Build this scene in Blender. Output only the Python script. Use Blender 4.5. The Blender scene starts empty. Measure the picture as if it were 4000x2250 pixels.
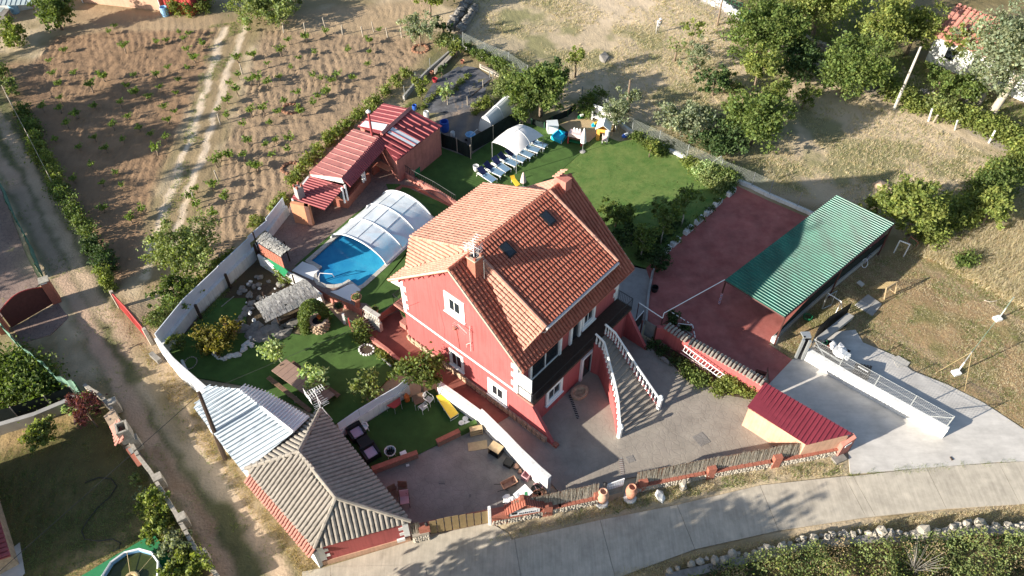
import bpy, bmesh, math, random
import numpy as np
from mathutils import Vector, Matrix
random.seed(7); rng=np.random.default_rng(11)
R=math.radians
# ---------------- camera, sky, sun, exposure ----------------
CAMH=42.0; FPX=3040.0; PITCH=R(47.806)
sc=bpy.context.scene
cam=bpy.data.objects.new('camera',bpy.data.cameras.new('camera')); sc.collection.objects.link(cam)
cam.location=(0,0,CAMH); cam.rotation_euler=(math.pi/2-PITCH,0,0)
cam.data.sensor_width=36; cam.data.lens=36*FPX/4000; cam.data.clip_end=2000; cam.data.clip_start=.5
sc.camera=cam
SUNAZ=R(64.5); SUNEL=R(19.5)      # shadows fall towards azimuth SUNAZ (clockwise from +Y)
world=bpy.data.worlds.new('World'); sc.world=world; world.use_nodes=True
wn=world.node_tree; bg=wn.nodes['Background']
sky=wn.nodes.new('ShaderNodeTexSky'); sky.sky_type='NISHITA'; sky.sun_disc=False
sky.sun_elevation=SUNEL; sky.sun_rotation=SUNAZ+math.pi
wn.links.new(sky.outputs[0],bg.inputs[0]); bg.inputs[1].default_value=0.085
sl=bpy.data.lights.new('sun','SUN'); sl.energy=5.0; sl.angle=R(.55); sl.color=(1,.92,.80)
sun=bpy.data.objects.new('sun',sl); sc.collection.objects.link(sun)
sun.rotation_euler=Vector((math.sin(SUNAZ)*math.cos(SUNEL),math.cos(SUNAZ)*math.cos(SUNEL),-math.sin(SUNEL))).to_track_quat('-Z','Y').to_euler()
vs=sc.view_settings; vs.view_transform='Standard'; vs.look='None'; vs.gamma=1; vs.use_curve_mapping=False; vs.exposure=1.2
sc.render.engine='CYCLES'; sc.cycles.max_bounces=6; sc.cycles.transparent_max_bounces=12
# ---------------- measuring the place: a photo position and a height give a point of the ground plan ----------------
FR={'L':(600,950,2.76),'T':(1350,1500,2.76),'Q':(1100,600,3.864),'S':(1250,1050,3.864),'G':(2400,1150,3.22),'F':(1850,1850,3.623),
 'B':(950,1350,3.864),'H':(3050,1250,4.83),'V':(1550,100,3.22),'W':(0,1000,2.184),'C':(300,1550,2.73),'M':(3300,900,2.73),
 'Y':(1800,450,2.76),'R':(1500,650,1.756),'X':(1900,1150,2.415),'D':(0,0,1),'K':(3200,1000,3.864),'J':(3400,1100,3.22),'N':(2350,1500,4.83)}
for r_ in range(3):
    for c_ in range(4): FR['%d%d'%(r_,c_)]=(1000*c_,750*r_,1.932)
cP,sP=math.cos(PITCH),math.sin(PITCH)
def a(code,x,y,z=0.0):
    ox,oy,s=FR[code]; u=ox+x/s; v=oy+y/s
    dx=u-2000; dy=1125-v
    d=Vector((dx, FPX*cP+dy*sP, -FPX*sP+dy*cP))
    k=(z-CAMH)/d.z
    return Vector((d.x*k,d.y*k,z))
def al(code,pts,z=0.0): return [a(code,x,y,z) for x,y in pts]
# house plan axes: s along the ridge, t towards the street
HX,HY,HAZ=-3.258,29.989,.72
HA=Vector((math.sin(HAZ),math.cos(HAZ),0)); HB=Vector((math.cos(HAZ),-math.sin(HAZ),0)); HO=Vector((HX,HY,0))
def h(s,t,z): return HO+HA*s+HB*t+Vector((0,0,z))
# ---------------- helpers ----------------
COL=sc.collection
class MB:
    def __init__(s): s.v=[]; s.f=[]
    def add(s,vs,fs):
        n=len(s.v); s.v+= [tuple(p) for p in vs]; s.f+=[tuple(n+i for i in f) for f in fs]; return s
    def quad(s,*p): return s.add(p,[tuple(range(len(p)))])
    def box(s,c,sx,sy,sz,rz=0,M_=None):
        M_=M_ or Matrix.Rotation(rz,3,'Z'); c=Vector(c)
        return s.add([c+M_@Vector((i*sx/2,j*sy/2,k*sz/2)) for k in(-1,1) for j in(-1,1) for i in(-1,1)],[(0,2,3,1),(4,5,7,6),(0,1,5,4),(2,6,7,3),(0,4,6,2),(1,3,7,5)])
    def frame(s,o,X,Y,Z): # box from corner o with edge vectors
        o=Vector(o); return s.add([o,o+X,o+Y,o+X+Y,o+Z,o+X+Z,o+Y+Z,o+X+Y+Z],[(0,2,3,1),(4,5,7,6),(0,1,5,4),(2,6,7,3),(0,4,6,2),(1,3,7,5)])
    def prism(s,poly,z0,z1):
        n=len(poly); lo=[Vector((p[0],p[1],z0)) for p in poly]; hi=[Vector((p[0],p[1],z1)) for p in poly]
        ar=sum(lo[i].x*lo[(i+1)%n].y-lo[(i+1)%n].x*lo[i].y for i in range(n))
        if ar<0: lo.reverse(); hi.reverse()
        return s.add(lo+hi,[tuple(range(n-1,-1,-1)),tuple(range(n,2*n))]+[(i,(i+1)%n,n+(i+1)%n,n+i) for i in range(n)])
    def slab(s,poly,d): # solid plate: polygon of 3D points thickened by vector d
        n=len(poly); lo=[Vector(p) for p in poly]; hi=[p+Vector(d) for p in lo]
        return s.add(lo+hi,[tuple(range(n-1,-1,-1)),tuple(range(n,2*n))]+[(i,(i+1)%n,n+(i+1)%n,n+i) for i in range(n)])
    def tube(s,pts,r,n=6,cap=True):
        pts=[Vector(p) for p in pts]; m=len(pts); rs=r if isinstance(r,(list,tuple)) else [r]*m; vs=[]
        for i,p in enumerate(pts):
            d=(pts[min(i+1,m-1)]-pts[max(i-1,0)]).normalized()
            x=d.orthogonal().normalized() if abs(d.z)>.99 else d.cross(Vector((0,0,1))).normalized(); y=d.cross(x)
            for k in range(n):
                t=2*math.pi*k/n; vs.append(p+(x*math.cos(t)+y*math.sin(t))*rs[i])
        fs=[(i*n+k,i*n+(k+1)%n,(i+1)*n+(k+1)%n,(i+1)*n+k) for i in range(m-1) for k in range(n)]
        if cap: fs+=[tuple(range(n-1,-1,-1)),tuple(range((m-1)*n,m*n))]
        return s.add(vs,fs)
    def lathe(s,c,prof,n=10):
        c=Vector(c); vs=[c+Vector((r*math.cos(2*math.pi*k/n),r*math.sin(2*math.pi*k/n),z)) for r,z in prof for k in range(n)]
        m=len(prof); fs=[(i*n+k,i*n+(k+1)%n,(i+1)*n+(k+1)%n,(i+1)*n+k) for i in range(m-1) for k in range(n)]
        return s.add(vs,fs+[tuple(range(n-1,-1,-1)),tuple(range((m-1)*n,m*n))])
    def rock(s,c,r,sq=(1,1,.8),seed=0):
        q=random.Random(seed); c=Vector(c); t=(1+5**.5)/2
        P=[(-1,t,0),(1,t,0),(-1,-t,0),(1,-t,0),(0,-1,t),(0,1,t),(0,-1,-t),(0,1,-t),(t,0,-1),(t,0,1),(-t,0,-1),(-t,0,1)]
        F=[(0,11,5),(0,5,1),(0,1,7),(0,7,10),(0,10,11),(1,5,9),(5,11,4),(11,10,2),(10,7,6),(7,1,8),(3,9,4),(3,4,2),(3,2,6),(3,6,8),(3,8,9),(4,9,5),(2,4,11),(6,2,10),(8,6,7),(9,8,1)]
        rz=q.uniform(0,6.3); M_=Matrix.Rotation(rz,3,'Z')
        return s.add([c+M_@Vector((p[0]*sq[0],p[1]*sq[1],p[2]*sq[2]))*(r/1.9*q.uniform(.75,1.2)) for p in P],F)
def pinv(parent):
    return parent.matrix_basis.inverted() if parent else Matrix.Identity(4)
def mesh_obj(name,me,parent=None,label=None,kind=None):
    o=bpy.data.objects.new(name,me); COL.objects.link(o)
    if parent is not None:
        o.parent=parent; M_=Matrix.Identity(4); q=parent
        while q is not None:
            M_=(Matrix.Translation(q.location)@q.rotation_euler.to_matrix().to_4x4()) @ M_ if q.parent is None else M_; q=q.parent
        # parents that are parts keep identity transforms, so the thing's own transform is the only one
        o.matrix_parent_inverse = M_.inverted() if parent.parent is None else Matrix.Identity(4)
    if label: o['label']=label
    if kind: o['kind']=kind
    return o
def obj(name,mb,mat,parent=None,label=None,kind=None,smooth=False):
    me=bpy.data.meshes.new(name); me.from_pydata(mb.v,[],mb.f); me.materials.append(mat)
    if smooth: me.polygons.foreach_set('use_smooth',[True]*len(me.polygons))
    me.update(); return mesh_obj(name,me,parent,label,kind)
def tag(o,label,cat,group=None):
    o['label']=label; o['category']=cat
    if group: o['group']=group
    return o
def thing(name,label,cat,loc=(0,0,0),group=None):
    o=bpy.data.objects.new(name,None); COL.objects.link(o); o.location=loc; o.empty_display_size=.2
    return tag(o,label,cat,group)
def struct(name,mb,mat,parent=None): return obj(name,mb,mat,parent,kind='structure')
def kids(o): return [c for c in bpy.data.objects if c.parent==o]
class Proto:
    """a thing built at the origin; put() places it, the first time the original itself, then copies"""
    def __init__(s,root):
        s.root=root; s.used=False; s.ch=[(c,kids(c)) for c in kids(root)]
    def put(s,loc,rz=0,sc_=1,label=None,group=None,cat=None,mats=None):
        if not s.used: r=s.root; s.used=True
        else:
            r=s.root.copy(); COL.objects.link(r)
            for c,g in s.ch:
                d=c.copy(); COL.objects.link(d); d.parent=r
                for e in g: f=e.copy(); COL.objects.link(f); f.parent=d
        r.location=loc; r.rotation_euler=(0,0,rz); r.scale=(sc_,)*3 if not isinstance(sc_,tuple) else sc_
        if label: r['label']=label
        if group: r['group']=group
        return r
# ---------------- materials ----------------
def mat(name,col,rough=.85,var=.18,scale=3,bump=0,bscale=30,metal=0,col2=None,spec=.3,attr=False,dirt=0,streak=0):
    m=bpy.data.materials.new(name); m.use_nodes=True; nt=m.node_tree; N=nt.nodes; Lk=nt.links
    b=N['Principled BSDF']; b.inputs['Roughness'].default_value=rough; b.inputs['Metallic'].default_value=metal
    b.inputs['Specular IOR Level'].default_value=spec
    g=N.new('ShaderNodeNewGeometry'); n1=N.new('ShaderNodeTexNoise'); n1.inputs['Scale'].default_value=scale; n1.inputs['Detail'].default_value=6; n1.inputs['Roughness'].default_value=.65
    Lk.new(g.outputs['Position'],n1.inputs['Vector'])
    mr=N.new('ShaderNodeMapRange'); mr.inputs[1].default_value=.3; mr.inputs[2].default_value=.7; Lk.new(n1.outputs['Fac'],mr.inputs[0])
    mx=N.new('ShaderNodeMix'); mx.data_type='RGBA'
    c2=col2 or tuple(min(1,c*(1+var)) for c in col); c1=col if col2 else tuple(c*(1-var) for c in col)
    mx.inputs['A'].default_value=(*c1,1); mx.inputs['B'].default_value=(*c2,1); Lk.new(mr.outputs[0],mx.inputs['Factor'])
    out=mx.outputs['Result']
    if dirt:
        n2=N.new('ShaderNodeTexNoise'); n2.inputs['Scale'].default_value=.55; n2.inputs['Detail'].default_value=8; n2.inputs['Roughness'].default_value=.7; Lk.new(g.outputs['Position'],n2.inputs['Vector'])
        r2=N.new('ShaderNodeMapRange'); r2.inputs[1].default_value=.42; r2.inputs[2].default_value=.68; r2.inputs[3].default_value=1; r2.inputs[4].default_value=1-dirt; Lk.new(n2.outputs['Fac'],r2.inputs[0])
        ml=N.new('ShaderNodeMix'); ml.data_type='RGBA'; ml.blend_type='MULTIPLY'; ml.inputs['Factor'].default_value=1; Lk.new(out,ml.inputs['A']); Lk.new(r2.outputs[0],ml.inputs['B']); out=ml.outputs['Result']
    if streak:
        mp=N.new('ShaderNodeMapping'); mp.inputs['Scale'].default_value=(7,7,.35); Lk.new(g.outputs['Position'],mp.inputs[0])
        n3=N.new('ShaderNodeTexNoise'); n3.inputs['Scale'].default_value=1; n3.inputs['Detail'].default_value=7; n3.inputs['Roughness'].default_value=.7; Lk.new(mp.outputs[0],n3.inputs['Vector'])
        r4=N.new('ShaderNodeMapRange'); r4.inputs[1].default_value=.45; r4.inputs[2].default_value=.75; r4.inputs[3].default_value=1; r4.inputs[4].default_value=1-streak; Lk.new(n3.outputs['Fac'],r4.inputs[0])
        ml=N.new('ShaderNodeMix'); ml.data_type='RGBA'; ml.blend_type='MULTIPLY'; ml.inputs['Factor'].default_value=1; Lk.new(out,ml.inputs['A']); Lk.new(r4.outputs[0],ml.inputs['B']); out=ml.outputs['Result']
    if attr:
        at=N.new('ShaderNodeAttribute'); at.attribute_name='Col'
        ml=N.new('ShaderNodeMix'); ml.data_type='RGBA'; ml.blend_type='MULTIPLY'; ml.inputs['Factor'].default_value=1
        Lk.new(out,ml.inputs['A']); Lk.new(at.outputs['Color'],ml.inputs['B']); out=ml.outputs['Result']
    Lk.new(out,b.inputs['Base Color'])
    if bump:
        nb=N.new('ShaderNodeTexNoise'); nb.inputs['Scale'].default_value=bscale; nb.inputs['Detail'].default_value=5; Lk.new(g.outputs['Position'],nb.inputs['Vector'])
        bp=N.new('ShaderNodeBump'); bp.inputs['Strength'].default_value=.8; bp.inputs['Distance'].default_value=bump; Lk.new(nb.outputs['Fac'],bp.inputs['Height']); Lk.new(bp.outputs[0],b.inputs['Normal'])
    m['b']=1
    return m
def leafmat(name,c1,c2,trans=.35):
    m=mat(name,c1,.6,col2=c2,scale=1.2,attr=True,spec=.25); nt=m.node_tree; N=nt.nodes; Lk=nt.links
    b=N['Principled BSDF']; o=N['Material Output']; src=b.inputs['Base Color'].links[0].from_socket
    tr=N.new('ShaderNodeBsdfTranslucent'); hv=N.new('ShaderNodeMix'); hv.data_type='RGBA'; hv.blend_type='MULTIPLY'; hv.inputs['Factor'].default_value=1
    hv.inputs['B'].default_value=(1.5,1.6,.6,1); Lk.new(src,hv.inputs['A']); Lk.new(hv.outputs['Result'],tr.inputs[0])
    ms=N.new('ShaderNodeMixShader'); ms.inputs[0].default_value=trans; Lk.new(b.outputs[0],ms.inputs[1]); Lk.new(tr.outputs[0],ms.inputs[2]); Lk.new(ms.outputs[0],o.inputs[0])
    return m
def clear(name,tint,fac,rough=.15):
    m=bpy.data.materials.new(name); m.use_nodes=True; nt=m.node_tree; N=nt.nodes; Lk=nt.links
    b=N['Principled BSDF']; b.inputs['Base Color'].default_value=(*tint,1); b.inputs['Roughness'].default_value=rough; b.inputs['Specular IOR Level'].default_value=.7
    t=N.new('ShaderNodeBsdfTransparent'); s=N.new('ShaderNodeMixShader'); s.inputs[0].default_value=fac
    Lk.new(t.outputs[0],s.inputs[1]); Lk.new(b.outputs[0],s.inputs[2]); Lk.new(s.outputs[0],N['Material Output'].inputs[0]); return m
def meshmat(name,col,cell,width):  # woven wire: real holes through the sheet
    m=bpy.data.materials.new(name); m.use_nodes=True; nt=m.node_tree; N=nt.nodes; Lk=nt.links
    b=N['Principled BSDF']; b.inputs['Base Color'].default_value=(*col,1); b.inputs['Roughness'].default_value=.5; b.inputs['Metallic'].default_value=.6
    uv=N.new('ShaderNodeUVMap'); sep=N.new('ShaderNodeSeparateXYZ'); Lk.new(uv.outputs[0],sep.inputs[0]); outs=[]
    for sg in (1,-1):
        ad=N.new('ShaderNodeMath'); ad.operation='ADD' if sg>0 else 'SUBTRACT'; Lk.new(sep.outputs[0],ad.inputs[0]); Lk.new(sep.outputs[1],ad.inputs[1])
        dv=N.new('ShaderNodeMath'); dv.operation='DIVIDE'; dv.inputs[1].default_value=cell; Lk.new(ad.outputs[0],dv.inputs[0])
        fr=N.new('ShaderNodeMath'); fr.operation='FRACT'; Lk.new(dv.outputs[0],fr.inputs[0])
        lt=N.new('ShaderNodeMath'); lt.operation='LESS_THAN'; lt.inputs[1].default_value=width; Lk.new(fr.outputs[0],lt.inputs[0]); outs.append(lt)
    mx=N.new('ShaderNodeMath'); mx.operation='MAXIMUM'; Lk.new(outs[0].outputs[0],mx.inputs[0]); Lk.new(outs[1].outputs[0],mx.inputs[1])
    t=N.new('ShaderNodeBsdfTransparent'); s=N.new('ShaderNodeMixShader'); Lk.new(mx.outputs[0],s.inputs[0]); Lk.new(t.outputs[0],s.inputs[1]); Lk.new(b.outputs[0],s.inputs[2]); Lk.new(s.outputs[0],N['Material Output'].inputs[0]); return m
MT={}
def mk(k,*x,**y): MT[k]=mat(k,*x,**y)
mk('render_red',(.43,.108,.105),.9,.14,1.1,dirt=.20,streak=.28,bump=.004,bscale=60)
mk('render_pink',(.50,.20,.16),.9,.12,3,dirt=.25,streak=.3)
mk('render_white',(.72,.72,.70),.85,.05,2,dirt=.16,streak=.3)
mk('render_orange',(.60,.27,.15),.9,.12,3,dirt=.15)
mk('render_peach',(.58,.36,.25),.9,.1,2,dirt=.2,streak=.25)
mk('white_paint',(.78,.78,.76),.6,.04,6)
mk('white_blue',(.60,.64,.70),.8,.05,3,dirt=.1)
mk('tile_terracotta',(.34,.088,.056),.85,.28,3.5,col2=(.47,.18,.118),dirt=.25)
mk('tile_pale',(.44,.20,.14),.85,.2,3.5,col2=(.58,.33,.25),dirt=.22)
mk('tile_grey',(.235,.21,.18),.9,.2,4,col2=(.36,.325,.28),dirt=.2)
mk('tile_pink',(.42,.19,.15),.85,.2,3)
mk('mortar',(.55,.43,.33),.95,.2,8,dirt=.2)
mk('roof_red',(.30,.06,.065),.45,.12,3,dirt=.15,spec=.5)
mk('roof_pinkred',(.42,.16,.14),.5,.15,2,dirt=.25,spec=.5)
mk('roof_maroon',(.20,.03,.045),.5,.1,3,dirt=.15,spec=.4)
mk('roof_green',(.015,.15,.105),.42,.2,1.2,dirt=.35,spec=.5)
mk('roof_white',(.50,.56,.60),.4,.08,2,dirt=.12,spec=.5)
mk('roof_zinc',(.36,.42,.43),.5,.1,2,dirt=.15)
mk('translucent_sheet',(.62,.68,.72),.4,.05,3,dirt=.1)
mk('stone_pale',(.36,.325,.27),.95,.3,6,bump=.01,bscale=14)
mk('stone_warm',(.44,.32,.22),.95,.35,5,bump=.01,bscale=14)
mk('stone_grey',(.22,.205,.185),.95,.3,4,bump=.012,bscale=10)
mk('brick',(.34,.125,.085),.9,.25,9,bump=.003)
mk('brick_dark',(.30,.15,.11),.9,.25,9)
mk('concrete_road',(.50,.445,.36),.9,.12,1.6,bump=.008,bscale=18,dirt=.25)
mk('concrete_light',(.54,.51,.47),.9,.08,.9,bump=.002,bscale=40,dirt=.2)
mk('concrete_grey',(.34,.33,.31),.9,.15,1,dirt=.2)
mk('wood_dark',(.055,.035,.025),.8,.25,8)
mk('wood_brown',(.20,.12,.08),.8,.25,5)
mk('wood_table',(.30,.20,.16),.75,.12,8)
mk('wood_pale',(.46,.34,.20),.75,.15,6)
mk('bark',(.20,.15,.11),.95,.3,6)
mk('bark_pale',(.42,.37,.30),.95,.25,6)
mk('thatch_grey',(.44,.42,.38),.95,.3,5,attr=True)
mk('reed',(.40,.36,.29),.95,.3,6,attr=True)
mk('metal_black',(.02,.02,.022),.5,.1,5)
mk('metal_white',(.72,.72,.72),.4,.05,5)
mk('metal_grey',(.40,.42,.42),.45,.1,5,metal=.5)
mk('metal_brown',(.09,.035,.03),.6,.2,5)
mk('metal_red',(.42,.06,.055),.6,.1,5)
mk('metal_green',(.03,.12,.06),.6,.1,5)
mk('net_green',(.14,.25,.19),.9,.25,2)
mk('net_dark',(.012,.02,.018),.95,.3,2)
mk('net_grey',(.20,.21,.20),.95,.2,2)
mk('plastic_white',(.76,.76,.74),.45,.04,5)
mk('plastic_black',(.02,.02,.02),.5,.1,5)
mk('plastic_blue',(.03,.10,.42),.45,.1,5)
mk('plastic_lightblue',(.25,.45,.65),.5,.1,4)
mk('plastic_cyan',(.02,.50,.72),.4,.08,5)
mk('plastic_red',(.50,.06,.07),.45,.1,5)
mk('plastic_green',(.015,.17,.07),.5,.1,5)
mk('plastic_orange',(.70,.16,.04),.45,.1,5)
mk('plastic_yellow',(.78,.52,.05),.5,.08,5)
mk('plastic_lilac',(.45,.38,.50),.6,.08,5)
mk('plastic_pink',(.62,.36,.38),.5,.08,5)
mk('fabric_white',(.70,.68,.66),.9,.06,3)
mk('fabric_blue',(.15,.25,.36),.85,.08,5)
mk('fabric_navy',(.02,.03,.10),.85,.1,5)
mk('fabric_pinkish',(.62,.48,.46),.9,.1,6)
mk('terracotta',(.50,.23,.15),.85,.2,6,dirt=.2)
mk('clay_pale',(.56,.33,.23),.85,.2,6,dirt=.2)
mk('soil_dark',(.07,.05,.035),.95,.4,6,bump=.02)
mk('turf_art',(.065,.125,.028),.95,.22,1.3,bump=.012,bscale=45,dirt=.15)
mk('turf_dark',(.035,.085,.020),.95,.2,1.5,bump=.01,bscale=45)
mk('lawn_real',(.07,.15,.03),.95,.3,.9,col2=(.165,.215,.06),bump=.02,bscale=35)
mk('mat_green',(.03,.20,.08),.9,.1,3)
mk('pool_tile',(.10,.42,.62),.5,.1,5)
mk('pool_blue',(.03,.22,.50),.5,.1,5)
mk('coping',(.50,.47,.42),.85,.15,4,dirt=.15)
mk('skin',(.45,.28,.2),.7); mk('cable',(.03,.03,.03),.6)
mk('glass_dark',(.02,.025,.03),.08,.1,5,spec=.8)
mk('rope',(.50,.38,.20),.9,.1,5); mk('rope_green',(.40,.55,.38),.8,.1,5)
mk('plaque',(.7,.7,.72),.5,.04,5); mk('ink',(.05,.06,.08),.7,.1,5)
mk('rust',(.32,.12,.08),.9,.25,6)
def brushed(m,ang,sx,sy,lo):
    nt=m.node_tree; N=nt.nodes; Lk=nt.links; b=N['Principled BSDF']; g=N.new('ShaderNodeNewGeometry'); mp=N.new('ShaderNodeMapping'); mp.inputs['Rotation'].default_value=(0,0,ang); mp.inputs['Scale'].default_value=(sx,sy,1)
    Lk.new(g.outputs['Position'],mp.inputs[0]); n=N.new('ShaderNodeTexNoise'); n.inputs['Scale'].default_value=1; n.inputs['Detail'].default_value=8; n.inputs['Roughness'].default_value=.75; Lk.new(mp.outputs[0],n.inputs['Vector'])
    q=N.new('ShaderNodeMapRange'); q.inputs[1].default_value=.35; q.inputs[2].default_value=.7; q.inputs[3].default_value=1.08; q.inputs[4].default_value=lo; Lk.new(n.outputs['Fac'],q.inputs[0])
    src=b.inputs['Base Color'].links[0].from_socket; ml=N.new('ShaderNodeMix'); ml.data_type='RGBA'; ml.blend_type='MULTIPLY'; ml.inputs['Factor'].default_value=1; Lk.new(src,ml.inputs['A']); Lk.new(q.outputs[0],ml.inputs['B']); Lk.new(ml.outputs['Result'],b.inputs['Base Color'])
brushed(MT['concrete_road'],-.26,5,.35,.80); brushed(MT['concrete_light'],.5,.5,2.2,.86); brushed(MT['roof_green'],-.70,1.1,.09,.62); brushed(MT['roof_white'],.9,1.4,.2,.8)
# stamped concrete: a cell network pressed into the slab
def stamped(name,c1,c2,sc_=2.4,joint=.55):
    m=mat(name,c1,.7,col2=c2,scale=.7,dirt=.22,spec=.35); nt=m.node_tree; N=nt.nodes; Lk=nt.links; b=N['Principled BSDF']
    g=N.new('ShaderNodeNewGeometry'); nz=N.new('ShaderNodeTexNoise'); nz.inputs['Scale'].default_value=2; Lk.new(g.outputs['Position'],nz.inputs['Vector'])
    ad=N.new('ShaderNodeVectorMath'); ad.operation='MULTIPLY_ADD'; ad.inputs[1].default_value=(.35,.35,0); Lk.new(nz.outputs['Color'],ad.inputs[0]); Lk.new(g.outputs['Position'],ad.inputs[2])
    v=N.new('ShaderNodeTexVoronoi'); v.feature='DISTANCE_TO_EDGE'; v.inputs['Scale'].default_value=sc_; Lk.new(ad.outputs[0],v.inputs['Vector'])
    r=N.new('ShaderNodeMapRange'); r.inputs[2].default_value=.07; Lk.new(v.outputs['Distance'],r.inputs[0])
    nb=N.new('ShaderNodeTexNoise'); nb.inputs['Scale'].default_value=9; nb.inputs['Detail'].default_value=5; Lk.new(g.outputs['Position'],nb.inputs['Vector'])
    sm=N.new('ShaderNodeMath'); sm.operation='MULTIPLY_ADD'; sm.inputs[1].default_value=.8; Lk.new(nb.outputs['Fac'],sm.inputs[0]); Lk.new(r.outputs[0],sm.inputs[2])
    bp=N.new('ShaderNodeBump'); bp.inputs['Distance'].default_value=.008; bp.inputs['Strength'].default_value=.7; Lk.new(sm.outputs[0],bp.inputs['Height']); Lk.new(bp.outputs[0],b.inputs['Normal'])
    src=b.inputs['Base Color'].links[0].from_socket; r3=N.new('ShaderNodeMapRange'); r3.inputs[2].default_value=.05; r3.inputs[3].default_value=joint; Lk.new(v.outputs['Distance'],r3.inputs[0])
    ml=N.new('ShaderNodeMix'); ml.data_type='RGBA'; ml.blend_type='MULTIPLY'; ml.inputs['Factor'].default_value=1; Lk.new(src,ml.inputs['A']); Lk.new(r3.outputs[0],ml.inputs['B']); Lk.new(ml.outputs['Result'],b.inputs['Base Color'])
    MT[name]=m
stamped('court_grey',(.27,.235,.20),(.35,.31,.26),2.4,.9)
stamped('court_brown',(.22,.15,.13),(.30,.22,.18),3)
stamped('court_patio',(.19,.175,.16),(.27,.25,.23),2.8,.85)
mk('court_red',(.36,.10,.085),.75,.16,.8,col2=(.46,.165,.14),dirt=.35,bump=.004)
mk('walk_red',(.25,.085,.065),.8,.2,1.5,dirt=.25,bump=.005)
brushed(MT['court_red'],.6,.35,.5,.78)
LM={}
def lf(k,c1,c2,t=.35): LM[k]=leafmat('leaves_'+k,c1,c2,t)
lf('vine',(.11,.17,.035),(.19,.25,.055)); lf('green',(.09,.14,.037),(.16,.20,.055)); lf('dark',(.045,.085,.028),(.08,.12,.04),.25)
lf('bright',(.145,.195,.045),(.24,.26,.075)); lf('olive',(.16,.21,.075),(.25,.28,.11)); lf('grey',(.18,.22,.13),(.26,.28,.18))
lf('pale',(.27,.36,.15),(.38,.44,.22)); lf('purple',(.08,.025,.03),(.13,.04,.045)); lf('rusty',(.14,.15,.03),(.26,.20,.05)); lf('dry',(.34,.26,.15),(.46,.36,.22),.3)
lf('straw',(.48,.40,.28),(.60,.52,.39),.3)
# ---------------- terrain ----------------
def vnoise(x,y,f,seed):
    r=np.random.default_rng(seed).random((256,256)); X=x*f; Y=y*f
    xi=np.floor(X).astype(int); yi=np.floor(Y).astype(int); fx=X-xi; fy=Y-yi; fx=fx*fx*(3-2*fx); fy=fy*fy*(3-2*fy)
    g=lambda i,j:r[(xi+i)%256,(yi+j)%256]
    return (g(0,0)*(1-fx)+g(1,0)*fx)*(1-fy)+(g(0,1)*(1-fx)+g(1,1)*fx)*fy
def fbm(x,y,f,seed,o=4): return sum(vnoise(x,y,f*2**i,seed+i)*.5**i for i in range(o))/sum(.5**i for i in range(o))
STEP=.2
gx=np.arange(-66,66.01,STEP); gy=np.arange(10,94.01,STEP); nx,ny=len(gx),len(gy)
GX,GY=np.meshgrid(gx,gy); PX=GX.ravel(); PY=GY.ravel()
wx=PX+(fbm(PX,PY,.9,1)-.5)*.8; wy=PY+(fbm(PX,PY,.9,9)-.5)*.8
Z=np.zeros_like(PX); colr=np.zeros((len(PX),3)); plough=np.zeros_like(PX); region=np.zeros(len(PX),int)
def sdist(poly,x,y): # signed distance, inside positive
    n=len(poly); d=np.full(x.shape,1e9); ins=np.zeros(x.shape,bool)
    for i in range(n):
        ax,ay=poly[i][0],poly[i][1]; bx,by=poly[(i+1)%n][0],poly[(i+1)%n][1]
        ex,ey=bx-ax,by-ay; L=ex*ex+ey*ey+1e-12; t=np.clip(((x-ax)*ex+(y-ay)*ey)/L,0,1)
        d=np.minimum(d,(x-ax-t*ex)**2+(y-ay-t*ey)**2)
        c=(ay>y)!=(by>y)
        with np.errstate(divide='ignore',invalid='ignore'): xx=ax+(y-ay)*ex/(ey if abs(ey)>1e-9 else 1e-9)
        ins^=c&(x<xx)
    d=np.sqrt(d); return np.where(ins,d,-d)
def ldist(line,x,y):
    d=np.full(x.shape,1e9)
    for i in range(len(line)-1):
        ax,ay=line[i][0],line[i][1]; bx,by=line[i+1][0],line[i+1][1]; ex,ey=bx-ax,by-ay; L=ex*ex+ey*ey+1e-12
        t=np.clip(((x-ax)*ex+(y-ay)*ey)/L,0,1); d=np.minimum(d,(x-ax-t*ex)**2+(y-ay-t*ey)**2)
    return np.sqrt(d)
def blend(m,c,var=.1,sd=3):
    global colr
    n=(fbm(PX,PY,1.3,sd)-.5)*2*var+1; colr=colr*(1-m[:,None])+np.outer(n,c)*m[:,None]
def ppoly(pts,c,f=.5,reg=None,var=.15,pl=None,sd=3,amt=1):
    global plough,region
    d=sdist(pts,wx,wy); m=np.clip(d/f+.5,0,1)*amt
    blend(m,np.array(c),var,sd)
    if pl is not None: plough=plough*(1-m)+pl*m
    if reg is not None: region=np.where(d>0,reg,region)
    return m
def pline(pts,w,c,f=.3,amt=1,sd=5,pl=None,reg=None):
    global plough,region
    d=ldist(pts,wx,wy); m=np.clip((w/2-d)/f+.5,0,1)*amt; blend(m,np.array(c),.12,sd)
    if pl is not None: plough=plough*(1-m)+pl*m
    if reg is not None: region=np.where(d<w/2,reg,region)
    return m
straw=(.50,.40,.27); drygreen=(.20,.20,.085); soil=(.27,.175,.105); dirt=(.40,.30,.2); dust=(.66,.53,.39); shadeg=(.09,.10,.04)
base_n=fbm(PX,PY,.22,21,5)
mix=np.clip((base_n-.42)*5,0,1); colr[:]=np.outer(mix,straw)+np.outer(1-mix,(.27,.215,.12)); plough[:]=.25
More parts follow.
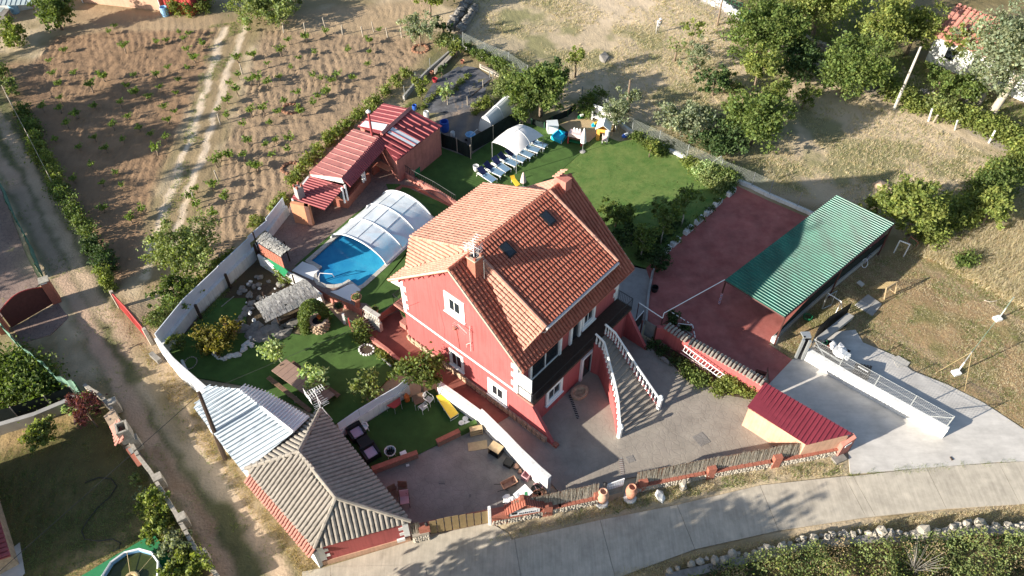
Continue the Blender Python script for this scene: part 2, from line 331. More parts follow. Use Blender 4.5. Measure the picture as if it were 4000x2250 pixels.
# dry meadow at the upper right
P_meadow=al('D',[(1850,-60),(2660,-60),(2900,90),(3200,280),(3400,400),(3560,460),(4100,690),(4100,1180),(3900,1150),(3560,960),(3480,880),(3350,800),(3000,760),(2860,730),(2500,550),(2300,480),(1800,170),(1750,140)])
ppoly(P_meadow,straw,1,reg=4,var=.1,sd=31)
g2=np.clip((fbm(PX,PY,.35,41,4)-.5)*7,0,1)*np.clip(sdist(P_meadow,wx,wy),0,1); blend(g2*.75,np.array(drygreen),.2,8)
for pts,amt in (([(2450,560),(2700,420),(3050,560),(3000,720),(2750,680)],.6),([(2000,-20),(2200,0),(2100,200),(1850,160)],.25),([(3220,520),(3500,600),(3400,700),(3250,640)],.35)):
    ppoly(al('D',pts),drygreen,3,amt=amt*.9)
for pts in ([(2270,-40),(2560,-20),(2880,100),(3060,220),(2900,270),(2600,120),(2330,100)],[(3230,400),(3500,430),(3900,560),(3700,560),(3450,520),(3250,460)],[(2790,150),(2960,250),(2920,330),(2780,250)]):
    ppoly(al('D',pts),(.60,.48,.34),2,amt=.9)
# mown field at the right
P_field=al('D',[(3020,1400),(3100,1250),(3300,1050),(3560,960),(3700,1010),(4100,1230),(4100,1760),(3700,1520),(3330,1290),(3180,1330),(3090,1420)])
ppoly(P_field,(.32,.22,.12),.8,reg=5,var=.2,sd=51)
gf=np.clip((fbm(PX*.9,PY*1.3,.5,61,4)-.47)*6,0,1)*np.clip(sdist(P_field,wx,wy),0,1); blend(gf*.7,np.array((.14,.15,.05)),.2,9)
for w0,(p,q) in ((.7,((3440,1270),(3900,1560))),(.6,((3560,1010),(4050,1300))),(.4,((3700,1100),(4050,1290)))): pline(al('D',[p,q]),w0,(.36,.26,.17),.5,.7)
# vineyards
P_v1=al('D',[(140,240),(200,150),(420,110),(860,110),(830,200),(780,330),(700,500),(650,620),(600,760),(560,880),(520,1040),(470,1130),(400,1060),(300,830),(180,560),(60,330)])
P_v2=al('D',[(1030,110),(1560,140),(1700,170),(1640,230),(1560,320),(1460,420),(1380,520),(1280,620),(1180,720),(1120,800),(960,950),(860,1010),(780,1000),(760,930),(820,780),(900,520),(980,260)])
ppoly(P_v1,soil,1,reg=1,pl=1,var=.22,sd=71); ppoly(P_v2,(.315,.225,.145),1,reg=1,pl=1,var=.13,sd=81)
ppoly(al('D',[(-60,250),(150,240),(420,800),(560,900),(640,1000),(480,1140),(330,880),(80,520),(-60,400)]),(.26,.165,.10),1.5,pl=.5,amt=.8)
ppoly(al('D',[(980,60),(1600,0),(1740,-30),(1600,150),(1100,110)]),(.40,.29,.18),1.5,pl=.4,amt=.9)
ppoly(al('D',[(330,20),(860,60),(870,110),(500,120),(200,130)]),(.36,.26,.16),1.2,pl=.3,amt=.9)
# farm track, two wheel ruts and a weedy crown
trk=al('D',[(960,40),(905,150),(840,420),(770,640),(700,830),(650,960),(600,1080),(570,1120)])
ppoly(al('D',[(860,80),(1000,60),(930,330),(860,560),(790,780),(700,960),(660,1120),(560,1150),(560,1000),(630,800),(700,640),(770,420)]),(.30,.225,.13),.8,reg=3,pl=.3)
pline(al('D',[(875,110),(800,360),(735,560),(690,700),(640,830),(600,950),(570,1080)]),.62,dust,.25,reg=3,pl=.1)
pline(al('D',[(965,70),(905,240),(850,400),(795,600),(750,700),(705,850),(680,960)]),.6,dust,.25,.95,reg=3,pl=.1)
pline(al('D',[(820,900),(760,1010)]),1.0,(.45,.33,.23),.5)
# lane along the left
P_lane=al('D',[(-80,250),(0,330),(150,600),(235,800),(330,960),(440,1150),(560,1270),(595,1330),(640,1420),(760,1600),(880,1790),(1010,1950),(1230,2200),(1290,2300),(860,2300),(600,1840),(430,1560),(330,1330),(210,1100),(110,900),(0,700),(-80,560)])
ppoly(P_lane,(.14,.135,.065),.7,reg=2,pl=.35,var=.2)
ppoly(al('D',[(440,1150),(600,1180),(650,1330),(760,1560),(700,1600),(560,1470),(470,1320)]),(.42,.31,.21),1,amt=.8,pl=.2)
pline(al('D',[(-60,380),(60,560),(180,800),(290,1010),(380,1190),(470,1290),(560,1420),(660,1540),(740,1640),(840,1830),(960,2010),(1100,2250)]),1.0,(.48,.36,.25),.4,reg=2,pl=.1)
pline(al('D',[(-60,560),(40,680),(130,860),(250,1090),(340,1260),(420,1420),(500,1560),(570,1700),(680,1860),(800,2080),(880,2260)]),1.05,(.46,.33,.235),.4,reg=2,pl=.1)
pline(al('D',[(560,1500),(640,1600),(720,1720),(800,1830),(880,1930)]),1.3,(.48,.38,.27),.5,.8,pl=.1)
pline(al('D',[(610,1760),(720,1900),(820,2080)]),.5,(.25,.15,.08),.5,.6)
for p,q in (((445,1165),(640,1560)),((640,1560),(720,1700)),((740,1540),(900,1760))): pline(al('D',[p,q]),.9,(.22,.17,.08),.8,.6,pl=.4)
# neighbour's garden, bottom left
ppoly(al('D',[(-100,1800),(120,1690),(330,1590),(430,1600),(560,1800),(700,2050),(860,2300),(-100,2300)]),(.13,.11,.045),.8,var=.3,pl=.3)
for pts in ([(0,1700),(150,1650),(330,1590),(330,1640),(120,1740),(0,1780)],[(150,2230),(380,2130),(560,2020),(620,2060),(500,2120),(330,2260)]): ppoly(al('D',pts),(.36,.25,.12),.7,amt=.9)  # paler strips where sun reaches the grass, the light put into the colour
# verges beside the road
ppoly(al('D',[(1930,2100),(1880,1990),(2300,1900),(2880,1840),(3310,1770),(3330,1860),(2980,1890),(2640,1980),(2300,2040),(2000,2110),(1700,2240),(1600,2270)]),(.46,.375,.25),.3,var=.12,pl=.2)
ppoly(al('D',[(2300,2300),(2500,2200),(2850,2130),(3100,2100),(3600,2010),(4100,1960),(4100,2300)]),(.37,.28,.16),.6,var=.2,pl=.35)
ppoly(al('D',[(2500,2300),(2900,2170),(3300,2110),(3800,2060),(4100,2030),(4100,2300)]),(.15,.11,.06),.6,amt=.9)
ppoly(al('D',[(960,1560),(1250,2210),(1180,2260),(960,1960),(780,1640)]),(.36,.26,.16),.8,amt=.7)
# lane at the upper right, under the trees
pline(al('D',[(2700,-30),(2950,110),(3200,240),(3400,320),(3600,390),(3800,480),(4100,640)]),3.2,(.33,.285,.24),.8,pl=.2)
ppoly(al('D',[(3400,-60),(4100,-60),(4100,400),(3700,380),(3300,100)]),(.16,.13,.06),2,amt=.8)  # ground painted darker for the shade under the trees
# kitchen garden
P_veg=al('D',[(1640,560),(1760,370),(1830,300),(1900,310),(2010,380),(2100,420),(2000,600),(1900,680),(1760,740),(1660,700)])
ppoly(P_veg,(.17,.15,.14),.8,pl=.5,var=.2)
for i in range(5): pline([a('D',1690+i*62,640+i*8),a('D',1800+i*62,400+i*14)],.5,(.30,.22,.16),.5,.7)
ppoly(al('D',[(1690,180),(1830,280),(2100,370),(2260,520),(2100,470),(1960,410),(1800,300),(1640,540),(1560,620),(1480,700),(1440,640),(1640,330)]),(.13,.13,.05),.8,amt=.75)
# pond garden bed
ppoly(al('D',[(700,1300),(1000,1000),(1160,1100),(1250,1250),(1080,1340),(900,1420),(720,1380)]),(.10,.075,.045),.6)
Z+= (fbm(PX,PY,1.6,91,3)-.5)*.10*(.35+plough)
fw=np.where(PX+PY*.3<2,0,0)
fur=np.sin((PY*.25+PX*.97+3.2*fbm(PX,PY,.12,95,3))*2*np.pi/.62)*np.clip(fbm(PX,PY,.5,99)*2-.5,0,1)
Z+= fur*.065*plough + (fbm(PX,PY,.5,101,2)-.5)*.10
Z+= (rng.random(len(PX))-.5)*.10*plough
# ---------------- flat made surfaces; the ground is dug out below them ----------------
TZ=.80                                    # level of the pool terrace
S_walk=al('S',[(700,960),(900,905),(880,700),(1140,520),(1400,700),(1400,1120)])+[h(0,3,0)]+al('T',[(1500,150),(1790,340),(1640,430),(1080,20)])+al('S',[(1290,1449),(1100,1290),(780,1050)])
S_court=al('T',[(1620,440),(1800,330)])+[h(3,4,0),h(9.9,4,0)]+al('D',[(2560,1345),(2650,1330),(2700,1420)])+al('G',[(870,700),(1390,1080),(1890,1170)])+al('D',[(2989,1560),(3150,1660),(3260,1760),(2900,1810),(2440,1870),(2390,1925),(2330,1935),(2200,1940)])
S_patio=al('T',[(300,950),(780,750),(1240,530),(1420,440),(1600,620),(1870,870),(2060,1100)])+al('F',[(900,330),(240,590)])+al('21',[(1780,1010),(1310,1060),(1180,1050),(860,640)])
S_pturf=al('T',[(-40,560),(170,470),(600,190),(960,60),(1010,130),(1430,440),(1250,540),(780,770),(300,950)])
S_turf=al('L',[(150,1200),(700,600),(1000,600),(1000,900),(1600,1000),(1560,800),(1880,700)])+al('S',[(370,860),(450,880),(560,1080),(620,1200),(830,1170),(1100,1330),(1240,1449)])+al('B',[(1990,720),(1930,850),(1390,1190),(1000,1000),(200,640)])+al('L',[(440,1449)])
S_lawnA=al('01',[(1040,1250),(1170,1190),(1400,1120),(1620,1200)])+al('Y',[(120,430),(620,80),(900,130),(1060,100),(1290,30),(1420,60),(1480,200),(1310,400),(1130,560),(1000,690),(740,800)])+al('D',[(2000,1000),(1780,800)])
S_lawnB=al('Y',[(1310,402),(1480,202),(1700,290),(1860,270)])+al('02',[(930,1040),(1310,1210),(1500,1290),(1700,1400)])+al('12',[(1640,25),(1560,110),(1140,470),(1010,590),(870,560)])+[h(10.2,4,0),h(10.2,-5.1,0),h(3,-5.1,0)]+al('Y',[(740,802),(1000,692),(1130,562)])
S_redc=al('12',[(1640,25),(1700,-40)])+al('13',[(0,70),(280,190),(420,150),(900,340),(870,420),(400,800),(30,1130),(0,1150),(180,1270),(8,1449)])+al('G',[(1930,920),(1870,1090),(640,360),(520,420)])+al('12',[(1010,960),(1055,700),(1010,580)])
S_ramp=al('12',[(870,540),(1010,582),(1053,700),(1008,962),(960,1130),(870,900),(700,700)])
S_drive=al('D',[(3005,1500),(3093,1407),(3170,1360),(3240,1300),(3340,1290),(3370,1340),(3490,1390),(3560,1450),(3700,1505),(3840,1575),(4060,1720),(4060,1802),(3900,1806),(3620,1829),(3320,1853),(3312,1770),(3330,1740),(3200,1700),(2960,1560)])
S_apron=al('21',[(470,1400),(700,1330),(1190,1180),(1310,1160),(1480,1110),(1770,1050),(1900,1130),(1932,1180),(1300,1390),(1000,1449),(560,1449)])
SLAB=[('walkway',S_walk,.10,'walk_red'),('courtyard_paving',S_court,.06,'court_grey'),('patio_paving',S_patio,.07,'court_patio'),('patio_turf',S_pturf,.12,'turf_dark'),('garden_turf',S_turf,.08,'turf_art'),
 ('artificial_turf',S_lawnA,.09,'turf_art'),('lawn',S_lawnB,.07,'lawn_real'),('red_paving',S_redc,.08,'court_red'),('asphalt_ramp',S_ramp,.07,'concrete_grey'),('concrete_drive',S_drive,.07,'concrete_light'),('concrete_apron',S_apron,.05,'concrete_road')]
road_top=al('D',[(1180,2235),(1290,2215),(1663,2208),(2010,2107),(2344,2033),(2644,1974),(2968,1898),(3298,1862),(3331,1862),(3618,1829),(3900,1810),(4080,1800)])
road_bot=al('D',[(1180,2400),(1300,2420),(1688,2420),(2047,2330),(2404,2260),(2714,2147),(3041,2074),(3383,2022),(3419,2018),(3696,1989),(3984,1971),(4120,1955)])
low=np.zeros_like(PX)
for n_,p_,z_,m_ in SLAB: low=np.maximum(low,np.clip((sdist(p_,PX,PY)+.05)/.35,0,1))
low=np.maximum(low,np.clip((sdist(road_top+road_bot[::-1],PX,PY)+.05)/.4,0,1))
nat=1-low; Z=Z*nat-.16*low
# shallow bowl of the pond and the pits dug round three vines
me=bpy.data.meshes
idx=np.arange(nx*ny).reshape(ny,nx); F4=np.stack([idx[:-1,:-1],idx[:-1,1:],idx[1:,1:],idx[1:,:-1]],-1).reshape(-1,4)
freg=region[F4[:,0]]
ground_m=mat('ground_earth',(1,1,1),.95,var=.12,scale=9,attr=True,bump=.06,bscale=6,spec=.15)
def grid_obj(name,faces,kind='structure'):
    used=np.unique(faces); rm=np.full(nx*ny,-1); rm[used]=np.arange(len(used))
    m=bpy.data.meshes.new(name); m.vertices.add(len(used)); m.loops.add(faces.size); m.polygons.add(len(faces))
    m.vertices.foreach_set('co',np.stack([PX[used],PY[used],Z[used]],1).ravel().astype(np.float32))
    m.loops.foreach_set('vertex_index',rm[faces].ravel().astype(np.int32))
    m.polygons.foreach_set('loop_start',(np.arange(len(faces))*4).astype(np.int32)); m.polygons.foreach_set('loop_total',np.full(len(faces),4,np.int32))
    m.polygons.foreach_set('use_smooth',np.ones(len(faces),bool)); m.update(calc_edges=True)
    at=m.color_attributes.new('Col','FLOAT_COLOR','POINT'); at.data.foreach_set('color',np.concatenate([np.clip(colr[used],0,1),np.ones((len(used),1))],1).ravel().astype(np.float32))
    m.materials.append(ground_m); o=bpy.data.objects.new(name,m); COL.objects.link(o); o['kind']=kind; return o
for r_,n_ in ((0,'ground'),(1,'vineyard_soil'),(2,'dirt_lane'),(3,'farm_track'),(4,'dry_meadow'),(5,'mown_field')): grid_obj(n_,F4[freg==r_])
fo=MB(); fo.quad((-600,-400,-.5),(600,-400,-.5),(600,900,-.5),(-600,900,-.5)); struct('outer_ground',fo,mat('outer_soil',(.30,.24,.14),.95,var=.3,scale=.15))
for n_,p_,z_,m_ in SLAB: struct(n_,MB().prism(p_,-.25,z_),MT[m_])
# concrete road laid in slabs, a joint between each two
rd=struct('road',MB().prism(road_top+road_bot[::-1],-.3,.0),MT['concrete_grey'])
for i in range(len(road_top)-1):
    A_,B_,C_,D_=road_top[i],road_top[i+1],road_bot[i+1],road_bot[i]; e=(B_-A_).normalized()*.012; f=(C_-D_).normalized()*.012
    obj('road_slab',MB().prism([A_+e,B_-e,C_-f,D_+f],-.1,.06+.001*(i%3)),MT['concrete_road'],rd,kind='structure')
# expansion joints of the drive
for k,(p,q) in enumerate((((3008,1502),(3094,1409)),)):pass
# ---------------- leaf clouds ----------------
def mesh_np(name,V,F,mat_,col=None,k=4,uvs=None):
    m=bpy.data.meshes.new(name); m.vertices.add(len(V)); m.loops.add(F.size); m.polygons.add(len(F))
    m.vertices.foreach_set('co',V.astype(np.float32).ravel()); m.loops.foreach_set('vertex_index',F.astype(np.int32).ravel())
    m.polygons.foreach_set('loop_start',(np.arange(len(F))*k).astype(np.int32)); m.polygons.foreach_set('loop_total',np.full(len(F),k,np.int32)); m.update(calc_edges=True)
    if col is not None:
        at=m.color_attributes.new('Col','FLOAT_COLOR','POINT'); at.data.foreach_set('color',np.concatenate([col,np.ones((len(col),1))],1).astype(np.float32).ravel())
    m.materials.append(mat_); return m
def leaves(name,C,size,mat_,up=.35,elong=1.5,var=.35,clumpcol=None):
    n=len(C); d=rng.normal(size=(n,3)); d[:,2]+=up; d/=np.linalg.norm(d,axis=1)[:,None]
    t=np.cross(d,rng.normal(size=(n,3))); t/=np.linalg.norm(t,axis=1)[:,None]+1e-9; b=np.cross(d,t)
    s=size*rng.uniform(.6,1.3,n)[:,None]; t=t*s*elong*.5; b=b*s*.5
    V=np.stack([C-t,C+b*.9,C+t,C-b*.9],1).reshape(-1,3); F=np.arange(n*4).reshape(n,4)
    c=rng.uniform(1-var,1+var,n)
    if clumpcol is not None: c=c*clumpcol
    hue=rng.uniform(-.10,.10,n); col=np.stack([c*(1+hue),c,c*(1-hue)],1); return mesh_np(name,V,F,mat_,np.repeat(col,4,0))
def crown_pts(lobes,n,clump=.22,ncl=None,fill=.25):
    """lobes: (x,y,z,rx,ry,rz). leaves sit in clumps scattered through the outer part of each lobe"""
    vol=np.array([l[3]*l[4]*l[5] for l in lobes])**.67; vol/=vol.sum(); out=[];cc=[]
    for l,v in zip(lobes,vol):
        k=max(4,int((ncl or 60)*v)); dr=rng.normal(size=(k,3)); dr/=np.linalg.norm(dr,axis=1)[:,None]
        rad=rng.uniform(.35,1.22,k)**.8; P=np.array(l[:3])+dr*rad[:,None]*np.array(l[3:6])
        m=int(n*v); w=rng.integers(0,k,m); sg=clump*np.mean(l[3:6]); sz=rng.uniform(.6,1.3,k)
        out.append(P[w]+rng.normal(size=(m,3))*(sg*sz[w])[:,None]*np.array([1,1,.8])); cc.append(rng.uniform(.72,1.3,k)[w])
        mi=int(m*fill); out.append(np.array(l[:3])+rng.normal(size=(mi,3))*np.array(l[3:6])*.45); cc.append(np.full(mi,.8))
    P=np.concatenate(out); return P,np.concatenate(cc)
def rlobes(r,hh,k,base=None,spread=.6,zc=None):
    L=[]
    for i in range(k):
        an=2*math.pi*i/k+rng.uniform(-.5,.5); q=rng.uniform(.3,1)*spread*r if k>1 else 0
        L.append((math.cos(an)*q,math.sin(an)*q,(zc if zc is not None else hh*.62)+rng.uniform(-.18,.22)*hh,r*rng.uniform(.42,.62) if k>1 else r,r*rng.uniform(.42,.62) if k>1 else r,hh*rng.uniform(.22,.32) if k>1 else hh*.45))
    return L
def trunk_mb(hh,r,limbs,lobes=None,lean=(0,0)):
    m=MB(); top=Vector((lean[0],lean[1],hh*.55)); pts=[Vector((0,0,-.1)),Vector((lean[0]*.2+random.uniform(-.05,.05),lean[1]*.2,hh*.2)),Vector((lean[0]*.6,lean[1]*.6+random.uniform(-.08,.08),hh*.4)),top]
    m.tube(pts,[r*1.25,r,r*.8,r*.6],7)
    L=lobes or []
    for i in range(limbs):
        if L: e=Vector(L[i%len(L)][:3])
        else:
            an=i*2.4; e=Vector((math.cos(an)*hh*.25,math.sin(an)*hh*.25,hh*.85))
        st=pts[2].lerp(top,random.random()); mid=st.lerp(e,.5)+Vector((random.uniform(-.1,.1),random.uniform(-.1,.1),.12*hh*.3)); m.tube([st,mid,e],[r*.5,r*.32,r*.12],5)
    return m
def tree(name,label,cat,loc,r,hh,leaf,nl=2500,ls=.16,k=5,tr=.10,group=None,bark='bark',lean=(0,0),spread=.7,zc=None,clump=.17,ncl=None,fill=.12,limbs=None,lobes=None):
    t=thing(name,label,cat,loc,group); L=lobes or rlobes(r,hh,k,spread=spread,zc=zc)
    L=[(l[0]+lean[0],l[1]+lean[1],*l[2:]) for l in L]
    m=trunk_mb(hh,tr,limbs if limbs is not None else min(6,max(3,k)),L,lean); m.v=[(v[0]+loc[0],v[1]+loc[1],v[2]+loc[2]) for v in m.v]
    obj('trunk',m,MT[bark],t,smooth=True)
    P,c=crown_pts(L,nl,clump,ncl or max(18,nl//45),fill); P[:,2]=np.maximum(P[:,2],.05); P=P+np.array(loc)
    mesh_obj('crown',leaves('crown',P,ls,LM[leaf],clumpcol=c),t); return t
def bush(name,label,cat,pts,r,hh,leaf,n=900,ls=.1,group=None,z=0,fill=.5,clump=.25,kind=None):
    """low shrub with foliage straight from the ground; pts: centres on the ground"""
    lobes=[(p[0],p[1],z+hh*.5,r,r,hh*.5) for p in pts]; P,c=crown_pts(lobes,n,clump,max(12,n//35),fill); P[:,2]=np.maximum(P[:,2],z+.03)
    t=thing(name,label,cat,(pts[0][0],pts[0][1],z),group)
    st=MB()
    for p in pts[:6]:
        for q in range(3): st.tube([(p[0],p[1],z-.05),(p[0]+random.uniform(-.4,.4)*r,p[1]+random.uniform(-.4,.4)*r,z+hh*.6)],[.025,.01],4)
    obj('stem',st,MT['bark'],t); mesh_obj('foliage',leaves('foliage',P,ls,LM[leaf],clumpcol=c),t); return t
def tufts(name,n,poly,hh,w,leaf,label=None,dens=None,excl=(),seed=0,lay=.5):
    q=np.random.default_rng(seed+5); xs=[p[0] for p in poly]; ys=[p[1] for p in poly]
    X=q.uniform(min(xs),max(xs),n*3); Y=q.uniform(min(ys),max(ys),n*3); k=sdist(poly,X,Y)>0
    if dens: k&=fbm(X,Y,dens[0],dens[1]+seed,3)>dens[2]+q.uniform(-.08,.08,len(X))
    for e in excl: k&=sdist(e,X,Y)<0
    X=X[k][:n]; Y=Y[k][:n]; n=len(X); m=4; B=np.repeat(np.stack([X,Y,np.full(n,-.02)],1),m,0)+np.concatenate([q.normal(size=(n*m,2))*.07,np.zeros((n*m,1))],1)
    an=q.uniform(0,6.283,n*m); d=np.stack([np.cos(an),np.sin(an),np.zeros(n*m)],1); H_=hh*q.uniform(.5,1.3,n*m)
    ln=q.normal(size=(n*m,2))*lay*H_[:,None]; T=B+np.concatenate([ln,H_[:,None]],1)
    V=np.stack([B-d*w,B+d*w,T],1).reshape(-1,3); F=np.arange(n*m*3).reshape(-1,3); c=np.repeat(q.uniform(.7,1.25,n*m),3)[:,None]*np.repeat(np.stack([q.uniform(.9,1.1,n*m),np.ones(n*m),q.uniform(.85,1.1,n*m)],1),3,0)
    o=mesh_obj(name,mesh_np(name,V,F,LM[leaf],c,3),kind='stuff')
    if label: o['label']=label; o['category']='grass'
    return o
# ---------------- buildings ----------------
def rayd(code,x,y):
    p=a(code,x,y,0); o=Vector((0,0,CAMH)); return o,(p-o)
def onpl(code,x,y,P0,N):
    o,d=rayd(code,x,y); return o+d*((Vector(P0)-o).dot(N)/d.dot(N))
def inpoly(x,y,P):
    c=False
    for i in range(len(P)):
        x1,y1=P[i];x2,y2=P[(i+1)%len(P)]
        if (y1>y)!=(y2>y) and x<x1+(y-y1)*(x2-x1)/(y2-y1): c=not c
    return c
def tile_mesh(w,l,r,seg=5,name='roof_tile'):
    m=MB(); V=[];
    for j,(yy,rr,zz) in enumerate(((0,1,.035),(l*1.08,.86,.004))):
        for k in range(seg+1):
            t=math.pi*k/seg; V.append((-math.cos(t)*w*rr,yy,math.sin(t)*r*rr+zz))
    F=[(k,k+1,seg+2+k,seg+1+k) for k in range(seg)]; F.append(tuple([0]+list(range(seg,0,-1))) if False else tuple(range(seg,-1,-1)))
    m.add(V,F); me_=bpy.data.meshes.new(name); me_.from_pydata(m.v,[],m.f); return me_,V,F
def tiled(parent,poly3,eave_dir,mt,nind=0,pitch=.24,row=.37,r=.062,up_off=.03,name='roof_tile',seg=4,jit=.01):
    """covers a planar roof polygon with rows of barrel tiles; returns how many single tiles were placed"""
    P=[Vector(p) for p in poly3]; U=Vector(eave_dir).normalized(); N=None
    for i in range(1,len(P)-1):
        n_=(P[i]-P[0]).cross(P[i+1]-P[0])
        if n_.length>1e-4: N=n_.normalized(); break
    if N.z<0: N=-N
    V=N.cross(U).normalized()
    if V.z<0: V=-V; U=-U
    O=P[0]; P2=[((p-O).dot(U),(p-O).dot(V)) for p in P]
    u0=min(p[0] for p in P2);u1=max(p[0] for p in P2);v0=min(p[1] for p in P2);v1=max(p[1] for p in P2)
    tm,TV,TF=tile_mesh(pitch*.42,row,r,seg,name); tm.materials.append(mt)
    spots=[]; nu=int((u1-u0)/pitch)+1; nv=int((v1-v0)/row)+1
    for j in range(nv):
        for i in range(nu):
            u=u0+(i+.5)*pitch; v=v0+j*row
            if inpoly(u,v+row*.55,P2): spots.append((u,v))
    M0=Matrix((( *U,0),(*V,0),(*N,0),(0,0,0,1))).transposed()
    vv=[];ff=[]
    B=Matrix(((U.x,V.x,N.x),(U.y,V.y,N.y),(U.z,V.z,N.z)))
    for k,(u,v) in enumerate(spots):
        p=O+U*(u+random.uniform(-jit,jit))+V*(v+random.uniform(-jit,jit)-.02)+N*up_off
        if k<nind:
            o=bpy.data.objects.new(name,tm); COL.objects.link(o); o.parent=parent; o.matrix_basis=Matrix.Translation(p)@B.to_4x4()
            if parent.parent is None: o.matrix_parent_inverse=Matrix.Translation(parent.location).inverted()
        else:
            n=len(vv); vv+=[tuple(p+B@Vector(q)) for q in TV]; ff+=[tuple(n+i for i in f) for f in TF]
    if vv:
        m=MB(); m.v=vv; m.f=ff; obj(name+'_field',m,mt,parent,kind='stuff')
    return len(spots)
def ridge_caps(parent,p,q,mt,r=.13,step=.42,nm='ridge_tile'):
    p=Vector(p);q=Vector(q); L=(q-p).length; n=max(1,int(L/step)); d=(q-p)/n
    for i in range(n):
        m=MB(); m.tube([p+d*i+Vector((0,0,random.uniform(0,.012))),p+d*(i+1.08)],[r,r*.86],8); obj(nm,m,mt,parent)
def wallmesh(path,z0,z1,th,closed=False):
    """solid wall following a ground path; the path is its outer line"""
    P=[Vector((p[0],p[1],0)) for p in path]; n=len(P); off=[]
    for i in range(n):
        ds=[]
        if i>0: ds.append((P[i]-P[i-1]).normalized())
        if i<n-1: ds.append((P[i+1]-P[i]).normalized())
        d=sum(ds,Vector()).normalized(); nn=Vector((-d.y,d.x,0)); k=1/max(.35,nn.dot(Vector((-ds[0].y,ds[0].x,0)))); off.append(P[i]+nn*th*k)
    m=MB(); vs=[];
    for i in range(n):
        zz0=z0[i] if isinstance(z0,list) else z0; zz1=z1[i] if isinstance(z1,list) else z1
        vs+=[P[i]+Vector((0,0,zz0)),off[i]+Vector((0,0,zz0)),off[i]+Vector((0,0,zz1)),P[i]+Vector((0,0,zz1))]
    fs=[]
    for i in range(n-1):
        for k in range(4): fs.append((4*i+k,4*i+(k+1)%4,4*i+4+(k+1)%4,4*i+4+k))
    fs+=[(3,2,1,0),(4*n-4,4*n-3,4*n-2,4*n-1)]; return m.add(vs,fs)
def hgt(code,xb,yb,xt,yt,z0=0):
    """height of a thing whose foot and top are seen at these places"""
    p=a(code,xb,yb,z0); o,d=rayd(code,xt,yt); hd=Vector((p.x,p.y,0)); k=hd.dot(Vector((p.x,p.y,0)))/Vector((d.x,d.y,0)).dot(Vector((p.x,p.y,0))); return CAMH+d.z*k
# ======== the red house ========
house=thing('house','large red rendered house with terracotta tile roof and white window surrounds','house',h(0,0,0))
prof=[(-5.05,-.3),(5.86,-.3),(5.86,2.72),(4.77,2.74),(4.77,6.50),(0,10.52),(-5.05,6.25)]
w=MB(); w.slab([h(0,t,z) for t,z in prof],HA*10.08); obj('wall',w,MT['render_red'],house)
# dormer storey body
w=MB(); w.slab([h(1.75,t,z) for t,z in [(-4.4,6.6),(4.45,6.6),(4.45,8.55),(0,10.5),(-4.4,8.6)]],HA*6.55); obj('dormer_wall',w,MT['render_red'],house)
SL=.851; ov=.42
roofm=MT['tile_terracotta']
def mroof(s,t): return h(s,t,10.71-SL*abs(t))
def slabpoly(poly,dz=.12): return MB().slab([Vector(p)-Vector((0,0,dz)) for p in poly],(0,0,dz))
cheekF=onpl('R',955,1265,mroof(0,0),(h(0,0,0)*0+HB*SL+Vector((0,0,1))).normalized())
cheekB=onpl('R',150,715,mroof(0,0),(-HB*SL+Vector((0,0,1))).normalized())
def toST(p): q=p-HO; return q.dot(HA),q.dot(HB),p.z
cf=toST(cheekF); cb=toST(cheekB)
frontmain=[h(-ov,5.43,6.09),h(10.5,5.43,6.09),h(10.5,0,10.71),h(-ov,0,10.71)]
backmain=[h(-ov,-5.7,5.85),h(10.5,-5.7,5.85),h(10.5,0,10.71),h(-ov,0,10.71)]
dF=[h(1.62,5.41,8.26),h(8.42,5.41,8.26),h(8.42,0,10.76),h(1.62,0,10.76)]
dB=[h(1.62,-5.45,8.37),h(8.42,-5.45,8.37),h(8.42,0,10.76),h(1.62,0,10.76)]
rf=obj('roof',slabpoly(frontmain),roofm,house,'main roof slope towards the street')
vis=[h(-ov,5.43,6.09),h(10.5,5.43,6.09),h(10.5,0,10.71),h(8.5,0,10.71),h(8.5,4.1,7.22),h(1.4,4.1,7.22),h(1.4,0,10.71),h(-ov,0,10.71)]
tiled(rf,vis,HA,roofm,0,pitch=.25,row=.38)
rb=obj('roof',slabpoly(backmain),roofm,house,'main roof slope towards the pool')
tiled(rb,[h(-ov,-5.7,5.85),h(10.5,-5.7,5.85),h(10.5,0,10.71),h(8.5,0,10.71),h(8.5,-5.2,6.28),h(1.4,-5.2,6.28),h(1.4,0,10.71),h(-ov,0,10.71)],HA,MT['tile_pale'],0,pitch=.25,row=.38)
rd1=obj('dormer_roof',slabpoly(dF),roofm,house,'raised roof slope with two skylights'); tiled(rd1,dF,HA,roofm,300,pitch=.23,row=.40,r=.068)
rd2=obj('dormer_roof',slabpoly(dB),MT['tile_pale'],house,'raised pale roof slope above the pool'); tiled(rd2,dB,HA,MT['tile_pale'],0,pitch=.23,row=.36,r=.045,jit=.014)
for nm_,A3 in (('a',[h(1.62,.1,10.72),dF[0],cheekF]),('b',[h(1.62,-.1,10.72),dB[0],cheekB])):
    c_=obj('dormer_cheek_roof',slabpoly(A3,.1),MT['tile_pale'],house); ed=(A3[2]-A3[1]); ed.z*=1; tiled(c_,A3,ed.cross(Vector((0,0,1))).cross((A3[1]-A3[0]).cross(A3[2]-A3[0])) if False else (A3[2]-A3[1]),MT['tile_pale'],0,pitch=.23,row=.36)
for (s_,t_,z_) in (cf,cb):
    m=MB(); sg=1 if t_>0 else -1; e=dF[0] if sg>0 else dB[0]
    zr=10.71-SL*5.2; m.slab([h(s_+.1,t_-sg*.1,z_-.12),h(1.75,sg*5.2,10.71-.453*5.2-.2),h(1.75,sg*4.9,10.71-SL*4.9-.05),h(s_+.1,t_-sg*.35,z_-.2)],HB*(-sg*.2)); obj('dormer_side_wall',m,MT['render_red'],house)
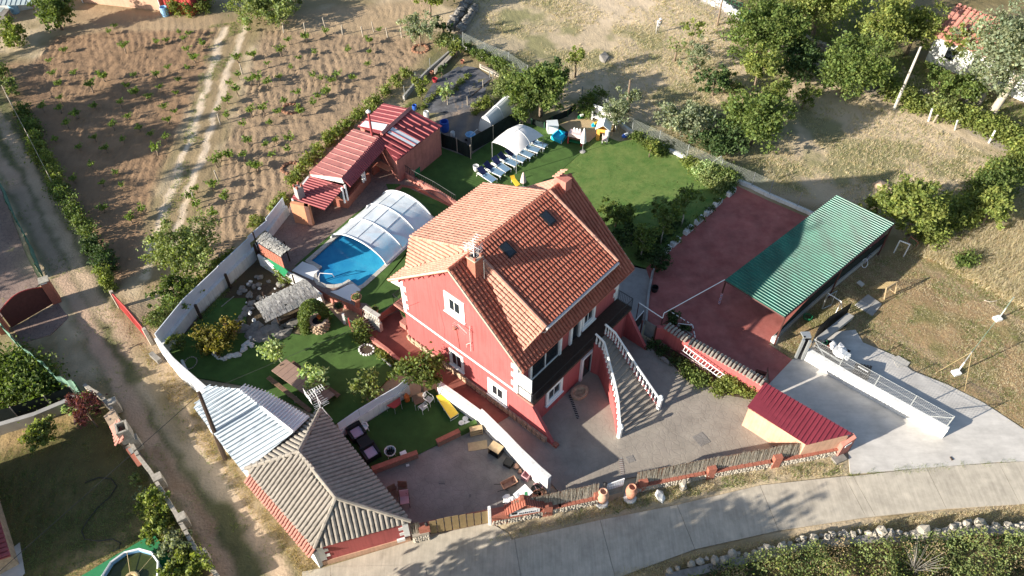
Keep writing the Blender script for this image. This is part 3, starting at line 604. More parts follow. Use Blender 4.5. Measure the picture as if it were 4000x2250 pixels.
# far cheeks, mirrored
for sg,dd in ((1,dF),(-1,dB)):
    A3=[h(8.42,sg*.1,10.72),dd[1],h(9.7,sg*5.0,10.71-SL*5.0)]; obj('dormer_cheek_roof',slabpoly(A3,.1),MT['tile_pale'],house)
ridge_caps(house,h(-ov,0,10.74),h(10.5,0,10.74),roofm,.12)
ridge_caps(house,h(1.62,0,10.80),h(1.62,5.41,8.32),MT['tile_pale'],.13); ridge_caps(house,h(8.42,0,10.80),h(8.42,5.41,8.32),MT['tile_pale'],.13)
ridge_caps(house,h(1.62,0,10.80),h(1.62,-5.45,8.42),MT['tile_pale'],.10)
ridge_caps(house,cheekF+Vector((0,0,.05)),h(1.62,5.41,8.3),MT['tile_pale'],.06)
# verge (mortar) along the gable rakes
for s_ in (-ov,10.5):
    for t_,z_ in ((5.43,6.09),(-5.7,5.85)):
        m=MB(); m.tube([h(s_,0,10.72),h(s_,t_,z_+.03)],.075,6); obj('verge',m,MT['mortar'],house)
m=MB(); m.frame(h(1.6,5.43,8.10),HA*6.85,HB*.13,Vector((0,0,.12))); obj('gutter',m,MT['metal_white'],house)
for s_ in(1.75,8.3):
    m=MB(); m.tube([h(s_,5.5,8.1),h(s_,5.3,7.6),h(s_,4.6,7.0)],.04,6); obj('downpipe',m,MT['metal_white'],house)
m=MB(); m.frame(h(-ov,5.44,5.98),HA*10.9,HB*.1,Vector((0,0,.1))); obj('gutter',m,MT['tile_terracotta'],house)
# skylights
for c_ in (a('R',1118,362,9.0),a('R',843,578,9.2)):
    P0=dF[0]; U=HA; V=(dF[3]-dF[0]).normalized(); N=U.cross(V).normalized(); N=N if N.z>0 else -N
    c=onpl('R',*((1118,362) if c_.x>a('R',900,500,9).x else (843,578)),P0,N)
    B_=Matrix((U,V,N)).transposed(); m=MB().box(c+N*.12,.62,.95,.12,M_=B_); f=obj('skylight',m,MT['metal_black'],house); g_=MB().box(c+N*.185,.46,.78,.02,M_=B_); obj('pane',g_,MT['glass_dark'],f)
# chimneys
def chimney(p,w_,d_,hh,m1,cap=True,pots=0):
    f=obj('chimney',MB().box(p+Vector((0,0,hh/2-.5)),w_,d_,hh+1,rz=-HAZ),MT[m1],house)
    if cap:
        for i in(-1,1):
            for j in(-1,1): obj('brick_pier',MB().box(p+HA*i*w_*.4+HB*j*d_*.4+Vector((0,0,hh+.1)),.13,.13,.25,rz=-HAZ),MT['brick'],f)
        obj('rim',MB().box(p+Vector((0,0,hh+.03)),w_+.1,d_+.1,.06,rz=-HAZ),MT['mortar'],f); obj('flue_opening',MB().box(p+Vector((0,0,hh+.065)),w_*.55,d_*.55,.02,rz=-HAZ),MT['metal_black'],f)
    return f
chimney(h(.95,.75,9.9),.62,.62,1.35,'brick')
ch2=chimney(h(9.6,.1,10.4),.9,.6,.75,'render_pink',False)
tiled(ch2,[h(9.15,-.35,11.15),h(10.1,-.35,11.15),h(10.1,.1,11.45),h(9.15,.1,11.45)],HA,MT['tile_pale'],0,row=.3)
# aerials on the front chimney and a thin mast on the ridge
def aerial(p,az,L,n,el,name='aerial',parent=None,mt='metal_white'):
    m=MB(); d=Vector((math.sin(az),math.cos(az),.08)); x=d.cross(Vector((0,0,1))).normalized(); m.tube([p-d*L/2,p+d*L/2],.018,5)
    for i in range(n):
        q=p+d*(-L/2+L*i/(n-1)); e_=el*(1-.4*i/n); m.tube([q-x*e_,q+x*e_],.012,4)
    for k in(-1,1):
        for z in range(4): m.tube([p-d*L/2+x*k*.05+Vector((0,0,-.28+z*.18)),p-d*L/2+x*el*1.3*k+Vector((0,0,-.28+z*.18))],.012,4)
    return m
an=MB(); b_=h(.9,.75,11.2); an.tube([b_,b_+Vector((0,0,1.5))],.03,6)
for k,(z,az,L) in enumerate(((1.3,.5,1.3),(.9,-1.0,1.0))): q=aerial(b_+Vector((0,0,z)),az,L*.8,7,.24); an.add(q.v,q.f)
obj('roof_aerial',an,MT['metal_white'],house)
m=MB(); m.tube([h(1.1,1.3,9.7),h(1.1,1.3,11.2)],.02,5); obj('mast',m,MT['metal_grey'],house)
# gable furniture on the wall s=0
def gp(t,z,o=.02): return h(-o,t,z)
def frame_win(parent,P,ex,ez,nrm,wd,hh,fr=.24,depth=.05,leafs=2,mt='white_paint',sill=True):
    """window: proud white surround, recessed pane, sash bars. P lower left corner on the wall"""
    f=MB()
    f.frame(P-nrm*.02,ex*wd,nrm*depth+nrm*.02,ez*fr); f.frame(P-nrm*.02+ez*(hh-fr),ex*wd,nrm*depth+nrm*.02,ez*fr)
    f.frame(P-nrm*.02+ez*fr,ex*fr,nrm*depth*.97+nrm*.02,ez*(hh-2*fr)); f.frame(P-nrm*.02+ez*fr+ex*(wd-fr),ex*fr,nrm*depth*.97+nrm*.02,ez*(hh-2*fr))
    wo=obj('window',f,MT[mt],parent)
    g=MB().frame(P+ex*fr+ez*fr+nrm*.006,ex*(wd-2*fr),nrm*.004,ez*(hh-2*fr)); obj('pane',g,MT['glass_dark'],wo)
    s=MB(); iw=wd-2*fr; ih=hh-2*fr
    for i in range(leafs+1): s.frame(P+ex*(fr+iw*i/leafs-(.03 if i else 0))+ez*fr+nrm*.012,ex*.05,nrm*.03,ez*ih)
    for z in (0,ih-.05): s.frame(P+ex*fr+ez*(fr+z)+nrm*.013,ex*iw,nrm*.026,ez*.05)
    obj('sash',s,MT['white_paint'],wo)
    if sill: obj('sill',MB().frame(P-ez*.06-ex*.05+nrm*.003,ex*(wd+.1),nrm*(depth+.09),ez*.07),MT[mt],wo)
    return wo
UZ=Vector((0,0,1))
frame_win(house,gp(-1.0,6.3,.0),HB,UZ,-HA,1.65,1.75,.38)
frame_win(house,gp(-1.02,.92,.0),HB,UZ,-HA,1.27,1.62,.2)
frame_win(house,gp(2.33,.70,.0),HB,UZ,-HA,1.62,1.70,.36)
obj('band',MB().frame(h(-.035,-5.07,2.93),HB*9.86,HA*.03,UZ*.17),MT['white_paint'],house)
# toothed corner stones
for i in range(8):
    for t_,sg in ((-5.09,1),(4.81,-1)):
        z=3.1+i*.42
        if z+.4>(6.4 if t_>0 else 6.15): continue
        L=.52 if i%2 else .30
        obj('quoin',MB().frame(h(-.04,t_,z),HB*L*sg,HA*.35,UZ*.415),MT['white_paint'],house)
for i in range(8):
    z=3.0+i*.42
    if z<6: obj('quoin',MB().frame(h(10.12,4.81,z),-HA*(.5 if i%2 else .3),-HB*.3,UZ*.415),MT['white_paint'],house)
# rafter ends under the left slope
for k in range(5):
    t_=-1-k*.95; obj('rafter',MB().frame(h(-.36,t_,10.42-SL*abs(t_)-.04),HA*.36,HB*.1,UZ*.12),MT['render_red'],house)
# stone plinth of the gable
pl=obj('plinth',MB().frame(h(-.06,-5.1,-.1),HB*12.3,HA*.06,UZ*.62),MT['mortar'],house)
q=random.Random(3)
t_=-5.08
while t_<7.0:
    z=.0; wd=q.uniform(.28,.5)
    for row in range(2):
        hh=.31; m=MB(); c=h(-.09,t_+wd/2,z+hh/2+row*.0); o_=wd/2-.025
        ring=[(-o_,-.14),(o_*q.uniform(.7,1),-.14),(o_,q.uniform(.05,.14)),(q.uniform(-.3,.3)*o_,.15),(-o_*q.uniform(.8,1),q.uniform(.08,.14))]
        m.slab([c+HB*x+UZ*y for x,y in ring],-HA*q.uniform(.05,.11)); obj('stone',m,MT['stone_warm'],pl); z+=.31
    t_+=wd
# aerial and dish lamp on the gable wall
m=MB(); m.tube([h(-.14,1.12,4.1),h(-.14,1.12,6.5)],.025,6)
for z in(4.5,6.2): m.tube([h(0,1.12,z),h(-.14,1.12,z)],.02,5)
m.tube([h(-.14,.75,4.45),h(-.14,1.12,4.9)],.02,5); m.tube([h(-.14,.75,4.45),h(-.14,.75,4.15)],.02,5)
q_=aerial(h(-.3,.65,6.05),HAZ+math.pi/2+.2,1.0,10,.28); m.add(q_.v,q_.f); obj('wall_aerial',m,MT['fabric_pinkish'],house)
m=MB(); m.lathe(h(-.14,-.17,5.2),[(.04,0),(.14,.03),(.14,.16),(.05,.2)],8); m.tube([h(-.14,-.17,5.2),h(-.02,-.17,5.1)],.03,5); m.tube([h(-.02,-.17,5.1),h(-.02,0,3.2)],.015,4); obj('wall_lamp',m,MT['rust'],house)
# ---- terrace over the ground floor, white side screen, railings ----
obj('terrace_floor',MB().frame(h(-.02,4.8,2.74),HA*10.15,HB*1.22,UZ*.22),MT['wood_dark'],house,'dark tiled terrace along the first floor')
obj('floor_edge',MB().frame(h(-.06,4.78,2.80),HA*.04,HB*1.28,UZ*.14),MT['render_pink'],house)
obj('side_screen',MB().frame(h(.02,4.82,2.96),HA*.08,HB*1.0,UZ*2.1),MT['white_paint'],house)
def railing(parent,p,q,hh=.9,n=None,mt='metal_black',sp=.12,nm='railing',r=.012):
    p=Vector(p);q=Vector(q);L=(q-p).length;n=n or max(2,int(L/sp));m=MB(); m.tube([p+UZ*hh,q+UZ*hh],.022,5); m.tube([p+UZ*.08,q+UZ*.08],.015,4)
    for i in range(n+1):
        x=p.lerp(q,i/n); m.tube([x+UZ*(.0 if i%8==0 else .08),x+UZ*hh],r*(1.8 if i%8==0 else 1),4,cap=False)
    return obj(nm,m,MT[mt],parent)
railing(house,h(-.03,4.85,2.96),h(-.03,5.97,2.96)); railing(house,h(0,5.99,2.96),h(5.95,5.99,2.96)); railing(house,h(7.2,5.99,2.96),h(10.1,5.99,2.96)); railing(house,h(10.1,5.99,2.96),h(10.1,4.8,2.96))
# street front, first floor
N_=HB
def fdoor(s0,wd,hh,z,t,parts=2,fr=.16):
    P=h(s0,t,z); d=MB(); d.frame(P,HA*fr,N_*.14,UZ*hh); d.frame(P+HA*(wd-fr),HA*fr,N_*.14,UZ*hh); d.frame(P+UZ*(hh-fr)+HA*fr,HA*(wd-2*fr),N_*.135,UZ*fr)
    o=obj('door',d,MT['white_paint'],house); obj('pane',MB().frame(P+HA*fr+N_*.01,HA*(wd-2*fr),N_*.02,UZ*(hh-fr)),MT['glass_dark'],o)
    if parts>1:
        m=MB(); iw=wd-2*fr
        for i in range(parts+1): m.frame(P+HA*(fr+iw*i/parts-.03)+N_*.03,HA*.07,N_*.05,UZ*(hh-fr))
        m.frame(P+HA*fr+N_*.03,HA*iw,N_*.045,UZ*.1); obj('sash',m,MT['white_paint'],o)
    return o
fdoor(1.0,3.05,2.15,2.97,4.77,2,.2); fdoor(4.9,1.15,2.15,2.97,4.77,1,.22)
frame_win(house,h(6.15,4.77,3.35),HA,UZ,HB,1.35,1.45,.2,.12)
# street front, ground floor
frame_win(house,h(1.38,5.86,1.1),HA,UZ,HB,1.6,1.5,.24,.1); fdoor(4.88,1.35,2.35,.06,5.86,1,.2); frame_win(house,h(6.35,5.86,1.0),HA,UZ,HB,.75,1.15,.15,.1)
obj('door_lamp',MB().lathe(h(6.15,6.05,2.2),[(.05,0),(.12,.08),(.12,.2),(.03,.28)],8),MT['plastic_white'],house)
# dormer windows
for s0 in (2.5,6.2): frame_win(house,h(s0,4.45,7.25),HA,UZ,HB,1.4,1.0,.16,.1)
# buttress walls at both ends
for s_ in (0,9.88):
    obj('buttress_wall',MB().slab([h(s_,t,z) for t,z in ((5.862,-.1),(5.862,2.72),(7.72,.06),(7.72,-.1))],HA*.22),MT['render_red'],house)
obj('brick_foot',MB().box(h(.12,7.8,.12),.3,.3,.3,rz=-HAZ),MT['brick'],house)
# rear balcony over the walkway
obj('balcony_slab',MB().frame(h(-.05,-6.1,2.82),HA*2.6,HB*1.1,UZ*.16),MT['render_pink'],house)
railing(house,h(-.02,-5.1,2.98),h(-.02,-6.07,2.98)); railing(house,h(-.02,-6.07,2.98),h(2.5,-6.07,2.98))
obj('balcony_canopy',MB().slab([h(.1,-6.2,4.9),h(1.4,-6.2,4.9),h(1.4,-5.06,5.1),h(.1,-5.06,5.1)],UZ*.06),MT['white_paint'],house)
obj('bracket_shelf',MB().frame(h(-.1,-5.7,1.0),HA*.5,HB*.6,UZ*.5),MT['render_pink'],house)
# ---------------- curved outside stair ----------------
lp=al('X',[(1030,375)],3.9)
Lk_=[(1030,375),(1110,450),(1140,560),(1175,700),(1215,850),(1245,1000),(1255,1150),(1265,1270)]
Rk_=[(1120,285),(1215,365),(1310,510),(1420,680),(1530,840),(1640,1000)]
def stairline(K): return [Vector((*a('X',x,y,2.95*(1-k/(len(K)-1))+.95).xy,2.95*(1-k/(len(K)-1))+.06)) for k,(x,y) in enumerate(K)]
SLn,SRn=stairline(Lk_),stairline(Rk_)
def plerp(P,t):
    x=t*(len(P)-1); i=min(int(x),len(P)-2); return P[i].lerp(P[i+1],x-i)
stair=thing('outside_staircase','curved outside staircase with white balusters leading up to the red house terrace','staircase',a('D',2490,1680))
NS=16
for k in range(NS):
    t0,t1=k/NS,(k+1)/NS; z=2.95*(1-(k+.5)/NS)+.03; p0,p1,q0,q1=plerp(SLn,t0),plerp(SLn,t1+.012),plerp(SRn,t0),plerp(SRn,t1+.012)
    obj('step',MB().prism([p0,q0,q1,p1],0.04 if k>9 else z-.5,z),MT['court_grey'],stair)
for P,sd in ((SLn,-1),(SRn,1)):
    M_=MB(); n=24
    for i in range(n):
        p,q=plerp(P,i/n),plerp(P,(i+1)/n); 
        d=(q-p); d.z=0; d.normalize(); nn=Vector((d.y,-d.x,0))*.13
        M_.slab([Vector((p.x,p.y,.02)),Vector((q.x,q.y,.02)),Vector((q.x,q.y,q.z+.10)),Vector((p.x,p.y,p.z+.10))],nn*(1 if sd<0 else -1))
    obj('side_wall',M_,MT['render_red'],stair)
    hr=MB(); hr.tube([plerp(P,i/20)+UZ*.92 for i in range(21)],.075,6); obj('handrail',hr,MT['white_paint'],stair)
    bm=bpy.data.meshes.new('baluster'); q_=MB().lathe((0,0,0),[(.07,0),(.07,.06),(.035,.1),(.06,.22),(.07,.32),(.04,.5),(.03,.66),(.055,.74),(.06,.82)],8); bm.from_pydata(q_.v,[],q_.f); bm.materials.append(MT['white_paint'])
    nb=19 if sd<0 else 20
    for i in range(nb):
        p=plerp(P,(i+.5)/nb); o=bpy.data.objects.new('baluster',bm); COL.objects.link(o); o.parent=stair; o.matrix_parent_inverse=Matrix.Translation(stair.location).inverted(); o.location=p+UZ*.08
    p=P[-1]; obj('newel_post',MB().lathe((p.x,p.y,0.03),[(.15,0),(.15,1.05),(.18,1.08),(.18,1.14),(.06,1.17),(.12,1.25),(.13,1.33),(.08,1.42),(.0,1.45)],8),MT['white_paint'],stair)
# ======== street outbuilding with grey tiles ========
EZ,RZ=2.55,4.0
E1,E2,E3,E4=a('21',490,190,EZ),a('21',1165,1038,EZ),a('21',445,1240,EZ),a('21',-75,640,EZ); R1,R2=a('21',325,515,RZ),a('21',605,865,RZ)
ob=thing('outbuilding','low outbuilding with grey hipped tile roof and red street wall beside the brown gate','building',(E3.x,E3.y,0))
cen=(E1+E2+E3+E4)/4
ins=[Vector((p.x,p.y,0)).lerp(Vector((cen.x,cen.y,0)),.045) for p in (E1,E2,E3,E4)]
obj('wall',MB().prism(ins,-.2,EZ-.02),MT['render_red'],ob)
for poly,e,mt_,ni,nm in (([E3,E2,R2],E2-E3,'tile_grey',120,'sunlit street slope'),([E4,E3,R2,R1],E3-E4,'tile_grey',180,'slope above the lane'),([E2,E1,R1,R2],E1-E2,'tile_grey',0,'slope above the patio'),([E1,E4,R1],E4-E1,'tile_grey',0,'slope beside the white sheets')):
    r_=obj('roof',slabpoly(poly,.1),MT[mt_],ob,nm); tiled(r_,poly,e,MT[mt_],ni,pitch=.27,row=.42,r=.075)
for p,q in ((R1,R2),(R1,E1),(R1,E4),(R2,E2),(R2,E3)): ridge_caps(ob,p+UZ*.07,q+UZ*.07,MT['tile_grey'],.13)
# white toothed corners and peach foot on the street wall, strip of pink tiles along the lane
ex=(ins[1]-ins[2]).normalized(); nx_=Vector((ex.y,-ex.x,0))
for i in range(6):
    for P_,sg in ((ins[2],1),(ins[1],-1)):
        L=.55 if i%2 else .32; obj('quoin',MB().frame(P_+UZ*(.62+i*.31)+nx_*.03-ex*sg*.03,ex*sg*L,-nx_*.3,UZ*.3),MT['white_paint'],ob)
obj('wall_foot',MB().frame(ins[2]+nx_*.05-UZ*.1,ex*(ins[1]-ins[2]).length,-nx_*.2,UZ*.6),MT['render_peach'],ob)
ey=(ins[3]-ins[2]).normalized(); ny_=Vector((-ey.y,ey.x,0)); LW=(ins[3]-ins[2]).length
obj('lane_wall',MB().frame(ins[2]+ny_*.25-UZ*.1,ey*(LW+.3),-ny_*.26,UZ*2.0),MT['render_white'],ob)
P4=[ins[2]+ny_*.50+UZ*1.85,ins[2]+ey*LW+ny_*.50+UZ*1.85,ins[2]+ey*LW+ny_*.02+UZ*2.25,ins[2]+ny_*.02+UZ*2.25]
r_=obj('lean_to_roof',slabpoly(P4,.08),MT['tile_pink'],ob); tiled(r_,P4,ey,MT['tile_pink'],0,pitch=.22,row=.3)
obj('street_lamp_box',MB().frame(a('21',1065,1185,.5),ex*.45,nx_*.12,UZ*.25),MT['plastic_white'],ob)
b_=a('21',555,215,2.6); an=MB(); an.tube([a('21',575,270,1.5),a('21',500,180,4.0)],.03,6); 
for z,az,L in ((4.4,.9,1.0),(3.9,-.6,1.2)): q_=aerial(Vector((E1.x,E1.y,z)),az,L,8,.35); an.add(q_.v,q_.f)
an.tube([Vector((E1.x,E1.y,2.4)),Vector((E1.x,E1.y,4.7))],.03,6); tag(obj('television_aerial',an,MT['metal_white']),'white television aerials on a mast at the grey roof corner by the garden table','aerial')
# ======== white corrugated shed beside it ========
def ribbed(poly,udir,mt,parent,name='roof_sheet',pitch=.25,rh=.035,label=None,th=.03,rw=.07,nrib_obj=False):
    """metal sheet with raised ribs running along udir"""
    P=[Vector(p) for p in poly]; N=(P[1]-P[0]).cross(P[2]-P[0]).normalized(); N=N if N.z>0 else -N
    o=obj(name,MB().slab([p-N*th for p in P],N*th),mt,parent,label)
    U=Vector(udir); U=(U-N*U.dot(N)).normalized(); W=N.cross(U); O=P[0]; Q=[((p-O).dot(W),(p-O).dot(U)) for p in P]
    w0=min(q[0] for q in Q);w1=max(q[0] for q in Q); m=MB(); x=w0+pitch*.5
    while x<w1:
        ys=[]
        for i in range(len(Q)):
            (x1,y1),(x2,y2)=Q[i],Q[(i+1)%len(Q)]
            if (x1>x)!=(x2>x): ys.append(y1+(x-x1)*(y2-y1)/(x2-x1))
        if len(ys)>=2:
            y1,y2=min(ys),max(ys); p=O+W*x+U*y1;q=O+W*x+U*y2
            m.add([p-W*rw/2,p-W*rw*.25+N*rh,p+W*rw*.25+N*rh,p+W*rw/2,q-W*rw/2,q-W*rw*.25+N*rh,q+W*rw*.25+N*rh,q+W*rw/2],[(0,1,5,4),(1,2,6,5),(2,3,7,6),(3,2,1,0),(4,5,6,7)])
        x+=pitch
    if m.v: obj('rib',m,mt,o if parent is None or parent.parent is None else parent)
    return o
ws=thing('shed','white shed with corrugated pale blue sheet roof beside the lane','shed',a('20',1640,450))
wr1,wr2=a('D',930,1518,3.3),a('D',1147,1688,3.35)
lowP=[wr1,wr2,a('D',950,1846,2.55),a('D',757,1592,2.6),a('D',812,1508,2.75)]
ribbed(lowP,(wr1+wr2)/2-(a('D',950,1846,2.55)+a('D',757,1592,2.6))/2,MT['roof_white'],ws,pitch=.3,rh=.06,label='pale blue sheet slope')
ribbed([wr1,wr2,a('D',1209,1628,2.9),a('D',1044,1533,2.9),a('D',955,1507,3.0)],(a('D',1209,1628,2.9)-wr2),MT['metal_white'],ws,pitch=.22,rh=.07,label='bright white sheet slope')
m=MB(); m.tube([wr1.lerp(wr2,.45)+UZ*.03,wr2+UZ*.03],.12,4); obj('ridge_cap',m,MT['metal_white'],ws)
ft=[a('D',975,1845,0),a('D',783,1600,0)]; g4=[Vector((p.x,p.y,0)) for p in (a('D',968,1835,2.5),a('D',776,1600,2.5),a('D',806,1548,2.6),a('D',1040,1535,2.9),a('D',1205,1635,2.9))]
obj('wall',MB().prism(g4,-.1,2.42),MT['render_white'],ws)
# ======== corrugated barbecue range by the pool ========
bb=thing('pool_house','long pool house with red corrugated roofs, white translucent panels and flue','building',a('01',960,1230,TZ))
def rq(pts,zs): return [a(c,x,y,z) for (c,x,y),z in zip(pts,zs)]
rA,rB=a('01',1162,820,TZ+2.9),a('01',945,1015,TZ+2.9)
Lp=[rA,rB,a('01',765,955,TZ+2.3),a('01',960,780,TZ+2.3)]; Rp=[rA,rB,None,a('01',1050,1218,TZ+2.2),a('01',1405,950,TZ+2.2)]
NR=(Rp[3]-rA).cross(Rp[4]-rA).normalized(); NR=NR if NR.z>0 else -NR; NL=(Lp[2]-rA).cross(Lp[3]-rA).normalized(); NL=NL if NL.z>0 else -NL
Rp[2]=onpl('01',930,1045,rA,NR)
ribbed(Lp,(Lp[3]-rA),MT['roof_red'],bb,pitch=.55,rh=.06,rw=.12,label='far left slope of the barn roof')
ribbed([Rp[0],Rp[3],Rp[4]] if False else [Rp[4],Rp[0],Rp[1],Rp[2],Rp[3]],(Rp[4]-rA),MT['roof_red'],bb,pitch=.55,rh=.08,rw=.12,label='right slope of the barn roof')
m=MB(); m.tube([rA+UZ*.03,rB+UZ*.03],.2,4); obj('ridge_cap',m,MT['roof_pinkred'],bb)
for pts,nn in ((rq([('01',825,912),('01',992,940),('01',962,987),('01',783,950)],[TZ+2.37+.08]*4),0),(rq([('01',1030,960),('01',1237,1070),('01',1190,1107),('01',993,1002)],[TZ+2.87,TZ+2.5,TZ+2.45,TZ+2.87]),1)):
    Q=Lp if nn==0 else Rp; N=NL if nn==0 else NR
    cc=[((825,912),(992,940),(962,987),(783,950)),((1030,960),(1237,1070),(1190,1107),(993,1002))][nn]
    pp=[onpl('01',x,y,Q[0]+N*.10,N) for x,y in cc]; obj('translucent_panel',MB().slab(pp,N*.02),MT['translucent_sheet'],bb)
zB=TZ+2.75
M1=rq([('01',735,970),('01',925,1027),('01',645,1342),('01',403,1308)],[TZ+2.5,TZ+3.0,TZ+3.0,TZ+2.5]); ribbed(M1,M1[0]-M1[1],MT['roof_pinkred'],bb,pitch=.62,rh=.05,rw=.10,label='pale pink slope of the dining shelter')
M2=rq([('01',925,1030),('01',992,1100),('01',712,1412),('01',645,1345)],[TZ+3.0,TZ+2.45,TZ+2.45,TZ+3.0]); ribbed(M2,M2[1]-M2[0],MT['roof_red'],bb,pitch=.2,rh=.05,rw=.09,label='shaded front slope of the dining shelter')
m=MB().slab(rq([('01',410,1318),('01',645,1345),('01',662,1385),('01',415,1330)],[TZ+2.45,TZ+2.95,TZ+2.3,TZ+2.2]),HA*.06); obj('gable_board',m,MT['white_paint'],bb)
M3=rq([('Q',440,345),('Q',950,500),('Q',650,850),('Q',152,668)],[TZ+2.15,TZ+2.1,TZ+2.0,TZ+2.05]); ribbed(M3,M3[1]-M3[0],MT['roof_red'],bb,pitch=.26,rh=.06,rw=.12,label='low roof over the barbecue')
# chimney of the barbecue
cp=a('Q',285,650,TZ+2.05); f=obj('chimney',MB().box(cp+UZ*.45,.55,.55,1.1,rz=-.8),MT['concrete_grey'],bb)
for i in(-1,1):
    for j in(-1,1): obj('brick_pier',MB().box(cp+HA*i*.2+HB*j*.2+UZ*1.1,.14,.14,.22,rz=-.8),MT['brick'],f)
def wq(parent,pts,zb,zt,th,mt,nm='wall'): return obj(nm,wallmesh(pts,zb,zt,th),MT[mt],parent)
wq(bb,[a('Q',205,1040,TZ),a('Q',475,1095,TZ)],TZ-.1,TZ+1.98,.3,'render_orange')
wq(bb,[a('Q',475,1095,TZ),a('Q',470,1000,TZ)],TZ-.1,TZ+1.98,.3,'brick_dark')
wq(bb,[a('Q',790,790,TZ),a('Q',1005,825,TZ),a('Q',1350,420,TZ)],TZ-.1,TZ+.85,.2,'brick','low_wall')
for x,y in ((955,740),(1000,700),(1235,430),(1262,400)):
    p=a('Q',x,y,TZ+.85); obj('white_post',MB().box(p+UZ*.75,.12,.12,1.55,rz=-.8),MT['white_paint'],bb)
obj('window_glass',MB().slab([a('Q',830,668,TZ+.9),a('Q',940,705,TZ+.9),a('Q',925,560,TZ+2.0),a('Q',840,640,TZ+2.0)],HB*.03),MT['glass_dark'],bb)
# rear walls and barn walls
bw=[Vector((p.x,p.y,0)) for p in (a('01',1060,1215,TZ+2.2),a('01',1385,955,TZ+2.2),a('01',1150,835,TZ+2.2),a('01',970,795,TZ+2.2),a('01',785,955,TZ+2.2),a('01',930,1045,TZ+2.2))]
obj('barn_wall',MB().prism(bw,-.1,TZ+2.12),MT['render_pink'],bb)
bk=[a('01',745,985,TZ+2.4),a('01',415,1300,TZ+2.4)]; wq(bb,[Vector((p.x,p.y,0)) for p in bk],-.1,TZ+2.4,-.15,'render_pink')
bk=[a('01',400,1330,TZ+2),a('Q',170,680,TZ+2.0)]; wq(bb,[Vector((p.x,p.y,0)) for p in bk],-.1,TZ+1.95,-.15,'render_white')
m=MB(); p=a('01',875,1015,TZ+3.0); m.tube([p-UZ*.5,p+UZ*2.1],.10,8); fl=obj('flue',m,MT['roof_red'],bb); obj('cowl',MB().lathe(p+UZ*2.1,[(.1,0),(.2,.06),(.2,.12),(.03,.28)],8),MT['metal_white'],fl)
# kitchen worktop in the open corner
obj('worktop',MB().slab([a('Q',1490,120,TZ+.9),a('Q',1685,230,TZ+.9),a('Q',1620,275,TZ+.9),a('Q',1420,180,TZ+.9)],UZ*.07),MT['render_orange'],bb)
wq(bb,[a('Q',1400,330,TZ),a('Q',1480,260,TZ)],TZ-.1,TZ+.85,.2,'brick','counter_end')
# ---------------- pool terrace ----------------
from mathutils.geometry import tessellate_polygon
def holed(outer,holes,z):
    rings=[[Vector((p[0],p[1],0)) for p in outer]]+[[Vector((p[0],p[1],0)) for p in h_] for h_ in holes]
    tri=tessellate_polygon(rings); fl=[Vector((p.x,p.y,z)) for r in rings for p in r]; m=MB(); 
    fs=[]
    for t in tri:
        A_,B_,C_=[fl[i] for i in t]; fs.append(t if (B_-A_).cross(C_-A_).z>0 else t[::-1])
    m.add(fl,fs); return m
T_out=al('11',[(250,118),(120,280),(0,430),(150,545),(250,590),(420,700),(560,785),(730,850),(800,885),(815,925)],TZ)+al('S',[(640,760),(660,590),(880,715),(890,700),(1120,530),(1180,520)],TZ)+[h(0,-5.0,0),h(8,-5.0,0)]+al('11',[(1500,105)],TZ)+al('01',[(1310,1449),(1060,1290),(1050,1225),(985,1160),(900,1060),(760,975),(405,1310),(300,1420)],TZ)
# water outline: long basin with a rounded stair bay at the near end
W_=al('11',[(415,515),(600,352),(720,255),(850,150),(965,55),(1150,118),(1325,205),(1200,335),(1080,440),(960,555),(800,700),(770,712),(700,660),(650,690),(590,700),(530,698),(485,680),(462,640),(460,605),(480,580),(496,563)],TZ)
def offs(P,d):
    n=len(P); out=[]; ar=sum(P[i].x*P[(i+1)%n].y-P[(i+1)%n].x*P[i].y for i in range(n)); s=1 if ar<0 else -1
    for i in range(n):
        e1=(P[i]-P[i-1]).normalized(); e2=(P[(i+1)%n]-P[i]).normalized(); n1=Vector((-e1.y,e1.x,0)); n2=Vector((-e2.y,e2.x,0)); b=(n1+n2).normalized(); out.append(P[i]+b*(s*d/max(.5,b.dot(n1))))
    return out
Wc=offs(W_,.32)
struct('pool_terrace',holed(T_out,[Wc],TZ),MT['court_brown'])
tb=MB(); n=len(T_out); tb.add([Vector((p.x,p.y,z)) for p in T_out for z in (-.2,TZ-.004)],[(2*i,2*((i+1)%n),2*((i+1)%n)+1,2*i+1) for i in range(n)]); struct('terrace_edge_wall',tb,MT['render_pink'])
pool=thing('swimming_pool','blue swimming pool with a rounded stair bay, half under the arched cover','swimming pool',(W_[0].x,W_[0].y,TZ))
cp_=MB(); n=len(W_)
for i in range(n):
    j=(i+1)%n; L=(W_[j]-W_[i]).length; k=max(1,int(L/.55))
    for q in range(k):
        f0,f1=q/k+.012/L,(q+1)/k-.012/L; A_,B_=W_[i].lerp(W_[j],f0),W_[i].lerp(W_[j],f1); C_,D_=Wc[i].lerp(Wc[j],f1),Wc[i].lerp(Wc[j],f0)
        obj('coping_stone',MB().prism([A_,B_,C_,D_],TZ-.08,TZ+.035),MT['coping'],pool)
bs=MB(); bs.add([Vector((p.x,p.y,z)) for p in Wc for z in (.0-.5,TZ-.002)],[(2*((i+1)%n),2*i,2*i+1,2*((i+1)%n)+1) for i in range(n)]); bs.add([Vector((p.x,p.y,-.5)) for p in Wc],[tuple(range(n))])
obj('basin',bs,MT['pool_tile'],pool)
wm=bpy.data.materials.new('pool_water'); wm.use_nodes=True; nt=wm.node_tree; N=nt.nodes; Lk=nt.links; b=N['Principled BSDF']
b.inputs['Roughness'].default_value=.05; b.inputs['Specular IOR Level'].default_value=.35
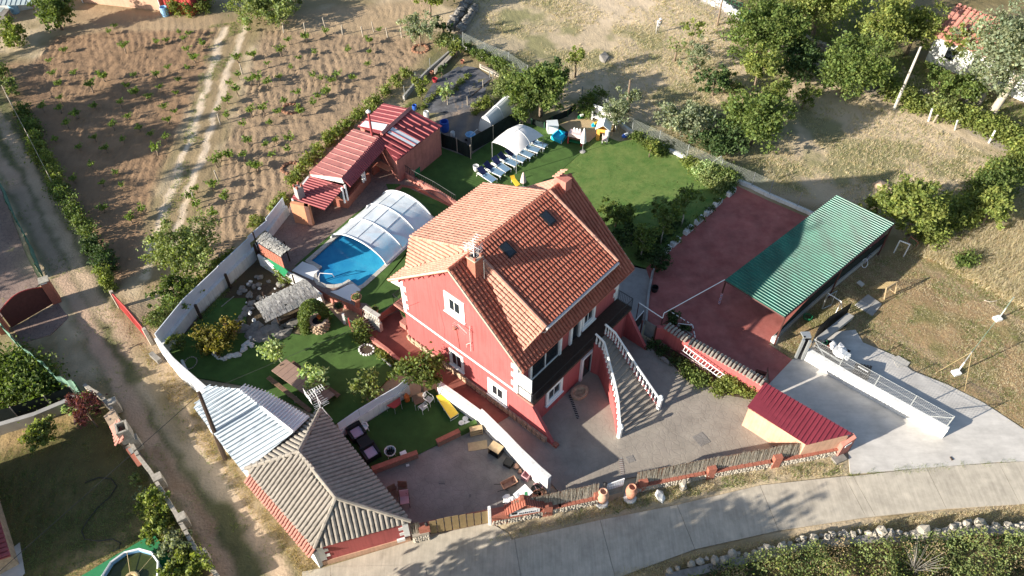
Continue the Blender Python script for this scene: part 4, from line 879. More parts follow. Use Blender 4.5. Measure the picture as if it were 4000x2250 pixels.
g=N.new('ShaderNodeNewGeometry'); nz=N.new('ShaderNodeTexNoise'); nz.inputs['Scale'].default_value=.7; nz.inputs['Detail'].default_value=5; nz.inputs['Distortion'].default_value=1.2; Lk.new(g.outputs['Position'],nz.inputs['Vector'])
cr=N.new('ShaderNodeMix'); cr.data_type='RGBA'; cr.inputs['A'].default_value=(.006,.15,.40,1); cr.inputs['B'].default_value=(.07,.52,.72,1)
sx=N.new('ShaderNodeSeparateXYZ'); Lk.new(g.outputs['Position'],sx.inputs[0]); mp=N.new('ShaderNodeMapRange'); mp.inputs[1].default_value=-12.5; mp.inputs[2].default_value=-5; mp.inputs[3].default_value=-.15; mp.inputs[4].default_value=.55; Lk.new(sx.outputs[0],mp.inputs[0])
md=N.new('ShaderNodeMath'); md.operation='ADD'; md.use_clamp=True; Lk.new(mp.outputs[0],md.inputs[0]); Lk.new(nz.outputs['Fac'],md.inputs[1]); Lk.new(md.outputs[0],cr.inputs['Factor']); Lk.new(cr.outputs['Result'],b.inputs['Base Color'])
rp=N.new('ShaderNodeTexNoise'); rp.inputs['Scale'].default_value=5; Lk.new(g.outputs['Position'],rp.inputs['Vector']); bp=N.new('ShaderNodeBump'); bp.inputs['Distance'].default_value=.02; bp.inputs['Strength'].default_value=.6; Lk.new(rp.outputs['Fac'],bp.inputs['Height']); Lk.new(bp.outputs[0],b.inputs['Normal'])
t=N.new('ShaderNodeBsdfTransparent'); t.inputs[0].default_value=(.35,.75,.95,1); s=N.new('ShaderNodeMixShader'); s.inputs[0].default_value=.78; Lk.new(t.outputs[0],s.inputs[1]); Lk.new(b.outputs[0],s.inputs[2]); Lk.new(s.outputs[0],N['Material Output'].inputs[0])
obj('water',MB().prism(offs(W_,.02),TZ-.16,TZ-.13),wm,pool)
for k in range(3):
    c=al('11',[(470+k*22,600),(480+k*22,670-k*3),(540,705-k*14),(640,690-k*16),(660-k*8,676-k*14),(500+k*30,590)],TZ-.2); obj('pool_step',MB().prism(c,-.5,TZ-.25-k*.12),MT['coping'],pool)
hr=MB(); hr.tube([a('11',478,680,TZ),a('11',474,640,TZ+.5),a('11',482,612,TZ+.75),a('11',575,618,TZ+.7),a('11',590,640,TZ+.1)],.03,6); obj('handrail',hr,MT['metal_white'],pool)
for pts in (al('11',[(272,596),(352,527),(440,560),(478,590),(440,625),(432,668)],TZ),al('11',[(562,755),(620,742),(690,705),(735,695),(790,738),(712,826)],TZ)):
    obj('corner_deck',MB().prism(pts,TZ-.2,TZ+.045),MT['white_paint'],pool)
# strips of artificial turf round the pool
struct('poolside_turf',MB().prism(al('11',[(290,560),(560,325),(740,170),(830,110),(850,128),(600,335),(400,510),(340,560)],TZ),TZ-.1,TZ+.012),MT['turf_art'])
struct('poolside_turf',MB().prism(al('11',[(800,735),(985,570),(1110,450),(1340,230),(1310,170),(1180,90),(1020,25),(980,-60),(1080,-60),(1230,5),(1490,120),(1300,250)],TZ)+[h(4,-5.05,0),h(.2,-5.05,0)]+al('S',[(1140,500),(1100,530),(890,690),(700,520),(500,500)],TZ),TZ-.1,TZ+.012),MT['turf_art'])
struct('brick_edging',MB().prism(al('01',[(1060,1449),(1050,1425),(1100,1395),(1200,1410),(1500,1560),(1490,1575),(1190,1425),(1105,1412),(1075,1449)],TZ),TZ-.05,TZ+.03),MT['brick'])
# arched telescopic cover
cov=thing('pool_cover','arched clear polycarbonate pool cover with white ribs','pool cover',a('11',980,350,TZ))
fe=[(a('11',566,345,TZ),a('11',985,550,TZ),1.25),(a('11',700,235,TZ),a('11',1108,435,TZ),1.35),(a('11',828,130,TZ),a('11',1215,325,TZ),1.42),(a('11',950,38,TZ),a('11',1338,214,TZ),1.5)]
def arch(A_,B_,hh,n=14,off=0):
    out=[]
    for i in range(n+1):
        u=i/n; z=hh*(1-(2*u-1)**2)**.62 if 0<u<1 else 0; out.append(A_.lerp(B_,u)+UZ*(z+off))
    return out
cm=bpy.data.materials.new('polycarbonate'); cm.use_nodes=True; nt=cm.node_tree; N=nt.nodes; Lk=nt.links; b=N['Principled BSDF']; b.inputs['Base Color'].default_value=(.75,.80,.84,1); b.inputs['Roughness'].default_value=.28; b.inputs['Specular IOR Level'].default_value=.8
t=N.new('ShaderNodeBsdfTransparent'); t.inputs[0].default_value=(.9,.95,.97,1); s=N.new('ShaderNodeMixShader')
g=N.new('ShaderNodeNewGeometry'); nz=N.new('ShaderNodeTexNoise'); nz.inputs['Scale'].default_value=.8; nz.inputs['Detail'].default_value=4; Lk.new(g.outputs['Position'],nz.inputs['Vector']); mr=N.new('ShaderNodeMapRange'); mr.inputs[1].default_value=.35; mr.inputs[2].default_value=.65; mr.inputs[3].default_value=.6; mr.inputs[4].default_value=.88; Lk.new(nz.outputs['Fac'],mr.inputs[0]); Lk.new(mr.outputs[0],s.inputs[0])
Lk.new(t.outputs[0],s.inputs[1]); Lk.new(b.outputs[0],s.inputs[2]); Lk.new(s.outputs[0],N['Material Output'].inputs[0]); MT['poly']=cm
for k in range(3):
    A0=arch(*fe[k],off=-.02+k*.0); A1=arch(*fe[k+1],off=-.06)
    for j in range(4):
        i0,i1=[0,4,7,10][j],[4,7,10,14][j]
        m=MB(); vs=[];
        for i in range(i0,i1+1): vs+=[A0[i],A1[i]]
        m.add(vs,[(2*q,2*q+1,2*q+3,2*q+2) for q in range(i1-i0)]); obj('panel',m,MT['poly'],cov,smooth=True)
    m=MB()
    for i in (4,7,10): m.tube([A0[i]+UZ*.02,A1[i]+UZ*.02],.022,4)
    obj('purlin',m,MT['metal_white'],cov)
for k in range(4):
    A0=arch(*fe[k],n=20); m=MB(); m.tube(A0,.065 if k in(0,3) else .05,6); obj('rib',m,MT['metal_white'],cov)
for q in (0,1):
    m=MB(); m.tube([f_[q]+UZ*.05 for f_ in fe],.05,4); obj('rail',m,MT['metal_white'],cov)
e_=arch(*fe[3]); m=MB(); m.add(e_,[tuple(range(len(e_)))]); obj('end_panel',m,MT['poly'],cov)
# railing wall between terrace and lawn
rw=thing('railing_wall','low pink wall with black iron railing between pool and lounger lawn','wall',a('01',1060,1290,TZ))
rp_=[a('01',1052,1290,TZ),a('01',1200,1390,TZ),a('01',1350,1470,TZ),a('11',1505,120,TZ)]
obj('wall',wallmesh(rp_,-.1,TZ+.5,.25),MT['render_pink'],rw)
for i in range(3): railing(rw,Vector((*rp_[i].xy,TZ+.5))+HA*.1,Vector((*rp_[i+1].xy,TZ+.5))+HA*.1,.75,sp=.22,r=.022)
obj('wall_post',MB().box(a('01',1050,1265,TZ)+UZ*.6,.35,.35,1.4,rz=-.8),MT['brick'],rw)
# low wall and balustrade on the garden side, steps down to the walkway
gw=thing('garden_retaining_wall','low white wall with narrow coping between pool terrace and pond garden','wall',a('L',1120,130,0))
obj('wall',wallmesh([Vector((p.x,p.y,0)) for p in al('L',[(1115,130),(1290,240),(1400,300),(1600,400),(1800,560)],TZ+.3)],-.1,TZ+.32,.16),MT['render_white'],gw)
st=thing('terrace_steps','brown striped steps between the flower pots leading up to the pool terrace','steps',a('S',660,860,0))
s0,s1,s2,s3=a('S',450,850,TZ),a('S',700,745,TZ),a('S',880,915,.1),a('S',700,965,.1)
for k in range(6):
    f0,f1=k/6,(k+1)/6; L0,L1=s0.lerp(s3,f0),s0.lerp(s3,f1); R0,R1=s1.lerp(s2,f0),s1.lerp(s2,f1)
    obj('step',MB().prism([L0,R0,R1,L1],-.1,TZ*(1-k/6)-.02),MT['wood_brown'],st); nz_=MB().slab([Vector((p.x,p.y,TZ*(1-k/6)-.015)) for p in (L1,R1,R1.lerp(R0,.2),L1.lerp(L0,.2))],UZ*.03); obj('nosing',nz_,MT['fabric_pinkish'],st)
bl=thing('balustrade','short stone balustrade with coping beside the terrace steps','balustrade',a('S',760,750,0))
b0,b1=a('S',640,590,TZ+.9),a('S',870,735,TZ+.9); b0.z=b1.z=0; d=(b1-b0).normalized(); L=(b1-b0).length
obj('base',MB().frame(b0+UZ*(.0),d*L,Vector((-d.y,d.x,0))*.28,UZ*(TZ+.1)),MT['coping'],bl)
for k in range(2): obj('coping',MB().frame(b0+UZ*(TZ+.78)+d*(k*L/2+.01),d*(L/2-.02),Vector((-d.y,d.x,0))*.32,UZ*.1),MT['coping'],bl)
for k in range(8): obj('baluster',MB().lathe(b0+d*((k+.5)*L/8)+Vector((-d.y,d.x,0))*.14+UZ*(TZ+.1),[(.08,0),(.05,.1),(.09,.3),(.05,.5),(.07,.68)],7),MT['coping'],bl)
gf_=thing('garden_fence','small green wire fence with red posts beside the terrace steps','fence',a('S',440,880,0))
gp_=al('S',[(350,700),(430,760),(560,830),(600,930)],.9)
for i in range(3): railing(gf_,Vector((*gp_[i].xy,.05)),Vector((*gp_[i+1].xy,.05)),.8,mt='metal_green',sp=.15,nm='rail_panel')
for p in gp_[1:3]: obj('post',MB().box(Vector((p.x,p.y,.5)),.09,.09,1.0),MT['metal_red'],gf_)
obj('post',MB().box(Vector((gp_[0].x,gp_[0].y,.5)),.16,.16,1.1),MT['render_white'],gf_)
def pot(name,label,loc,r,hh,mt,leaf=None,group=None,nl=160,soil=True,lh=.25):
    t=thing(name,label,'plant pot',loc,group); obj('vessel',MB().lathe(loc,[(r*.6,0),(r*.95,hh*.9),(r*1.08,hh*.9),(r*1.08,hh),(r*.9,hh),(r*.85,hh*.85)],12),MT[mt],t)
    if leaf:
        P,c=crown_pts([(loc[0],loc[1],loc[2]+hh+lh*.3,r*.8,r*.8,lh*.6)],nl,.3,14,.5); mesh_obj('plant',leaves('plant',P,.09,LM[leaf],clumpcol=c),t)
    return t
pot('flower_pot','round terracotta pot of dry grass at the balustrade end',a('S',560,480,TZ+.55),.36,.4,'terracotta','olive',lh=.15)
pot('flower_pot','round terracotta pot of green plants on the white post by the lawn',a('S',295,620,.95),.36,.45,'terracotta','dark',lh=.12)
pot('flower_pot','pale belly-shaped clay pot on the grass behind the balustrade',a('S',840,670,TZ),.24,.45,'clay_pale','green',lh=.2)
obj('pot_stand',MB().box(a('S',575,560,TZ)+UZ*.25,.3,.3,.55),MT['brick'],bl)
# fish pond corner bed with white scalloped edging
rb_=thing('round_flower_bed','round flower bed with white scalloped edging at the corner of the lawn','flower bed',a('S',700,1220,.08))
ring=al('S',[(590,1200),(600,1260),(640,1300),(720,1305),(790,1280),(825,1230),(800,1180),(740,1150),(650,1150)],.1)
obj('soil',MB().prism(ring,.05,.14),MT['soil_dark'],rb_)
for i in range(len(ring)):
    A_,B_=ring[i],ring[(i+1)%len(ring)]; k=max(1,int((B_-A_).length/.16))
    for q_ in range(k): obj('edging_block',MB().lathe(A_.lerp(B_,(q_+.5)/k)-UZ*.03,[(.08,0),(.08,.1),(.05,.15)],6),MT['render_white'],rb_)
bush('shrub','dark green shrub beside the round bed at the foot of the steps','shrub',al('S',[(640,1080),(700,1110),(650,1000)]),.55,1.2,'green',900,.11)
bush('rose_bush','yellow-green rose bush growing over a clay pot by the steps','shrub',al('S',[(620,960)]),.4,1.3,'bright',350,.1)
# garden edge wall along the red walkway
ew=thing('walkway_wall','low pale pink wall with broken white top between walkway and lawn','wall',a('S',960,1220,0))
obj('wall',wallmesh(al('S',[(760,1100),(860,1180),(1010,1290),(1130,1400),(1250,1490)]),-.1,.45,.22),MT['render_pink'],ew)
bush('border_plants','low yellow-green border plants along the walkway wall','plant',al('S',[(930,1290),(990,1340),(1060,1400),(1120,1440)]),.4,.4,'bright',700,.1)
bk_=MB(); prev=None
for x,y in ((900,1320),(960,1390),(1020,1440),(1060,1480)):
    p=a('S',x,y,.1)
    if prev: bk_.frame(prev,p-prev,Vector((.1,.05,0)),UZ*.1)
    prev=p
tag(obj('bed_kerb',bk_,MT['render_white']),'thin white kerb round the border plants on the lawn','kerb')
# ---------------- white boundary wall ----------------
bw_=thing('boundary_wall','long white boundary wall with blue-grey upper panels beside the lane','wall',a('L',0,1100,0))
inn=[a('L',150,1200,0),a('L',440,830,0),a('L',800,480,0),a('L',1120,175,0)]; inn2=[a('11',140,335,0),a('Q',160,1030,.0)]
ww=[inn[3],inn[2],inn[1],inn[0]]
base=[Vector((p.x,p.y,0)) for p in (inn[0],inn[1],inn[2],inn[3],a('11',130,330,TZ),a('11',255,170,TZ))]
obj('lower_wall',wallmesh(base,-.2,[1.0]*4+[1.6,1.7],.28),MT['render_white'],bw_)
up=[p+Vector((-.22,.16,0)) for p in base]
dd=[]
for i in range(len(up)-1):
    A_,B_=up[i],up[i+1]; L=(B_-A_).length; n_=max(1,round(L/2.0)); zt=[2.0,2.0,2.05,2.2,2.4][i]
    for k in range(n_):
        d=(B_-A_)/n_; p=A_+d*k; obj('upper_panel',MB().frame(p+UZ*(.98 if i<3 else 1.55)+d*.004,d*.992,Vector((-d.y,d.x,0)).normalized()*.06,UZ*(zt-(.98 if i<3 else 1.55))),MT['white_blue'],bw_)
for x,y,x2,y2 in ((500,810,440,700),(815,480,765,370),(1120,165,1100,70)):
    p=a('L',x,y,0); obj('black_post',MB().box(Vector((p.x,p.y,.75))+Vector((.12,-.05,0)),.16,.16,1.5),MT['wood_dark'],bw_)
front=[Vector((p.x,p.y,0)) for p in (a('L',5,1030,2.0),a('L',180,1250,1.95),a('L',300,1360,1.95),a('D',776,1500,2.0),a('D',810,1530,2.0))]
obj('lane_face',wallmesh(front,-.2,[2.0,1.98,1.98,2.0,2.0],.2),MT['render_white'],bw_)
# ---------------- pond garden ----------------
pg=thing('pond','dry garden pond edged with stones between the thatched shelter and white wall','pond',a('L',1050,600,0))
obj('liner',MB().prism(al('L',[(1060,520),(1140,450),(1330,440),(1400,480),(1200,600),(1080,640)]),.0,.06),MT['soil_dark'],pg)
q=random.Random(5)
ed=[(1040,640),(1050,560),(1080,480),(1140,430),(1230,425),(1330,440),(1380,430),(1000,520),(940,520),(960,480),(1020,440),(1130,380),(1000,700),(960,780),(920,850),(880,900),(1060,680),(1140,600),(1220,570)]
for i in range(len(ed)):
    x,y=ed[i]
    for k in range(2): obj('edge_stone',MB().rock(a('L',x+q.uniform(-22,22),y+q.uniform(-22,22),.1),q.uniform(.14,.30),(1.2,.9,.6),i*3+k),MT['stone_grey'],pg)
for (x,y,r) in ((1015,440,.14),(1045,415,.16),(1140,490,.16),(1195,575,.15),(1310,490,.1),(1000,640,.1),(1290,550,.13),(1040,755,.2),(1080,830,.2)): obj('white_stone',MB().rock(a('L',x,y,.15),r,(1,.8,.7),x),MT['render_white'],pg)
rk=thing('rock_bank','dark rounded rock bank between the pond and the lawn','rocks',a('L',1150,960,0))
for i,(x,y,r) in enumerate(((960,930,.55),(1050,980,.5),(1120,1010,.6),(1210,960,.6),(1300,930,.6),(1390,980,.55),(1210,1030,.4),(900,900,.4),(1430,960,.4),(1100,920,.5),(1330,870,.5),(1480,850,.5),(1550,820,.4))): obj('rock',MB().rock(a('L',x,y,.02),r,(1.3,1,.5),i+50),MT['stone_grey'],rk)
wr=thing('stone_border','curved border of white stones round the variegated shrub','stones',a('L',800,1200,0))
for i,(x,y) in enumerate(((650,1190),(675,1215),(700,1235),(735,1245),(770,1245),(800,1225),(830,1215),(870,1210),(900,1200),(925,1205),(955,1160),(985,1140),(960,1140),(1000,1080),(1020,1060),(1050,1090),(1045,1020),(1060,1110),(985,1100))):
    obj('stone',MB().rock(a('L',x,y,.1),random.uniform(.13,.27),(1,.9,.8),i+90),MT['render_white'],wr)
tree('variegated_shrub','round variegated yellow and reddish shrub inside the white stone border','shrub',a('L',700,1090,0),1.45,2.0,'rusty',3600,.13,9,.08,zc=1.0,spread=.8)
tree('shrub','small yellow-green shrub in the corner by the white boundary wall','shrub',a('L',320,1150,0),.75,1.3,'bright',900,.12,5,.05,zc=.8)
stt=thing('garden_statue','pale weathered garden statue of twisted stone beside the variegated shrub','statue',a('L',830,960,0)); p=a('L',830,985,0)
obj('figure',MB().rock(p+UZ*.35,.32,(.8,.7,1.6),4).rock(p+Vector((.25,.1,.25)),.25,(1.5,.6,.7),5).rock(p+Vector((-.2,.15,.8)),.2,(.7,.7,1.5),6).rock(p+Vector((.35,-.2,.3)),.2,(1,.7,.6),7),MT['clay_pale'],stt)
tag(obj('white_tube',MB().tube([a('L',365,1395,.12),a('L',305,1265,.12)],.10,8),MT['plastic_white']),'white plastic tube lying on the dark lawn by the boundary wall','tube')
m=MB()
for i in range(22): 
    an_=i/22*6.28; m.rock(a('L',395,1290,.12)+Vector((math.cos(an_)*.42,math.sin(an_)*.5,0)),.06,(1,1,.6),i)
tag(obj('stone_ring',m,MT['stone_pale']),'small ring of pale pebbles on the dark lawn','stones')
m=MB()
for i in range(16): m.rock(a('L',735+i*8.5,680-i*7,.1),.045,(1,1,.6),i)
tag(obj('pebble_row',m,MT['stone_pale'],kind='stuff'),'short row of tiny pebbles beyond the variegated shrub','pebbles')
# thatched shelter over the pond path
def thatch(name,label,P,mt,posts,zp,z0,dirn=None,n=900,bulge=.25):
    t=thing(name,label,'shelter',(P[0].x,P[0].y,z0)); A_,B_,C_,D_=P
    nn=8; m=MB(); vs=[]
    for i in range(nn+1):
        u=i/nn; z=bulge*(1-(2*u-1)**2); vs+=[A_.lerp(D_,u)+UZ*z,B_.lerp(C_,u)+UZ*z]
    m.add(vs,[(2*i,2*i+1,2*i+3,2*i+2) for i in range(nn)]); m.add([v-UZ*.08 for v in vs],[(2*i,2*i+2,2*i+3,2*i+1) for i in range(nn)]); obj('thatch_roof',m,MT[mt],t)
    X=(B_-A_); Yv=(D_-A_); V=[];F=[];col=[]
    for i in range(n):
        u,v=random.random(),random.random(); L=random.uniform(.08,.2); z=bulge*(1-(2*v-1)**2)
        p=A_.lerp(B_,u).lerp(D_.lerp(C_,u),v)+UZ*(z+random.uniform(.0,.05)); v2=min(1.05,v+L); q_=A_.lerp(B_,u).lerp(D_.lerp(C_,u),v2)+UZ*(bulge*(1-(2*v2-1)**2)+random.uniform(.0,.05))
        w=X.normalized()*random.uniform(.015,.05); k=len(V); V+=[p-w,p+w,q_+w,q_-w]; F.append((k,k+1,k+2,k+3)); c=random.uniform(.6,1.15); col+=[(c,c,c)]*4
    mesh_obj('straw',mesh_np('straw',np.array([tuple(v) for v in V]),np.array(F),MT[mt],np.array(col)),t,kind='stuff')
    for p in posts: obj('post',MB().tube([Vector((p.x,p.y,z0-.1)),Vector((p.x,p.y,zp))],.06,6),MT['wood_dark'],t)
    return t
P=[a('L',1085,650,2.3),a('L',1620,385,2.3),a('L',1790,565,2.1),a('L',1205,842,2.1)]
sh=thatch('thatched_shelter','grey thatched shelter with black posts beside the hedge ring',P,'thatch_grey',[a('L',1365,900,.0),a('L',1590,780,0),a('L',1250,740,0),a('L',1560,560,0)],2.1,0,n=1500)
m=MB(); m.tube([a('L',1340,790,1.2),a('L',1580,690,1.2)],.05,4); m.tube([a('L',1350,840,.7),a('L',1580,745,.7)],.05,4); m.frame(a('L',1370,880,.15),a('L',1575,780,.15)-a('L',1370,880,.15),Vector((.05,.05,0)),UZ*.5); obj('bench_rail',m,MT['wood_dark'],sh)
P=[a('11',5,370,TZ+2.1),a('11',72,290,TZ+2.1),a('11',262,430,TZ+2.1),a('11',190,487,TZ+2.0)]
P=[P[1],P[2],P[3],P[0]]
s2=thatch('straw_shelter','small straw-roofed shade with red trellis side beside the poolside chairs',P,'thatch_grey',[a('11',200,560,TZ),a('11',255,520,TZ),a('11',25,450,TZ)],TZ+2.0,TZ,n=700,bulge=.06)
m=MB(); A_,B_=a('11',20,395,TZ+1.9),a('11',192,500,TZ+1.9)
for i in range(9): m.tube([A_.lerp(B_,i/8),A_.lerp(B_,i/8)-UZ*1.0],.02,4)
for i in range(5): m.tube([A_-UZ*i*.25,B_-UZ*i*.25],.02,4)
m.slab([A_-HB*.03,B_-HB*.03,B_-HB*.03-UZ*1,A_-HB*.03-UZ*1],HA*.02); obj('trellis',m,MT['brick'],s2)
m=MB(); m.slab(al('11',[(75,455),(200,560),(240,600)],TZ+.9)+al('11',[(215,640),(120,560),(60,480)],TZ+.1),HA*.03); tag(obj('green_netting',m,MT['plastic_green']),'bright green netting strip below the small straw shade','netting')
bush('hedge_weeds','green climbing plants on the garden side of the low terrace wall','shrub',al('L',[(1400,380),(1430,430),(1220,180),(1300,260)]),.45,1.0,'bright',900,.1)
# topiary ring and stone well
wl=thing('stone_well','round rough stone garden well with a dark opening under a hedge ring','well',a('L',1800,900,0)); p=a('L',1795,910,0)
N_l=16
obj('shaft',MB().lathe(p,[(.66,0),(.60,.85),(.42,.85),(.42,.3)],14),MT['mortar'],wl); obj('opening',MB().lathe(p+UZ*.7,[(.44,0),(.44,.01)],14),MT['metal_black'],wl)
for r_ in range(5):
    for k in range(15):
        an_=(k+.5*(r_%2))/15*6.283; c=p+Vector((math.cos(an_)*.63,math.sin(an_)*.63,.09+r_*.17)); obj('stone',MB().rock(c,.14,(1,.7,.7),r_*20+k),MT['stone_warm'],wl)
hd=thing('topiary_ring','clipped hedge grown into an upright ring arching over the stone well','topiary',a('L',1720,930,0))
PP=[]; c0=a('L',1650,950,0); c1=a('L',1860,850,0); dx=(c1-c0)/2; dx.z=0
for i in range(6500):
    t_=rng.uniform(-.25,math.pi+.25); rr=.30*math.sqrt(rng.random())+.05; ph=rng.uniform(0,6.283); cx=math.cos(t_); cz=math.sin(t_)
    q_=c0.lerp(c1,.5)-dx*cx+UZ*(cz*1.25+1.0)
    PP.append(tuple(q_+(-dx.normalized()*cx+UZ*cz)*rr*math.cos(ph)+Vector((-dx.y,dx.x,0)).normalized()*rr*1.5*math.sin(ph)))
for sg in (-1,1):
    for i in range(1200): q_=c0.lerp(c1,.5)+dx*sg; PP.append((q_.x+rng.normal()*.14,q_.y+rng.normal()*.25,rng.uniform(.0,1.1)))
mesh_obj('foliage',leaves('foliage',np.array(PP),.09,LM['green']),hd); obj('stem',MB().tube([c0-UZ*.1,c0+UZ*1.0],.07,6),MT['bark'],hd)
tag(obj('red_flowerpot',MB().lathe(p+UZ*.87+Vector((.1,.1,0)),[(.1,0),(.17,.22),(.14,.22)],8),MT['plastic_orange']),'small orange-red flowerpot on the rim of the stone well','plant pot')
# ---------------- long garden table with two fig trees growing through it ----------------
tb_=thing('garden_table','very long brown garden table with two fig trees through its top','table',a('B',900,800,.08))
tp=al('B',[(425,375),(645,200),(1385,738),(1165,905)],.80); obj('tabletop',MB().slab(tp,UZ*-.06),MT['wood_table'],tb_)
for u,v in ((.12,.2),(.12,.8),(.5,.2),(.5,.8),(.88,.2),(.88,.8)):
    q_=tp[0].lerp(tp[3],u).lerp(tp[1].lerp(tp[2],u),v); obj('leg',MB().box(Vector((q_.x,q_.y,.4)),.1,.1,.75,rz=-.5),MT['wood_dark'],tb_)
for k in range(9): 
    u=(k+1)/10; A_=tp[0].lerp(tp[3],u);B_=tp[1].lerp(tp[2],u); obj('plank_joint',MB().frame(A_+UZ*.0005,(B_-A_),Vector((.012,-.008,0)),UZ*.003),MT['wood_dark'],tb_)
for (x0_,y0_,x1_,y1_),lb in (((400,450,1040,960),'long low brown bench on the lane side of the garden table'),((760,225,1470,735),'long dark bench on the lawn side of the garden table')):
    bn=thing('bench',lb,'bench',a('B',(x0_+x1_)/2,(y0_+y1_)/2,.08)); A_,B_=a('B',x0_,y0_,.45),a('B',x1_,y1_,.45); n_=Vector((B_.y-A_.y,A_.x-B_.x,0)).normalized()*.3
    for k in range(3): obj('seat_plank',MB().slab([A_+n_*(k/3),B_+n_*(k/3),B_+n_*((k+.9)/3),A_+n_*((k+.9)/3)],UZ*-.05),MT['wood_brown'],bn)
    for u in (.1,.5,.9): obj('leg',MB().box(A_.lerp(B_,u)+n_*.5-UZ*.22,.25,.08,.4),MT['stone_grey'],bn)
tag(obj('concrete_block',MB().box(a('B',790,815,.2),.25,.35,.25,.4),MT['concrete_grey']),'pale concrete block under the lane-side bench','block')
def fig(lb,code,x,y,r,hh,n,lean=(0,0),leaf='pale'): return tree('fig_tree',lb,'tree',a(code,x,y,.05),r,hh,leaf,n,.17,7,.05,bark='bark_pale',lean=lean,spread=.75,clump=.3,ncl=60,zc=hh*.78,limbs=5)
fig('young fig tree growing through the far end of the garden table','B',620,350,.8,2.2,620,(-.35,.25))
fig('young fig tree growing through the near end of the garden table','B',1190,755,.72,2.3,600,(-.15,.15))
fig('fig tree beside the patio partition wall at the lawn corner','B',1880,830,.95,2.0,900,(0,0),'olive')
tree('loquat_tree','broad dark green tree over the corner where the white walls meet','tree',a('T',830,100,0),1.35,2.6,'green',2600,.16,8,.09,zc=1.9,spread=.95,clump=.22,lean=(.0,.35))
# ---------------- patio partition walls ----------------
pw=thing('patio_wall','white two-tone partition wall between lawn and dark patio turf','wall',a('T',300,300,0))
pp=al('T',[(-30,590),(170,450),(380,320),(600,190),(700,100)]); obj('lower_wall',wallmesh(pp,-.1,.95,.16),MT['render_white'],pw)
obj('upper_panel',wallmesh([p+Vector((-.06,.06,0)) for p in pp],.94,1.6,.05),MT['white_blue'],pw)
for x,y in ((160,365),(500,140)): p=a('T',x,y,.6); obj('black_strip',MB().box(Vector((p.x,p.y-.04,1.15)),.07,.05,.9),MT['metal_black'],pw)
p2=thing('courtyard_wall','long bright white wall running from the loquat tree down to the reed fence','wall',a('T',1450,500,0))
q1=al('T',[(1000,140),(1200,280),(1400,430)]); q2=al('T',[(1480,500),(1700,720),(1850,880),(2060,1085),(2170,1180)])
obj('rear_section',wallmesh(q1+[a('T',1440,462)],-.1,1.45,-.3 if False else .3),MT['render_white'],p2)
obj('front_section',wallmesh([a('T',1440,462)]+q2,-.1,1.75,.3),MT['render_white'],p2)
# ---------------- patio things ----------------
def at_(code,x,y,z=0): return a(code,x,y,z)
def seatchair(name,label,mt,frame_mt,cat='chair'):
    t=thing(name,label,cat); obj('seat',MB().box((0,0,.43),.46,.46,.04),MT[mt],t); b=MB().slab([(-.23,.20,.45),(.23,.20,.45),(.23,.30,.9),(-.23,.30,.9)],(0,.03,0)); obj('backrest',b,MT[mt],t)
    for i in(-1,1):
        for j in(-1,1): obj('leg',MB().tube([(i*.21,j*.21,.42),(i*.24,j*.25,0)],.018,5),MT[frame_mt],t)
        obj('armrest',MB().tube([(i*.25,-.2,.42),(i*.26,-.2,.64),(i*.25,.26,.66)],.018,5),MT[frame_mt],t)
    return Proto(t)
PZ=.12
def metalchair():
    t=thing('metal_chair','white metal garden chair facing the yellow lounger','chair')
    for k in range(6): obj('seat_slat',MB().box((0,-.2+k*.08,.42),.42,.05,.015),MT['metal_white'],t)
    f=MB()
    for i in(-1,1): f.tube([(i*.22,-.24,0),(i*.22,-.22,.42),(i*.25,-.1,.62),(i*.25,.2,.66),(i*.2,.3,.86)],.016,5); f.tube([(i*.22,.24,0),(i*.22,.2,.42)],.016,5)
    f.tube([(-.2,.3,.86),(0,.34,.92),(.2,.3,.86)],.016,5); obj('frame',f,MT['metal_white'],t)
    obj('back_panel',MB().slab([(-.12,.26,.55),(.12,.26,.55),(.12,.32,.86),(-.12,.32,.86)],(0,.02,0)),MT['metal_white'],t); return Proto(t)
mc=metalchair(); mc.put(a('T',840,285,PZ),-2.4,label='white metal garden chair nearer the middle of the patio turf',group='white metal chairs on the patio turf')
mc.put(a('T',905,205,PZ),1.0,label='white metal garden chair tight against the dark folding table',group='white metal chairs on the patio turf')
tl=thing('folding_table','small red-topped table against the patio partition wall','table',a('T',520,260,PZ))
tp=al('T',[(440,235),(585,140),(598,210),(525,262)],.75); obj('tabletop',MB().slab(tp,UZ*-.04),MT['metal_red'],tl)
for p in tp: obj('leg',MB().tube([p,Vector((p.x,p.y,PZ))],.02,5),MT['metal_grey'],tl)
tl=thing('folding_table','dark brown square folding table under the loquat tree','table',a('T',790,180,PZ))
tp=al('T',[(712,128),(830,88),(858,182),(748,225)],.75); obj('tabletop',MB().slab(tp,UZ*-.04),MT['wood_brown'],tl)
for p in tp: obj('leg',MB().tube([p,Vector((p.x,p.y,PZ))],.02,5),MT['metal_grey'],tl)
t=thing('gas_bottle','orange gas bottle beside the patio partition wall','gas bottle',a('T',665,180,PZ)); p=a('T',665,180,PZ)
obj('cylinder',MB().lathe(p,[(.14,0),(.17,.04),(.17,.5),(.12,.58),(.05,.6)],10),MT['plastic_orange'],t); obj('collar',MB().lathe(p+UZ*.6,[(.1,0),(.1,.1)],8),MT['plastic_orange'],t)
t=thing('sun_lounger','yellow folding sun bed on white metal frame on the patio turf','sun lounger',a('T',1100,290,PZ))
A_=al('T',[(978,140),(1060,120),(1218,320),(1132,375)],.42); hd_=A_[0].lerp(A_[3],.25); hd2=A_[1].lerp(A_[2],.25)
